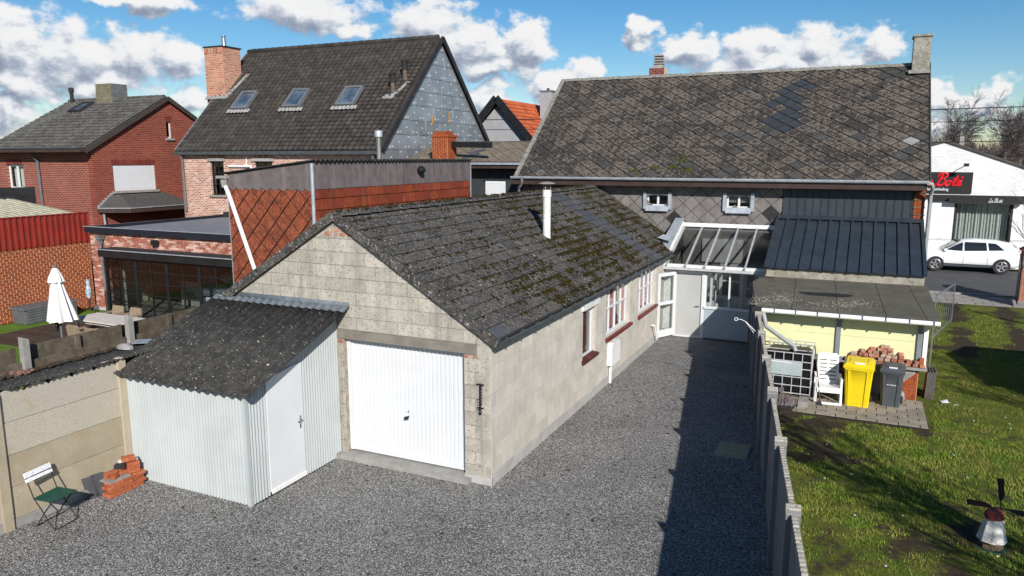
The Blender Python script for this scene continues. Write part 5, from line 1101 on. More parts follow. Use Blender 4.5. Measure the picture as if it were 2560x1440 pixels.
MB().tube([(-5.7, 13.98, 4.74), (-5.72, 14.05, 4.58), (-5.95, 14.3, 4.42), (-6.0, 14.42, 4.2), (-6.0, 14.42, 3.4)], .05, 10).build('downpipe', ZINC, mh, True)
mc = B(6.6, 7.12, 18.5, 19.2, 7.8, 9.45).build('chimney', wm('lichen_cement', (.34, .325, .28), (.22, .21, .18), 5, spots=[((.12, .11, .1), 16, .58, .7), ((.4, .33, .1), 5, .66, .6)], bs=.5, grain=.2), mh); B(6.56, 7.15, 18.46, 19.24, 9.45, 9.52).build('chimney_cap', MATS['lichen_cement'], mc); B(6.5, 7.14, 18.3, 18.5, 8.25, 8.36).build('flashing', CONCG, mc)
bc2 = B(-2.5, -1.9, 19.0, 19.6, 8.0, 8.92).build('chimney', BRICKM, mh); tiles(bc2, 'brick', courses(-2.5, -1.9, 8.4, 8.92, .21, .075), (0, 19.0, 0), UX, UZ, .012, wm('dark_red_chimney_brick', (.22, .06, .05), (.16, .045, .04), 8, rv=.25), gap=.007)
cw2 = MB().box(-2.38, -2.02, 19.1, 19.5, 8.92, 9.05)
for k in range(4): cw2.box(-2.39 + .01 * k, -2.01 - .01 * k, 19.1, 19.5, 9.08 + .1 * k, 9.13 + .1 * k); cw2.box(-2.33, -2.07, 19.18, 19.42, 9.0 + .1 * k, 9.1 + .1 * k)
cw2.build('chimney_cowl', CONCG, bc2)
# ---------------------------------------------------------------- glazed veranda
ve = thing('glazed_veranda', 'glass-roofed veranda with white frames between garage and main house', 'veranda', (1.4, 12.1, 0))
VY, VZ0, VZ1 = 12.1, 2.22, 3.22; vv = Vector((0, 14.42 - 11.95, VZ1 - VZ0)); vl = vv.length; vv.normalize(); vO = Vector((.1, 11.95, VZ0)); NV = UX.cross(vv)
for k in range(5): MB().prism(rp((.578 * k + .03, .578 * k + .55, .02, vl)), vO + NV * .01, UX, vv, .008).build('roof_pane', GLASSV, ve)
for k in range(6):
    x = .578 * k; MB().prism(rp((x - .02, x + .02, -.06, vl + .02)), vO + NV * .0, UX, vv, .07).build('glazing_bar', wm('painted_bar', (.40, .42, .43), (.3, .32, .33), 8), ve)
B(.0, 3.0, 11.9, 12.02, VZ0 - .10, VZ0 - .02).build('gutter', wm('pale_gutter', (.5, .51, .52), (.4, .41, .42), 5), ve); B(.0, 3.0, 11.96, 12.14, VZ0 - .02, VZ0 + .06).build('eaves_beam', WHITEOLD, ve); B(.1, 3.0, 12.12, 12.2, 2.06, VZ0 - .02).build('head_frame', DOORG, ve)
MB().prism(rp((-.1, 3.05, 0, .12)), (0, 14.38, VZ1 - .0), UX, Vector((0, .3, 1)), .05).build('top_flashing', WHITEOLD, ve)
MB().prism([(0, 0), (.34, .1), (.4, vl), (.12, vl)], Vector((-.34, 12.5, 2.62)), UX, Vector((0, 1, .42)), .03).build('side_flashing', ZINC, ve); MB().bar((.03, 11.95, VZ0 + .06), (.03, 14.4, VZ1 + .1), .07, .14).build('side_rail', WHITEOLD, ve)
MB().prism([(0, 0), (.4, .0), (.32, .35), (.05, .3)], (-.42, 12.75, 2.98), Vector((1, 0, -.25)), Vector((.2, 1, .3)), .01).build('bent_sheet', ZINC, ve)
gdv = B(.38, 1.16, 12.15, 12.19, .06, 2.0).build('door', DOORG, ve); MB().tube([(1.1, 12.15, 1.0), (1.1, 12.09, 1.0), (.98, 12.09, 1.0)], .012, 6).build('handle', STEEL, gdv)
fr = MB().box(.30, .38, 12.1, 12.2, 0, 2.06); fr.box(1.16, 1.25, 12.1, 12.2, 0, 2.06); fr.box(.38, 1.16, 12.1, 12.2, 0, .055); fr.box(.38, 1.16, 12.12, 12.2, 2.0, 2.06); fr.build('door_frame', WHITE, ve)
B(1.25, 2.9, 12.1, 12.16, .03, .95).build('panel', BLUEP, ve); B(1.24, 2.9, 12.06, 12.2, .95, 1.02).build('sill_rail', WHITE, ve)
w_ = MB().box(1.25, 1.3, 12.12, 12.18, 1.02, 2.06); w_.box(2.78, 2.86, 12.12, 12.18, 1.02, 2.06); w_.box(1.95, 2.0, 12.12, 12.18, 1.02, 2.06); w_.build('window_frame', WHITE, ve)
B(1.3, 2.78, 12.145, 12.15, 1.02, 2.06).build('window_pane', GLASS, ve)
B(-.0, .3, 12.1, 12.18, .2, 2.1).build('side_panel', WHITEOLD, ve)
B(.05, 3.0, 12.2, 14.48, -.03, .02).build('floor', wm('grey_floor_tile', (.16, .16, .165), (.12, .12, .125), 3, rough=.3), ve); B(2.95, 3.05, 12.2, 14.48, 0, 2.3).build('side_wall', wm('inner_plaster', (.22, .215, .21), (.18, .175, .17), 2), ve)
B(.05, 2.95, 14.44, 14.485, 0, 3.1).build('inner_wall', MATS['inner_plaster'], ve)
# inside: white house door, cupboard and side door seen through the panes
iv = MB().box(1.3, 1.4, 14.38, 14.43, 0, 2.05); iv.box(1.95, 2.05, 14.38, 14.43, 0, 2.05); iv.box(1.4, 1.95, 14.38, 14.43, 1.95, 2.05); iv.box(1.4, 1.95, 14.39, 14.43, .0, .95); iv.box(1.4, 1.95, 14.38, 14.43, 1.45, 1.5); idr = iv.build('inner_door', WHITE, ve); B(1.4, 1.95, 14.40, 14.41, .95, 1.95).build('pane', GLASSD, idr)
iv = MB(); iv.obox((1.42, 12.62, 1.02), (.0, .38, 0), (.03, 0, 0), (0, 0, .06)); iv.obox((1.42, 12.28, 1.05), (0, .05, 0), (.03, 0, 0), (0, 0, 1.0)); iv.obox((1.42, 12.98, 1.05), (0, .05, 0), (.03, 0, 0), (0, 0, 1.0)); iv.obox((1.42, 12.63, 1.55), (0, .38, 0), (.025, 0, 0), (0, 0, .03)); iv.obox((1.42, 12.63, .5), (0, .36, 0), (.02, 0, 0), (0, 0, .5)); iv.obox((1.42, 12.63, 1.98), (0, .38, 0), (.03, 0, 0), (0, 0, .06)); iv.build('side_door', WHITE, ve)
iv = MB(); iv.obox((2.25, 13.2, 1.0), (.05, .03, 0), (.02, -.03, 0), (0, 0, 1.0)); iv.obox((2.62, 13.42, 1.0), (.05, .03, 0), (.02, -.03, 0), (0, 0, 1.0)); iv.obox((2.43, 13.31, .45), (.2, .115, 0), (.012, -.02, 0), (0, 0, .45)); iv.obox((2.43, 13.31, 1.95), (.2, .115, 0), (.012, -.02, 0), (0, 0, .05)); iv.obox((2.43, 13.31, 1.45), (.2, .115, 0), (.012, -.02, 0), (0, 0, .02)); iv.build('inner_door', WHITE, ve)
B(.5, 2.6, 13.7, 14.3, .02, 1.0).build('cupboard', WHITEOLD, ve); B(.7, 2.0, 14.36, 14.44, 2.08, 2.85).build('sunlit_patch_panel', WHITE, ve)  # white panel put in for the bright sunlit patch on the inner wall
od = thing('open_glazed_door', 'white two-pane glazed door standing open beside the grey door', 'door', (.36, 12.06, 0), R(-116))
for r in ((0, .1, .06, 2.04), (.72, .82, .06, 2.04), (.1, .72, .06, .28), (.1, .72, 1.06, 1.16), (.1, .72, 1.94, 2.04)): B(r[0], r[1], -.022, .022, r[2], r[3]).build('frame_rail', WHITE, od)
for z in ((.28, 1.06), (1.16, 1.94)): B(.1, .72, -.004, .004, *z).build('pane', GLASS, od)
MB().tube([(.77, -.03, 1.05), (.77, -.07, 1.05), (.66, -.07, 1.05)], .011, 6).build('handle', STEEL, od)
# ---------------------------------------------------------------- annex with navy metal roof
na = thing('metal_roof_annex', 'annex with navy ribbed metal roof leaning on the main house', 'annex', (5, 12, 0))
B(3.1, 7.0, 11.85, 14.45, 0, 2.2).build('wall', CONCG, na); B(3.02, 7.04, 11.60, 11.86, 2.12, 2.38).build('edge_beam', wm('stained_beam', (.34, .32, .27), (.24, .22, .18), 4, spots=[((.1, .09, .07), 7, .6, .6)]), na)
nO = Vector((3.02, 11.50, 2.40)); nV = Vector((0, 14.44 - 11.5, 3.62 - 2.40)); nl = nV.length; nV.normalize(); NN = UX.cross(nV)
for k in range(13):
    x = .31 * k; pn = MB().prism(rp((x, x + .303, 0, nl)), nO, UX, nV, .012).build('roof_panel', NAVY, na)
    MB().prism([(x - .045, 0), (x + .045, 0), (x + .03, .052), (x - .03, .052)], nO + NN * .008 - nV * .02, UX, NN, -nl).build('rib', NAVY, na)
MB().prism([(4.03 - .045, 0), (4.03 + .045, 0), (4.03 + .045, .06), (4.03 - .045, .06)], nO + NN * .0, UX, NN, -nl).build('edge_trim', NAVY, na)
MB().prism(rp((0, 4.07, -.05, .2)), nO + nV * (nl - .16) + NN * .065, UX, nV, .015).build('top_flashing', NAVY, na)
B(3.03, 3.06, 11.55, 14.44, 2.2, 2.42).build('side_board', BROWN, na)
# low annex with bitumen roof and pale panels
la = thing('felt_roof_annex', 'low outbuilding with grey-brown felt roof and pale yellow-green panels', 'outbuilding', (5, 8, 0))
LP = [(3.27, 7.62), (7.12, 7.62), (7.12, 11.98), (3.1, 11.98), (2.80, 10.7), (2.9, 10.0)]
def lz(y): return 1.99 + (y - 7.62) * .035
def felt(poly, off, mat, nm, parent, th=.02):
    m = MB(); n = len(poly); vs_ = [(x, y, lz(y) + off) for x, y in poly] + [(x, y, lz(y) + off + th) for x, y in poly]
    m.add(vs_, [tuple(reversed(range(n))), tuple(range(n, 2 * n))] + [(i, (i + 1) % n, (i + 1) % n + n, i + n) for i in range(n)]); return m.build(nm, mat, parent)
lro = felt(LP, -.12, BLACKM, 'roof_deck', la, .115)
for a, b in ((2.7, 3.95), (3.95, 4.95), (4.95, 5.95), (5.95, 6.75), (6.75, 7.2)):
    q = clip(clip([(x, y) for x, y in LP], 1, .05, b - .006 + .5), -1, -.05, -a - .006 - .5)
    if len(q) > 2: felt(q, -.004 + .003 * rd.random(), BITUM, 'felt_sheet', lro, .012)
pu = MB(); n = 40
pts_ = [(4.72 + .62 * math.cos(k / n * 6.283) * (1 + .12 * math.sin(k / n * 6.283 * 3)), 9.55 + .26 * math.sin(k / n * 6.283) * (1 + .2 * math.sin(k / n * 6.283 * 2 + 1))) for k in range(n)]
felt(pts_, .0125, wm('wet_felt', (.022, .022, .018), (.03, .03, .025), 3, rough=.35, spec=.4, bs=.1), 'puddle', lro, .003)
ms = MB(); rd.seed(5)
for k in range(520):
    x, y = rd.choice(((3.35, 8.4), (3.7, 8.9), (3.9, 8.5), (4.7, 8.3), (5.2, 8.5), (5.5, 8.8), (3.2, 8.0))); x += rd.gauss(0, .17); y += rd.gauss(0, .25)
    if x < 3.05 or y < 7.75 or y > 11: continue
    dome((x, y, lz(y) + .010), rd.uniform(.010, .022), .006, UX, UY, UZ, 5)
ms.build('lichen_flecks', wm('pale_lichen', (.36, .35, .28), (.25, .24, .18), 20, rv=.3), lro, kind='stuff')
B(2.95, 3.3, 11.3, 11.5, lz(11.4) + .01, lz(11.4) + .03).build('roof_hatch', BROWN, lro)
gt_ = MB().tube([(3.42, 7.56, 1.93), (7.12, 7.56, 1.93)], .055, 10); gto = gt_.build('gutter', WHITEP, la, True)
for k in range(8): B(3.7 + .47 * k, 3.72 + .47 * k, 7.49, 7.63, 1.87, 1.99).build('gutter_bracket', GREYP, gto)
B(3.2, 3.42, 7.5, 7.62, 1.86, 2.0).build('gutter_end', BLACKM, la)
MB().tube([(3.45, 7.56, 1.88), (3.5, 7.54, 1.7), (3.55, 7.5, 1.55), (4.22, 7.15, 1.22), (4.25, 7.13, 1.12)], .05, 10).build('downpipe', wm('pale_grey_pipe', (0, 0, 0)), la, True)
lw_ = B(3.25, 6.82, 7.95, 8.15, 0, .78).build('low_wall', BRICKM, la)
tiles(lw_, 'brick', courses(3.25, 6.1, .02, .78, .21, .075), (0, 7.95, 0), UX, UZ, .01, wm('dark_red_wall_brick', (.20, .05, .03), (.13, .035, .022), 9, rv=.2), gap=.006, jit=.004)
rn = wm('crumbling_render', (.36, .345, .32), (.24, .225, .20), 5, spots=[((.5, .48, .45), 9, .58, .6), ((.12, .11, .1), 25, .62, .5)], bs=.7, bd=.02, grain=.2)
MB().prism([(5.9, 0), (6.60, 0), (6.58, .2), (6.48, .3), (6.53, .45), (6.62, .55), (6.70, .62), (6.82, .78), (5.9, .78)], (0, 7.951, 0), UX, UZ, .035).build('render', rn, la)
tiles(lw_, 'brick', courses(6.42, 6.82, .04, .78, .21, .075), (0, 7.95, 0), UX, UZ, .014, ORBRICK, gap=.007, jit=.006)
tiles(lw_, 'brick', courses(7.95, 11.8, .02, .78, .21, .075), (6.82, 0, 0), UY, UZ, .008, ORBRICK, gap=.007, limit=0, far='side_bricks'); B(6.62, 6.81, 8.15, 11.85, 0, .78).build('low_wall', BRICKM, la)
B(3.2, 6.98, 7.82, 8.22, .78, .84).build('coping', CONCG, la)
pst = wm('grey_steel_post', (.22, .24, .26), (.17, .185, .2), 3, rough=.45)
for x in (3.35, 5.06, 6.74): B(x, x + .1, 7.93, 8.05, .84, 1.9).build('post', pst, la)
B(3.3, 6.86, 7.92, 8.06, 1.82, 1.93).build('top_rail', pst, la); B(3.3, 6.86, 7.94, 8.05, .84, .9).build('bottom_rail', pst, la); B(6.86, 6.95, 7.93, 8.05, .84, 1.95).build('post', WHITEP, la)
for a, b in ((3.45, 5.06), (5.16, 6.74)):
    for c, d in ((.9, 1.4), (1.404, 1.82)): B(a, b, 7.98, 8.02, c, d).build('panel', YGREEN, la)
B(3.45, 4.1, 7.965, 7.98, 1.2, 1.75).build('panel', YGREEN, la)
B(6.80, 6.84, 8.05, 11.8, .84, 1.9).build('side_panel', YGREEN, la); B(3.15, 3.25, 8.2, 11.8, 0, 1.85).build('rear_panel', pst, la)
B(3.28, 3.42, 7.7, 7.9, .95, 1.5).build('brick_pier', ORBRICK, la); B(3.22, 3.5, 7.62, 7.9, .86, .95).build('pier_cap', CONCG, la)
sb = thing('stacked_slates', 'stack of old grey slates leaning behind the annex corner post', 'slates', (7.05, 8.5, 0))
for k in range(9): MB().prism(rp((0, .5, 0, .62 + .02 * (k % 3))), (7.02 + .02 * k, 8.3, .02), UY, Vector((.03, 0, 1)), .012).build('slate', SLATEW, sb)
mg = thing('mesh_panel', 'leaning metal mesh panel by the annex roof corner', 'mesh panel', (7.45, 11.2, 0))
fm = MB()
for p, q in (((7.3, 11, .9), (7.75, 11.6, 1.3)), ((7.3, 11, .9), (7.3, 11, 2.0)), ((7.75, 11.6, 1.3), (7.75, 11.6, 2.25)), ((7.3, 11, 2.0), (7.75, 11.6, 2.25))): fm.bar(p, q, .03, .03)
for k in range(1, 9): fm.bar((7.3 + .05 * k, 11 + .067 * k, .9 + .044 * k), (7.3 + .05 * k, 11 + .067 * k, 2.0 + .028 * k), .008, .008)
fm.bar((7.3, 11, 0), (7.3, 11, .9), .04, .04); fm.build('frame', GREYP, mg)
# ---------------------------------------------------------------- concrete panel fence between yard and lawn
cf = thing('concrete_fence', 'dark grey precast concrete panel fence dividing gravel yard and lawn', 'fence', (fx(4), 4, 0))
fd = Vector((-.156, 1, 0)).normalized(); fn = Vector((fd.y, -fd.x, 0)); S0 = Vector((fx(-6.7), -6.7, 0))
PS = [2.03 * k for k in range(10)]
for k, s_ in enumerate(PS):
    c = S0 + fd * s_; top = 1.93 if k > 3 else 1.86
    po = MB().prism([(-.07, 0), (.07, 0), (.07, top - .08), (.045, top - .02), (0, top), (-.045, top - .02), (-.07, top - .08)], c - fn * .08, fd, UZ, .15).build('post', CONCF, cf)
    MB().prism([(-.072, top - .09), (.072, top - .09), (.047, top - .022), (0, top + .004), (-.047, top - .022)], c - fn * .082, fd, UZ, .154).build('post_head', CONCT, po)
for k in range(len(PS) - 1):
    a, b = PS[k] + .075, PS[k + 1] - .075; tz = 1.84 if k > 3 else 1.76
    for j in range(4): MB().prism(rp((a, b, .02 + .38 * j, .395 + .38 * j)), S0 - fn * .02, fd, UZ, .045).build('panel', CONCF, cf)
    m = int((b - a) / .085); tp_ = []
    for i in range(m):
        u = b - (b - a) * i / m; w_ = (b - a) / m; h1 = tz + rd.uniform(-.012, .012)
        tp_ += [(u, h1 - .03), (u - w_ * .25, h1 + .006), (u - w_ * .65, h1 + .004), (u - w_ * .8, h1 - .032)]
    MB().prism([(a, 1.54), (b, 1.54), (b, tz - .035)] + tp_[1:] + [(a, tz - .035)], S0 - fn * .02, fd, UZ, .045).build('panel', CONCF, cf)
    m2 = MB()
    for i in range(m):
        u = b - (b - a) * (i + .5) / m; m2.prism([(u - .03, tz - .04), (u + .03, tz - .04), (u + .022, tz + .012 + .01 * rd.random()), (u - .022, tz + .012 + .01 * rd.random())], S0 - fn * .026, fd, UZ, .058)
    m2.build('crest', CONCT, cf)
# ---------------------------------------------------------------- things in the yard
fc_ = thing('folding_chair', 'folding garden chair with green slat seat and flaking white back rail', 'chair', (-5.42, -3.98, 0), R(90))
# local: +x = sitter's right side, back at +y (towards the wall)
for s_ in (-1, 1):
    MB().tube([(s_ * .20, -.19, 0), (s_ * .20, .0, .26), (s_ * .20, .16, .47), (s_ * .20, .30, .86)], .0095, 6).build('leg', BLACKM, fc_)
    MB().tube([(s_ * .175, .2, 0), (s_ * .175, .02, .24), (s_ * .175, -.17, .455)], .0095, 6).build('leg', BLACKM, fc_)
    MB().bar((s_ * .185, -.2, .452), (s_ * .185, .17, .452), .012, .02).build('seat_rail', BLACKM, fc_)
MB().tube([(-.2, -.19, .012), (.2, -.19, .012)], .008, 6).build('stretcher', BLACKM, fc_); MB().tube([(-.175, .2, .012), (.175, .2, .012)], .008, 6).build('stretcher', BLACKM, fc_)
for k in range(6): B(-.215, .215, -.215 + .064 * k, -.159 + .064 * k, .462, .478).build('seat_slat', DGREEN, fc_)
for z, h_ in ((.80, .075), (.735, .045)): MB().obox((0, .285 - (.83 - z) * .35, z + h_ / 2 - .02), (.225, 0, 0), (0, .008, -.003), (0, .012, h_ / 2)).build('back_slat', FPAINT, fc_)
fc_.rotation_euler.z = TH + R(98)
def brick_at(x, y, z, rz, lab, grp, mat=LOOSEB, sz=(.20, .095, .06), tilt=0):
    key = ('brick', mat.name, sz); me = CACHE.get(key)
    if me is None:
        a, b, c = sz[0] / 2, sz[1] / 2, sz[2] / 2; e = .006; m = MB()
        m.v = [(i * (a - e * (k != 0)), j * (b - e * (k != 0)), zz) for zz, k in ((-c, 1), (-c + e, 0), (c - e, 0), (c, 1)) for j in (-1, 1) for i in (-1, 1)]
        m.f = [(0, 2, 3, 1), (12, 13, 15, 14)] + [(4 * t_ + p, 4 * t_ + q, 4 * t_ + 4 + q, 4 * t_ + 4 + p) for t_ in range(3) for p, q in ((0, 1), (1, 3), (3, 2), (2, 0))]
        me = m.mesh('brick', mat); CACHE[key] = me
    o = D.objects.new('loose_brick', me); COL.objects.link(o); o.location = W(x, y, z + sz[2] / 2); o.rotation_euler = (tilt, 0, TH + rz); return props(o, lab, 'brick', grp)
ORD = ('bottom', 'second', 'third', 'fourth', 'fifth', 'topmost'); POS3 = ('left', 'middle', 'right')
NTH = ('first', 'second', 'third', 'fourth', 'fifth', 'sixth', 'seventh', 'eighth', 'ninth', 'tenth', 'eleventh', 'twelfth')
rb = random.Random(21); GL = 'bricks stacked by the shed corner'
BRL = wm('orange_loose_brick', (.42, .12, .05), (.33, .09, .04), 16, rv=.2, spots=[((.55, .3, .18), 20, .62, .5)], rough=.9, bsc=120, bs=.5, grain=.15)
for j in range(4):
    for i in range(3):
        for k in range(2): brick_at(-5.55 + .105 * k - .0 + rb.uniform(-.008, .008), -2.98 + .215 * i + .05 * (j % 2) + rb.uniform(-.01, .01), .062 * j, R(90) + rb.uniform(-.05, .05), '%s orange brick, %s course of the stack against the concrete wall, %s row' % (POS3[i], ORD[j], ('wall-side', 'front')[k]), GL, BRL)
for j in range(2):
    for i in range(2): brick_at(-5.55, -2.93 + .22 * i, .275 + .062 * j, R(90 if (i or j) else 20) + rb.uniform(-.06, .06), '%s of the two orange bricks lying %s on the grey stone slab' % (('left', 'right')[i], ('directly', 'one course up')[j]), GL, BRL)
for j in range(3): brick_at(-5.5, -2.56, .248 + .062 * j, R(80) + rb.uniform(-.1, .1), '%s orange brick of the right-hand column beside the grey stone slab' % ('lowest', 'middle', 'upper')[j], GL, BRL)
brick_at(-5.54, -2.60, .455, R(60), 'orange brick lying topmost on the small stack', GL, BRL, (.2, .095, .09))
brick_at(-5.52, -2.78, .4, R(35), 'dark grey stone sett lying on the orange brick stack', None, SLATEK, (.16, .1, .07))
B(-5.66, -5.40, -3.06, -2.68, .2485, .2725).single('stone_slab', CONCG, (-5.53, -2.87, .25), 'thin grey stone slab between the stacked bricks', 'slab')
MB().prism(rp((0, .3, 0, .1)), (-5.63, -2.72, .438), Vector((.5, .86, 0)), Vector((-.86, .5, .05)), .012).single('plaster_piece', WHITEOLD, (-5.6, -2.6, .44), 'white board offcut under the topmost brick', 'offcut')
for i, (dy, lab) in enumerate(((0, 'broken dark slate leaning on the wall beside the bricks'), (.14, 'second dark slate leaning between wall and brick stack'))):
    MB().prism([(0, .02), (.22, 0), (.24, .36), (.02, .38)] if i else [(.05, 0), (.2, .0), (.2, .36), (0, .38), (0, .2), (.06, .17)], (-5.66, -3.28 + dy, .0), UY, Vector((-.42, 0, 1)).normalized(), .008).single('leaning_slate', SLATEN, (-5.66, -3.2 + dy, 0), lab, 'slate', 'slates leaning by the brick stack')
mnh = thing('manhole_cover', 'square buff manhole cover set in the shaded gravel', 'manhole cover', (3.5, 3.3, 0)); B(3.2, 3.8, 2.92, 3.68, -.03, .012).build('frame', CONCG, mnh); B(3.22, 3.78, 2.94, 3.66, .0, .02).build('lid', MANHOLE, mnh)
wr_ = MB().tube([(3.60, 6.05, 1.58), (3.49, 6, 1.74), (3.27, 6, 1.94), (3.17, 6, 1.985), (3.09, 6, 1.99)], .007, 6).tube([(3.60, 5.95, 1.50), (3.40, 6, 1.77), (3.27, 6, 1.93)], .006, 6)
wr_.tube([(3.055 + .035 * math.cos(a), 6, 1.985 + .035 * math.sin(a)) for a in np.linspace(0, 6.283, 11)], .007, 6); wr_.single('clothesline_arm', WHITEP, (3.6, 6, 1.5), 'white bent wire arm with ring projecting over the fence', 'wire arm', smooth=True)
# ---------------------------------------------------------------- things behind the fence
PL = B(4.0, 6.95, 5.95, 7.95, -.04, .045).single('slab_path', SOIL, (4, 6, 0), kind='structure')
P = [clip(q, -1, -.4, -6.75) for q in courses(4.0, 6.95, 6.0, 7.9, .40, .20)]; P = [clip(q, 0, -1, -6.02 - .0) for q in P if len(q) > 2]
P = [q for q in P if len(q) > 2 and area(q) > .012]
tiles(PL, 'slab', P, (0, 0, .045), UX, UY, .014, SLABM, gap=.008, jit=.008, rot=.012)
# 1000 litre tank in its cage
ib = thing('caged_tank', 'black plastic water tank in a galvanised wire cage', 'tank', (4.12, 7.25, 0))
TX0, TX1, TY0, TY1 = 3.62, 4.62, 6.92, 7.82
def rbox(x0, x1, y0, y1, z0, z1, e):
    m = MB(); 
    for z, k in ((z0, e), (z0 + e, 0), (z1 - e, 0), (z1, e)):
        for x, y in ((x0 + k + e, y0 + k), (x1 - k - e, y0 + k), (x1 - k, y0 + k + e), (x1 - k, y1 - k - e), (x1 - k - e, y1 - k), (x0 + k + e, y1 - k), (x0 + k, y1 - k - e), (x0 + k, y0 + k + e)): m.v.append((x, y, z))
    m.f = [tuple(reversed(range(8))), tuple(range(24, 32))] + [(8 * j + i, 8 * j + (i + 1) % 8, 8 * j + 8 + (i + 1) % 8, 8 * j + 8 + i) for j in range(3) for i in range(8)]; return m
rbox(TX0 + .03, TX1 - .03, TY0 + .03, TY1 - .03, .16, 1.10, .06).build('tank', TANKB, ib, True)
cg = wm('galvanised_tube', (.50, .51, .52), (.40, .41, .42), 5, rough=.45, metal=.1)
for z in (.18, .36, .56, .76, .93, 1.12): MB().tube([(TX0, TY0, z), (TX1, TY0, z), (TX1, TY1, z), (TX0, TY1, z), (TX0, TY0, z)], .013, 6).build('cage_ring', cg, ib)
for k in range(6):
    x = TX0 + .2 * k; MB().tube([(x, TY0, .15), (x, TY0, 1.12)], .011, 6).build('cage_bar', cg, ib); MB().tube([(x, TY1, .15), (x, TY1, 1.2)], .011, 6).build('cage_bar', cg, ib)
for k in range(1, 5): MB().tube([(TX1, TY0 + .18 * k, .15), (TX1, TY0 + .18 * k, 1.12)], .011, 6).build('cage_bar', cg, ib)
MB().tube([(TX0, TY1, 1.2), (TX1, TY1, 1.2), (TX1, TY0 + .5, 1.2), (TX1, TY0 + .3, 1.12)], .012, 6).build('cage_ring', cg, ib)
MB().bar((TX0, TY0 + .3, 1.125), (TX1, TY0 + .3, 1.125), .03, .015).build('top_strap', cg, ib)
lb = B(3.66, 4.42, TY0 - .02, TY0 - .012, .60, .92).build('label_plate', LABELG, ib); B(3.66, 4.2, TY0 - .024, TY0 - .02, .885, .915).build('label_strip', WHITE, lb)
B(3.95, 4.13, TY0 + .022, TY0 + .028, .33, .36).build('blue_mark', BLUEM, ib); B(3.98, 4.08, TY0 + .022, TY0 + .028, .362, .375).build('blue_mark', BLUEM, ib)
MB().tube([(4.02, TY0 + .03, .25), (4.02, TY0 - .06, .25)], .05, 12).tube([(4.02, TY0 - .06, .25), (4.02, TY0 - .075, .25)], .06, 12).build('valve', wm('steel_valve', (.3, .3, .3), (.25, .25, .25), 4, metal=.6, rough=.35), ib, True)
MB().lathe((4.2, 7.25, 1.09), [(.1, 0), (.1, .04), (.07, .05)], 14).build('fill_cap', TANKB, ib, True)
for x in (3.68, 4.1, 4.52): B(x - .06, x + .06, TY0, TY1, .02, .15).build('skid', wm('rusty_skid', (.12, .06, .035), (.08, .04, .025), 10), ib)
pc = thing('plastic_lounger', 'white slatted plastic garden chair leaning between tank and yellow bin', 'chair', (4.98, 7.1, 0), R(6))
bk = MB().prism([(-.22, 0), (.22, 0), (.235, .3), (.22, .64), (.17, .69), (-.17, .69), (-.22, .64), (-.235, .3)], (0, .16, .40), UX, Vector((0, .22, 1)), -.025)
bk.build('backrest', WHITEP, pc)
for k in range(6):
    z = .1 + .085 * k
    for s_ in (-1, 1): MB().prism(rp((s_ * .1 - .075, s_ * .1 + .075, z, z + .018)), (0, .158, .40), UX, Vector((0, .22, 1)), .004).build('slot', BLACKM, pc)
MB().prism([(-.235, -.3), (.235, -.3), (.235, .16), (-.235, .16)], (0, 0, .40), UX, Vector((0, 1, -.05)), .03).build('seat', WHITEP, pc); B(-.235, .235, -.32, -.29, .33, .42).build('seat_front', WHITEP, pc)
for s_ in (-1, 1):
    MB().bar((s_ * .26, -.28, .02), (s_ * .25, -.26, .62), .05, .04).build('leg', WHITEP, pc); MB().bar((s_ * .26, .26, .02), (s_ * .25, .2, .62), .05, .04).build('leg', WHITEP, pc)
    MB().bar((s_ * .26, -.3, .63), (s_ * .26, .26, .63), .05, .03).build('armrest', WHITEP, pc); MB().bar((s_ * .26, -.36, .05), (s_ * .26, .3, .05), .04, .05).build('foot_rail', WHITEP, pc)
MB().bar((-.26, -.32, .08), (.26, -.32, .08), .04, .06).build('front_rail', WHITEP, pc)
br = thing('broom', 'old broom leaning between the caged tank and white chair', 'broom', (4.84, 6.72, 0)); MB().tube([(4.86, 6.70, .12), (4.66, 7.02, 1.32)], .013, 8).build('handle', WOODO, br, True); MB().prism([(-.02, .12), (.02, .12), (.07, 0), (-.07, 0)], (4.86, 6.66, .04), UX, Vector((-.1, .2, 1)), .04).build('head', BLACKM, br)
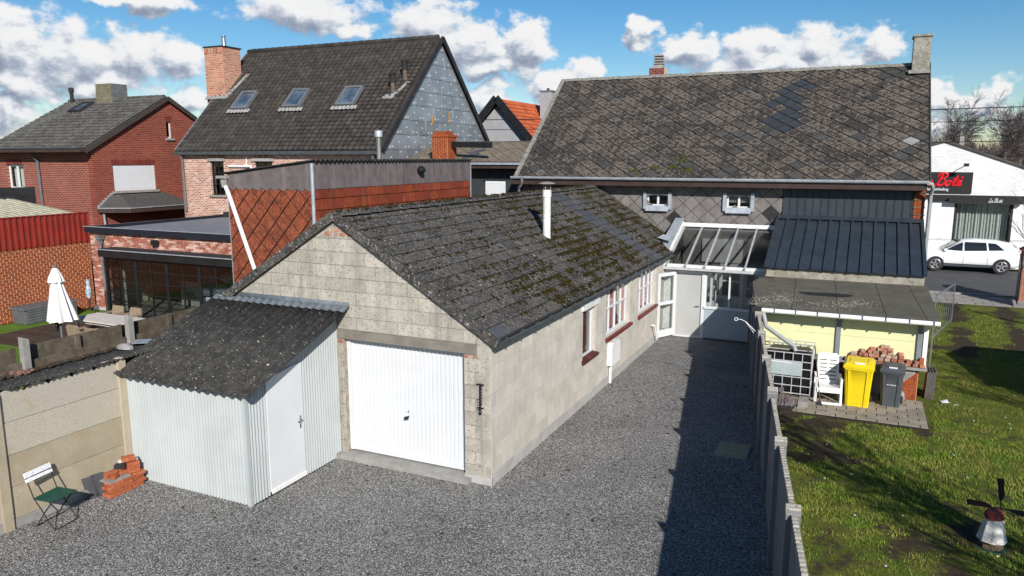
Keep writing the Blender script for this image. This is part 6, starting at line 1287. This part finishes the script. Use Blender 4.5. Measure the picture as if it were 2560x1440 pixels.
def wheelie(name, lab, x, y, mat, w, d, h, rz):
    b = thing(name, lab, 'wheelie bin', (x, y, 0), rz, 'wheelie bins on the paving slabs')
    m = MB(); n = 8; lv = []
    for z, k in ((.03, .80), (.08, .83), (h * .5, .91), (h * .86, .99), (h * .88, 1.04), (h * .92, 1.04)):
        a, c, e = w / 2 * k, d / 2 * k, .03; m.v += [(-a + e, -c, z), (a - e, -c, z), (a, -c + e, z), (a, c - e, z), (a - e, c, z), (-a + e, c, z), (-a, c - e, z), (-a, -c + e, z)]
    m.f = [tuple(reversed(range(8)))] + [(8 * j + i, 8 * j + (i + 1) % 8, 8 * j + 8 + (i + 1) % 8, 8 * j + 8 + i) for j in range(5) for i in range(8)]
    m.build('body', mat, b, True)
    for s_ in (-1, 1): MB().bar((s_ * w * .27, -d * .415, .06), (s_ * w * .33, -d * .505, h * .86), .045, .03, (0, -1, 0)).build('corner_rib', mat, b)
    l = MB(); a, c = w / 2 * 1.08, d / 2 * 1.08; z = h * .92
    l.v = [(-a, -c, z), (a, -c, z), (a, c, z), (-a, c, z), (-a, -c, z + .04), (a, -c, z + .04), (a, c, z + .04), (-a, c, z + .04), (-a * .82, -c * .72, z + .10), (a * .82, -c * .72, z + .10), (a * .82, c * .85, z + .12), (-a * .82, c * .85, z + .12)]
    l.f = [(3, 2, 1, 0)] + [(4 * j + i, 4 * j + (i + 1) % 4, 4 * j + 4 + (i + 1) % 4, 4 * j + 4 + i) for j in range(2) for i in range(4)] + [(8, 9, 10, 11)]
    lo = l.build('lid', mat, b); nL = Vector((0, -.12, 1)).normalized(); vLd = Vector((0, 1, .02 / (c * .8) * .5)).normalized()
    for r in ((-a * .6, a * .42, -c * .5, c * .55), (a * .55, a * .74, -c * .4, c * .5)): MB().prism(rp(r), (0, 0, z + .108), UX, Vector((0, 1, .03)).normalized(), .016).build('lid_panel', mat, lo)
    MB().prism(rp((-w * .16, w * .2, 0, .035)), (0, -c * .80, z + .082), UX, Vector((0, .55, .45)).normalized(), .02).build('label_strip', WHITE, lo)
    MB().tube([(-a * .8, c * 1.05, z + .03), (a * .8, c * 1.05, z + .03)], .016, 8).build('handle', mat, b)
    for s_ in (-1, 1): MB().tube([(s_ * w * .42, d * .46, .1), (s_ * w * .52, d * .46, .1)], .1, 16).build('wheel', RUBBER, b, True)
    MB().tube([(-w * .5, d * .46, .1), (w * .5, d * .46, .1)], .012, 6).build('axle', BLACK, b); return b
wheelie('yellow_wheelie_bin', 'large bright yellow wheelie bin with its lid closed', 5.60, 7.16, YELLOW, .58, .66, 1.02, R(-2))
gbn = wheelie('grey_wheelie_bin', 'smaller dark grey wheelie bin beside the yellow one', 6.28, 7.40, BINGREY, .46, .52, .92, R(-4))
for k, (a, b) in enumerate(((-.09, -.05), (-.03, .0), (.005, .03), (.035, .06), (.065, .09))): B(a, b, -.262, -.246, .56, .575).build('print_mark', WHITE, gbn)
# reclaimed bricks on the ledge
GR = 'reclaimed bricks piled on the annex ledge'
rows = [(5.28, 6.95, 12), (5.36, 6.82, 10), (5.42, 6.5, 9), (5.55, 6.5, 6), (5.8, 6.3, 4), (6.0, 6.22, 2)]
for j, (a, b, n) in enumerate(rows):
    for i in range(n):
        x = a + (b - a) * (i + .5) / n + rb.uniform(-.02, .02)
        brick_at(x, 7.93 + .03 * j * .4 + rb.uniform(-.03, .03), .842 + .072 * j + rb.uniform(-.0, .008), R(90) + rb.uniform(-.28, .28), 'mortar-stained brick, %s from left in the %s row of the ledge pile' % (NTH[i], ORD[j]), GR, LOOSEB, (.2, .105, .07), rb.uniform(-.06, .06))
brick_at(6.86, 7.9, .915, R(90), 'upright red brick at the right end of the ledge', GR, BRL, (.1, .09, .15)); brick_at(5.0, 7.92, .842, R(10), 'single flat orange brick at the left end of the ledge', GR, BRL)
pp = thing('heather_tray', 'grey dried heather in a dark tray at the fence foot', 'plant', (4.15, 6.25, 0)); B(3.92, 4.36, 6.12, 6.38, .05, .12).build('tray', BLACKM, pp)
hm = MB(); rh_ = random.Random(4)
for k in range(420):
    x, y = 4.14 + rh_.gauss(0, .1), 6.25 + rh_.gauss(0, .06); h_ = rh_.uniform(.1, .26); a = rh_.uniform(0, 6.3); q = rh_.uniform(0, .06); w_ = .006
    hm.add([(x - w_, y, .11), (x + w_, y, .11), (x + q * math.cos(a), y + q * math.sin(a), .11 + h_)], [(0, 1, 2)])
hm.build('stems', wm('dry_heather', (.30, .25, .25), (.2, .16, .15), 20, rv=.3), pp)
B(4.42, 4.62, 6.3, 6.7, .05, .2).single('concrete_block', CONCG, (4.5, 6.5, 0), 'pale concrete block lying in front of the caged tank', 'block')
lt_ = MB(); lt_.add([(7.35, 8.0, .05), (7.5, 8.05, .06), (7.45, 8.2, .09), (7.32, 8.16, .05), (7.55, 7.9, .05), (7.68, 7.95, .07), (7.62, 8.05, .05)], [(0, 1, 2, 3), (4, 5, 6)]); lt_.single('litter', WHITEP, (7.5, 8, .04), 'crumpled white plastic scrap on grass by the annex corner', 'litter')
# windmill ornament
wm_ = thing('garden_windmill', 'small white garden windmill with red cap and dark plum sails', 'ornament', (7.39, 1.12, 0), R(66))
MB().lathe((0, 0, 0), [(.19, 0), (.19, .03)], 12).build('base', wm('green_base', (.012, .06, .045), (.01, .045, .035), 5), wm_)
MB().lathe((0, 0, .04), [(.155, 0), (.15, .11)], 8, ph=.39).build('plinth', wm('pebbled_plinth', (.16, .10, .065), (.08, .055, .04), 14, spots=[((.6, .56, .5), 30, .64, .8)]), wm_)
tw = MB(); 
for k in range(10):
    z0 = .15 + .033 * k; r0 = .185 - .0085 * k; tw.lathe((0, 0, z0), [(r0 + .009, 0), (r0 - .006, .032)], 8, ph=.39)
two = tw.build('tower', WINDW, wm_)
cpm = MB(); prof = [(.125, 0), (.13, .03), (.115, .075), (.08, .11), (.035, .13), (.005, .135)]; cpm.lathe((0, 0, .48), prof, 14, 1.15, .95); cpm.build('cap', WINDR, wm_, True)
hub = Vector((.21, -.02, .55)); MB().tube([(.1, 0, .55), tuple(hub)], .012, 6).build('axle', BLACK, wm_)
for k in range(4):
    a = R(8) + k * math.pi / 2; d_ = Vector((0, math.sin(a), math.cos(a))); e_ = Vector((0, math.cos(a), -math.sin(a)))
    sl_ = MB().bar(hub, hub + d_ * .13, .014, .014, (1, 0, 0)); sl_.prism([(.12, -.02), (.20, -.055), (.44, -.055), (.44, .03), (.12, .02)], hub, d_, e_, .006); sl_.build('sail', PURP if k in (2, 1) else BLACKM, wm_)
# ---------------------------------------------------------------- street: shop, car, gate
sp = thing('shop_building', 'white painted brick shop with black fascia across the street', 'shop', (10, 33.2, 0))
SY = 33.3; win = (9.72, 12.25, .35, 3.2)
m_ = MB()
for r in cut([(3, 16, 0, 3.62)], win): m_.prism(rp(r), (0, SY + .3, 0), UX, UZ, .3)
m_.prism([(3, 3.62), (16, 3.62), (16, 3.7), (9.06, 6.28), (3, 4.55)], (0, SY + .3, 0), UX, UZ, .3); m_.box(3, 3.3, SY + .3, SY + 9, 0, 4.4); m_.box(15.7, 16, SY + .3, SY + 9, 0, 3.6); m_.build('wall', SHOPB, sp)
rf = MB(); rf.prism([(0, 0), (7.15, -2.66), (7.15, -2.56), (0, .1)], (9.06, SY + 9.3, 6.26), UX, UZ, 9.4); rf.prism([(0, 0), (0, .1), (-6.2, -1.68), (-6.2, -1.78)], (9.06, SY + 9.3, 6.26), UX, UZ, 9.4); rf.build('roof', wm('grey_brown_roof', (.1, .085, .075), (.07, .06, .053), 3), sp)
B(9.75, 9.95, SY + 1, SY + 1.2, 5.6, 6.55).build('chimney', CONCG, sp)
B(8.6, 16, SY - .14, SY, 3.3, 3.62).build('fascia', SIGNK, sp); B(7, 8.62, SY - .1, SY, 3.42, 3.62).build('fascia', SIGNK, sp); B(9.4, 12.6, SY - .35, SY - .14, 3.24, 3.46).build('awning_box', SIGNK, sp)
wn_ = MB(); 
for r in ((win[0], win[0] + .1, win[2], win[3]), (win[1] - .1, win[1], win[2], win[3]), (win[0], win[1], win[2], win[2] + .1)): wn_.box(r[0], r[1], SY + .02, SY + .12, r[2], r[3])
wno = wn_.build('shop_window', SIGNK, sp); B(win[0], win[1], SY + .06, SY + .07, win[2], win[3]).build('pane', GLASS, wno); dr = MB()
for i in range(121): u = win[0] + .1 + (win[1] - win[0] - .2) * i / 120; o_ = SY + .45 + .045 * math.sin(i * .9) + .03 * math.sin(i * .37); dr.v += [(u, o_, win[2]), (u, o_, win[3])]
dr.f = [(2 * i, 2 * i + 2, 2 * i + 3, 2 * i + 1) for i in range(120)]; dr.build('drape', SHADE, wno, 2); B(win[0] - .2, win[1] + .2, SY + .8, SY + .85, 0, 3.5).build('room', DARKIN, wno)
sg = B(6.9, 10.38, SY - .08, SY - .02, 3.70, 4.76).build('sign_board', SIGNK, sp)
def strokes(parent, x0, z0, sc, y, mat, r):
    L_ = {'L': [[(.55, .95), (.42, 1.02), (.3, .9), (.28, .55), (.2, .15), (.05, .0), (-.02, .08), (.1, .14), (.3, .02), (.5, 0), (.62, .1)]],
          'a': [[(.34, .4), (.2, .44), (.06, .3), (.05, .1), (.15, .0), (.28, .12), (.36, .42), (.32, .1), (.38, .0), (.5, .12)]],
          'B': [[(.32, 1.0), (.24, .5), (.12, .05), (-.02, .02), (-.02, .12)], [(.0, .72), (.08, .95), (.35, 1.06), (.62, .98), (.66, .8), (.52, .62), (.3, .55), (.55, .55), (.66, .38), (.6, .12), (.4, .0), (.22, .05), (.2, .16)]],
          'o': [[(.22, .42), (.06, .32), (.03, .1), (.14, .0), (.3, .1), (.34, .3), (.24, .42), (.32, .36), (.46, .36)]],
          't': [[(.3, .86), (.2, .4), (.12, .1), (.18, .0), (.32, .1)], [(.02, .52), (.42, .56)]],
          'e': [[(.02, .18), (.2, .24), (.3, .36), (.22, .44), (.08, .34), (.04, .12), (.14, .0), (.3, .06), (.42, .18)], [(.24, .6), (.36, .8)]]}
    x = 0; m = MB()
    for c, w_ in (('L', .62), ('a', .46), (' ', .2), ('B', .74), ('o', .42), ('t', .36), ('e', .4)):
        for s_ in L_.get(c, []):
            pts = []
            for i in range(len(s_) - 1):
                p0, p1, p2, p3 = (s_[max(i - 1, 0)], s_[i], s_[i + 1], s_[min(i + 2, len(s_) - 1)])
                for t_ in (0, .25, .5, .75):
                    q = [.5 * (2 * p1[k] + (p2[k] - p0[k]) * t_ + (2 * p0[k] - 5 * p1[k] + 4 * p2[k] - p3[k]) * t_ ** 2 + (3 * p1[k] - p0[k] - 3 * p2[k] + p3[k]) * t_ ** 3) for k in (0, 1)]; pts.append(q)
            pts.append(s_[-1]); P3 = [(x0 + (x + a + .28 * b) * sc, y, z0 + b * sc) for a, b in pts]
            rr_ = [r * (.55 + .75 * abs(math.sin(i / len(P3) * 3.14 * 1.5 + .4))) for i in range(len(P3))]
            m.tube(P3, rr_, 6)
        x += w_
    return m.build('lettering', mat, parent)
strokes(sg, 7.95, 4.08, .60, SY - .09, SIGNR, .045); strokes(sp, 11.10, 3.30, .18, SY - .37, WHITE, .012)
def text(parent, s, size, x, y, z, mat):
    cu = D.curves.new('lettering', 'FONT'); cu.body = s; cu.size = size; cu.extrude = .006; cu.offset = .004
    o = D.objects.new('tmp', cu); COL.objects.link(o); dg = bpy.context.evaluated_depsgraph_get(); me = D.meshes.new_from_object(o.evaluated_get(dg)); D.objects.remove(o)
    me.materials.clear(); me.materials.append(mat); b = D.objects.new('lettering', me); COL.objects.link(b); b.parent = parent; b.location = OFF.get(parent.name, Vector((0, 0, 0))) + Vector((x, y, z)); b.rotation_euler = (math.pi / 2, 0, 0); return b
text(sg, 'dameskleding', .185, 8.36, SY - .09, 3.84, WHITE)
sl2_ = MB().tube([(9.55, SY - .02, 4.8), (9.95, SY - .7, 5.1)], .02, 6); sl2_.build('lamp_arm', BLACK, sp); MB().box(9.86, 10.08, SY - .82, SY - .66, 5.05, 5.2).build('sign_lamp', BLACK, sp)
# car
ca = thing('parked_car', 'white hatchback car parked in front of the white shop', 'car', (10.2, 32.2, 0))
CX, CYN, CW = 8.08, 31.35, 1.78
def car_sec(s):                                # s along length 0..4.42: lower edge, belt, roof, half widths
    belt = np.interp(s, [0, .25, 1.1, 3.6, 4.2, 4.42], [.62, .80, .95, 1.05, 1.08, .95]); roof = np.interp(s, [0, 1.05, 1.15, 1.95, 2.5, 3.4, 4.05, 4.3, 4.42], [.62, .95, .99, 1.49, 1.56, 1.53, 1.40, 1.12, .95])
    low = np.interp(s, [0, .2, 4.2, 4.42], [.34, .22, .24, .38]); hw = np.interp(s, [0, .2, .6, 3.9, 4.3, 4.42], [.60, .78, .885, .885, .80, .66]); rw = np.interp(s, [0, 1.1, 2.0, 3.5, 4.42], [.55, .78, .60, .58, .55]); return low, belt, max(roof, belt + .003), hw, rw
body = MB(); SS = np.linspace(0, 4.42, 45); nn_ = 12
for s_ in SS:
    lo_, be, ro_, hw, rw = car_sec(s_)
    half = [(hw * .86, lo_), (hw * .97, lo_ + .10), (hw, (lo_ + be) / 2), (hw * .985, be - .06), (hw * .95, be), (rw + (hw * .95 - rw) * .25, be + (ro_ - be) * .75), (rw * .8, ro_ - .012)]
    ring_ = [(-a, b) for a, b in half] + [(0, ro_)] + [(a, b) for a, b in reversed(half)]
    body.v += [(CX + s_, CYN + CW / 2 + 0 + a, b) for a, b in ring_]; nn_ = len(ring_)
body.f = [(j * nn_ + i, j * nn_ + i + 1, (j + 1) * nn_ + i + 1, (j + 1) * nn_ + i) for j in range(len(SS) - 1) for i in range(nn_ - 1)] + [tuple(range(nn_)), tuple(reversed(range((len(SS) - 1) * nn_, len(SS) * nn_)))] + [(j * nn_, (j + 1) * nn_, (j + 1) * nn_ + nn_ - 1, j * nn_ + nn_ - 1) for j in range(len(SS) - 1)]
bo_ = body.build('body', CARW, ca, 2)
def side_pt(s, z, off=.012):
    lo_, be, ro_, hw, rw = car_sec(s); a = hw * .95 if z <= be else hw * .95 + (rw + (hw * .95 - rw) * .25 - hw * .95) * min(1, (z - be) / max(.05, (ro_ - be) * .75))
    if z < be: a = hw * (.985 + .015 * (be - z) / .3) if be - z > .06 else hw * .975
    return (CX + s, CYN + CW / 2 - a - off, z)
def glasspoly(pts, mat, nm):
    m = MB(); n = len(pts); m.v = [side_pt(*p) for p in pts]; m.f = [tuple(range(n))]
    return m.build(nm, mat, bo_)
glasspoly([(1.22, 1.0), (1.98, 1.0), (1.98, 1.42), (1.85, 1.36)], CARG, 'side_window'); glasspoly([(2.06, 1.0), (3.0, 1.05), (2.95, 1.43), (2.06, 1.43)], CARG, 'side_window'); glasspoly([(3.08, 1.06), (3.72, 1.1), (3.35, 1.40), (3.03, 1.42)], CARG, 'side_window')
mb = MB(); mb.v = [(CX + 1.12, CYN + CW / 2 - .7, .985), (CX + 1.12, CYN + CW / 2 + .7, .985), (CX + 1.9, CYN + CW / 2 + .56, 1.475), (CX + 1.9, CYN + CW / 2 - .56, 1.475)]; mb.v = [(a - .03, b, c + .02) for a, b, c in mb.v]; mb.f = [(0, 1, 2, 3)]; mb.build('windscreen', CARG, bo_)
mb = MB(); mb.v = [(CX + 4.10, CYN + .28, 1.38), (CX + 4.10, CYN + CW - .28, 1.38), (CX + 4.33, CYN + CW - .24, 1.1), (CX + 4.33, CYN + .24, 1.1)]; mb.v = [(a + .02, b, c + .01) for a, b, c in mb.v]; mb.f = [(3, 2, 1, 0)]; mb.build('rear_window', CARG, bo_)
for s_ in (1.2, 2.04, 3.05): MB().tube([side_pt(s_, .35, .004), side_pt(s_ + .0, .7, .004), side_pt(s_, .96, .004)], .005, 5).build('door_seam', GREYP, bo_)
MB().tube([side_pt(a, .36, .0) for a in np.linspace(.9, 3.4, 9)], .02, 5).build('sill', BLACKM, bo_)
for s_ in (1.75, 2.75): MB().bar(side_pt(s_, .93, .015), side_pt(s_ + .2, .94, .015), .02, .025).build('door_handle', CARW, bo_)
MB().lathe(side_pt(1.25, 1.02, .12), [(.04, -.06), (.09, -.04), (.09, .05), (.04, .07)], 8, 1, .8).build('mirror', CARW, bo_, True)
glasspoly([(.06, .62), (.36, .70), (.5, .82), (.25, .80), (.08, .70)], LIGHTC, 'headlight'); glasspoly([(4.1, .86), (4.36, .9), (4.38, 1.06), (4.2, 1.1)], REDL, 'tail_light')
for s_ in (.87, 3.65):
    wx = CX + s_
    for yy_ in (CYN - .0, CYN + CW - .22):
        wh = MB().tube([(wx, yy_ + .01, .32), (wx, yy_ + .21, .32)], .325, 28).build('wheel', RUBBER, ca, True)
        mb = MB().lathe((0, 0, 0), [(.225, 0), (.23, .015), (.2, .02)], 24); mb.v = [(wx + a, yy_ + .008 - c * .4, .32 + b) for a, b, c in mb.v]; mb.build('rim_dish', BLACKM, wh)
        sp_ = MB()
        for k in range(5): a = k * 1.2566 + .3; sp_.bar((wx + .03 * math.cos(a), yy_ - .006, .32 + .03 * math.sin(a)), (wx + .215 * math.cos(a), yy_ - .002, .32 + .215 * math.sin(a)), .06, .014, (0, 1, 0))
        sp_.tube([(wx + .225 * math.cos(t_), yy_ - .0, .32 + .225 * math.sin(t_)) for t_ in np.linspace(0, 6.283, 25)], .014, 5); sp_.build('spokes', RIMM, wh)
    MB().tube([(wx, CYN - .004, .33), (wx, CYN + .1, .33)], .365, 28).build('wheel_arch', BLACKM, bo_)
gp = thing('gate_post', 'brick gate post with stepped cap at the right edge', 'gate post', (11.45, 23.6, 0)); B(11.2, 11.75, 23.4, 23.95, 0, 1.95).build('shaft', POSTB, gp); B(11.13, 11.82, 23.33, 24.02, 1.95, 2.03).build('cap', wm('red_cap', (.22, .045, .03), (.17, .035, .025), 5), gp); B(11.2, 11.75, 23.4, 23.95, 2.03, 2.08).build('cap', MATS['red_cap'], gp)
gt = thing('iron_gate', 'black sheet-iron gate standing open beside the brick post', 'gate', (11.1, 23.0, 0)); MB().prism([(0, .1), (1.5, .1), (1.5, 1.5), (.75, 1.75), (0, 1.85)], (11.12, 23.5, 0), Vector((-.12, -1, 0)), UZ, .03).build('leaf', BLACK, gt)
for k in range(3): MB().bar((11.1 - .05 * k, 23.35 - .5 * k, 1.2), (11.08 - .05 * k, 23.0 - .5 * k, 1.6), .02, .03).build('bar', GREYP, gt)
# far grey house with orange roof
gh = thing('grey_rendered_house', 'grey rendered house with orange tiled roof in the distance', 'house', tuple(at(1250, 47)))
c0 = at(1247, 47); ax_ = Vector((1, 0, 0)); hzp = 8.95
MB().prism([(-4.2, 0), (4.2, 0), (4.2, hzp - 4.6), (0, hzp - .25), (-4.2, hzp - 4.6)], (c0.x, c0.y, 0), UX, UZ, -9).build('wall', GREYR, gh)
rsv = Vector((-1, 0, 1.1)).normalized(); rO3 = Vector((c0.x + 4.5, c0.y - .3, hzp - 4.95)); rl = 4.5 * math.sqrt(1 + 1.21)
gro = MB().prism(rp((0, 9.6, 0, rl)), rO3, UY, rsv, .1).prism(rp((0, 9.6, 0, rl)), (c0.x - 4.5, c0.y + 9.3, hzp - 4.95), -UY, Vector((1, 0, 1.1)).normalized(), .1).build('roof', TILEO, gh)
wavy(gro, rO3 + UY.cross(rsv) * .1, UY, rsv, 9.6, rl, .3, .33, TILEO, limit=300)
for s_ in (1, -1): MB().bar((c0.x, c0.y - .36, hzp + .1), (c0.x + s_ * 4.55, c0.y - .36, hzp - 4.9), .1, .42).build('barge_board', BLACK, gh)
gc = B(c0.x + 1.0, c0.x + 1.8, c0.y + 4.2, c0.y + 5, hzp - 1.6, hzp + .75).build('chimney', GREYR, gh); B(c0.x + .95, c0.x + 1.85, c0.y + 4.15, c0.y + 5.05, hzp + .75, hzp + .84).build('chimney_cap', GREYP, gc); MB().tube([(c0.x + 1.4, c0.y + 4.6, hzp + .8), (c0.x + 1.4, c0.y + 4.6, hzp + 1.0)], .1, 8).build('pot', BLACKM, gc)
# ---------------------------------------------------------------- overhead wires on poles
for i, x in enumerate((-30, 26)):
    pl = thing('utility_pole', ('wooden utility pole far left behind the houses', 'wooden utility pole beyond the right edge')[i], 'pole', (x, 24.6, 0), group='utility poles along the street'); MB().tube([(x, 24.6, 0), (x, 24.6, 8.3)], [.13, .1], 10).build('shaft', WOODO, pl, True)
    for z in (7.75, 7.25, 6.45): B(x - .06, x + .06, 24.4, 24.8, z - .05, z + .04).build('insulator', GREYP, pl)
for i, z in enumerate((7.75, 7.25, 6.45)):
    MB().tube([(-30 + 56 * t_, 24.6, z - .9 * (1 - (2 * t_ - 1) ** 2) * .45) for t_ in np.linspace(0, 1, 25)], .016 if i else .02, 5).single('overhead_wire', BLACK, (-30, 24.6, z), ('topmost black overhead wire along the street', 'middle black overhead wire along the street', 'lowest black overhead wire along the street')[i], 'wire', 'overhead wires along the street')
# ---------------------------------------------------------------- bare trees
def bare_tree(name, label, base, h, lean, seed, trunk_mat, twig_mat, group, spread=.5, droop=.0, lv=5, r0=None, nchild=(3, 4), first=.35, mtw=.0, tw=.006):
    r_ = random.Random(seed); t = thing(name, label, 'tree', tuple(base), group=group); tr = MB(); cr = MB(); b0 = Vector(base); r0 = r0 or h * .018
    def grow(p, d, L_, r, lvl, m):
        n = 4 if lvl < 2 else 3; pts = [p]; rs2 = [r]; q = p.copy(); dd_ = d.copy(); kids = []
        for i in range(n):
            dd_ = (dd_ + Vector((r_.gauss(0, .1), r_.gauss(0, .1), r_.gauss(0, .06) - (droop if lvl >= 3 else 0))) + (Vector((0, 0, .06)) if lvl < 3 else Vector())).normalized()
            q = q + dd_ * L_ / n; pts.append(q.copy()); rs2.append(max(tw, r * (1 - .62 * (i + 1) / n))); kids.append((q.copy(), dd_.copy(), rs2[-1], (i + 1) / n))
        m.tube(pts, rs2, 6 if lvl < 1 else (4 if lvl < 3 else 3), False)
        if lvl >= lv: return
        for (q, e, rr_, fr_) in kids:
            if lvl == 0 and fr_ < first: continue
            for c in range(r_.randint(*nchild) if lvl else r_.randint(3, 5)):
                a = r_.uniform(0, 6.283); o1 = e.orthogonal().normalized(); o2 = e.cross(o1)
                k = spread * r_.uniform(.6, 1.5); nd_ = (e + (o1 * math.cos(a) + o2 * math.sin(a)) * k + Vector((0, 0, .12 - droop * lvl * .3))).normalized()
                grow(q, nd_, L_ * r_.uniform(.38, .62) * (1.0 if lvl else .8), rr_ * .6, lvl + 1, cr)
    d0 = Vector((lean, r_.gauss(0, .03), 1)).normalized()
    grow(b0, d0, h * .8, r0, 0, tr)
    tr.build('trunk', trunk_mat, t, True); cr.build('crown', twig_mat, t)
    return t
GT = 'bare trees behind the shop'
for i, (px, d, h, ln_, mt, lab) in enumerate(((2340, 62, 12.6, .06, BIRCH, 'slender pale-trunked birch left of the shop gable'), (2478, 60, 12.0, -.02, BIRCH, 'bare birch above the middle of the shop roof'), (2545, 66, 12.8, -.05, BIRCH, 'bare birch at the right edge behind the shop'), (2420, 72, 10.0, .03, BARK, 'lower bare tree between the two birches'), (2600, 58, 9.0, -.08, BARK, 'dark bare tree leaning in from the right edge'), (2510, 74, 8.8, .0, BARK, 'low dark tree right behind the shop roof'))):
    bare_tree('bare_tree', lab, at(px, d), h * .62, ln_, 30 + i, mt, TWIG, GT, .5, .12, 4, r0=.12, tw=.0075, nchild=(2, 3), first=.3)
dw = MB(); r_ = random.Random(50)
for k in range(22000):
    px_ = r_.uniform(2290, 2800); d_ = r_.uniform(85, 115); p = at(px_, d_); h_ = r_.uniform(4, 10.5) * (.72 + .35 * min(1, max(0, (px_ - 2330) / 200))); a = r_.uniform(-1.2, 1.2); w_ = r_.uniform(.02, .05); z0 = r_.uniform(0, h_ * .7); L_ = r_.uniform(.8, 2.2)
    dw.add([(p.x - w_, p.y, z0), (p.x + w_, p.y, z0), (p.x + a * L_ * .6, p.y + a, min(h_, z0 + L_))], [(0, 1, 2)])
dw.single('distant_wood', wm('wood_brown', (.12, .095, .082), (.085, .07, .06), 2, rv=.3), tuple(at(2500, 95)), 'distant brown leafless wood behind the shop', 'wood', kind='stuff')
bt_ = thing('roadside_sapling', 'leafless young tree whose twigs reach in at the right edge', 'tree', tuple(at(2700, 23)))
b_ = at(2700, 23); tr = MB().tube([b_, b_ + Vector((-.05, 0, 1.8)), b_ + Vector((-.2, .1, 4.2))], [.07, .055, .02], 7); tr.build('trunk', BARK, bt_, True)
cr = MB(); r_ = random.Random(77)
for k in range(9):
    z = r_.uniform(1.2, 3.3); p = b_ + Vector((-.06 * z, 0, z)); L_ = r_.uniform(1.3, 2.3); a = r_.uniform(-.5, .5); e = Vector((-1, a, r_.uniform(.25, .9))).normalized(); pts = [p]; q = p.copy()
    for i in range(6):
        e = (e + Vector((r_.gauss(0, .08), r_.gauss(0, .08), .1))).normalized(); q = q + e * L_ / 6; pts.append(q.copy())
        if i > 1:
            for c in range(2):
                f_ = (e + Vector((r_.gauss(0, .5), r_.gauss(0, .5), r_.uniform(0, .6)))).normalized(); cr.tube([q, q + f_ * L_ * .12, q + f_ * L_ * .2 + Vector((0, 0, .08))], [.009, .007, .005], 4, False)
    cr.tube(pts, [.022 - .0027 * i for i in range(7)], 5, False)
cr.build('crown', BARK, bt_)
# a bare tree and a hut standing right of the view; their shadows lie on the lawn and roof
bare_tree('garden_tree', 'tall bare garden tree on the lawn right of the view', tuple(site((9.2, 3.4, 0))), 5.8, -.02, 5, BARK, TWIG, None, .55, .0, 4, r0=.08, tw=.011, nchild=(1, 2))
bare_tree('garden_tree', 'bare garden tree on the lawn farther right of the view', tuple(site((13.6, 6.0, 0))), 6.4, -.02, 8, BARK, TWIG, None, .55, .0, 4, r0=.09, tw=.011, nchild=(1, 2))
hu = thing('garden_hut', 'wooden garden hut on the lawn beyond the right edge', 'shed', (12.2, 8.2, 0)); B(10.95, 13.4, 7.2, 11.1, 0, 2.2).build('wall', WOODO, hu); MB().prism([(7.0, 2.2), (11.3, 2.2), (9.15, 2.8)], (10.8, 0, 0), UY, UZ, 2.75).build('roof', SLATED, hu); B(10.93, 10.95, 7.9, 8.7, 0, 1.95).build('door', BROWN, hu)
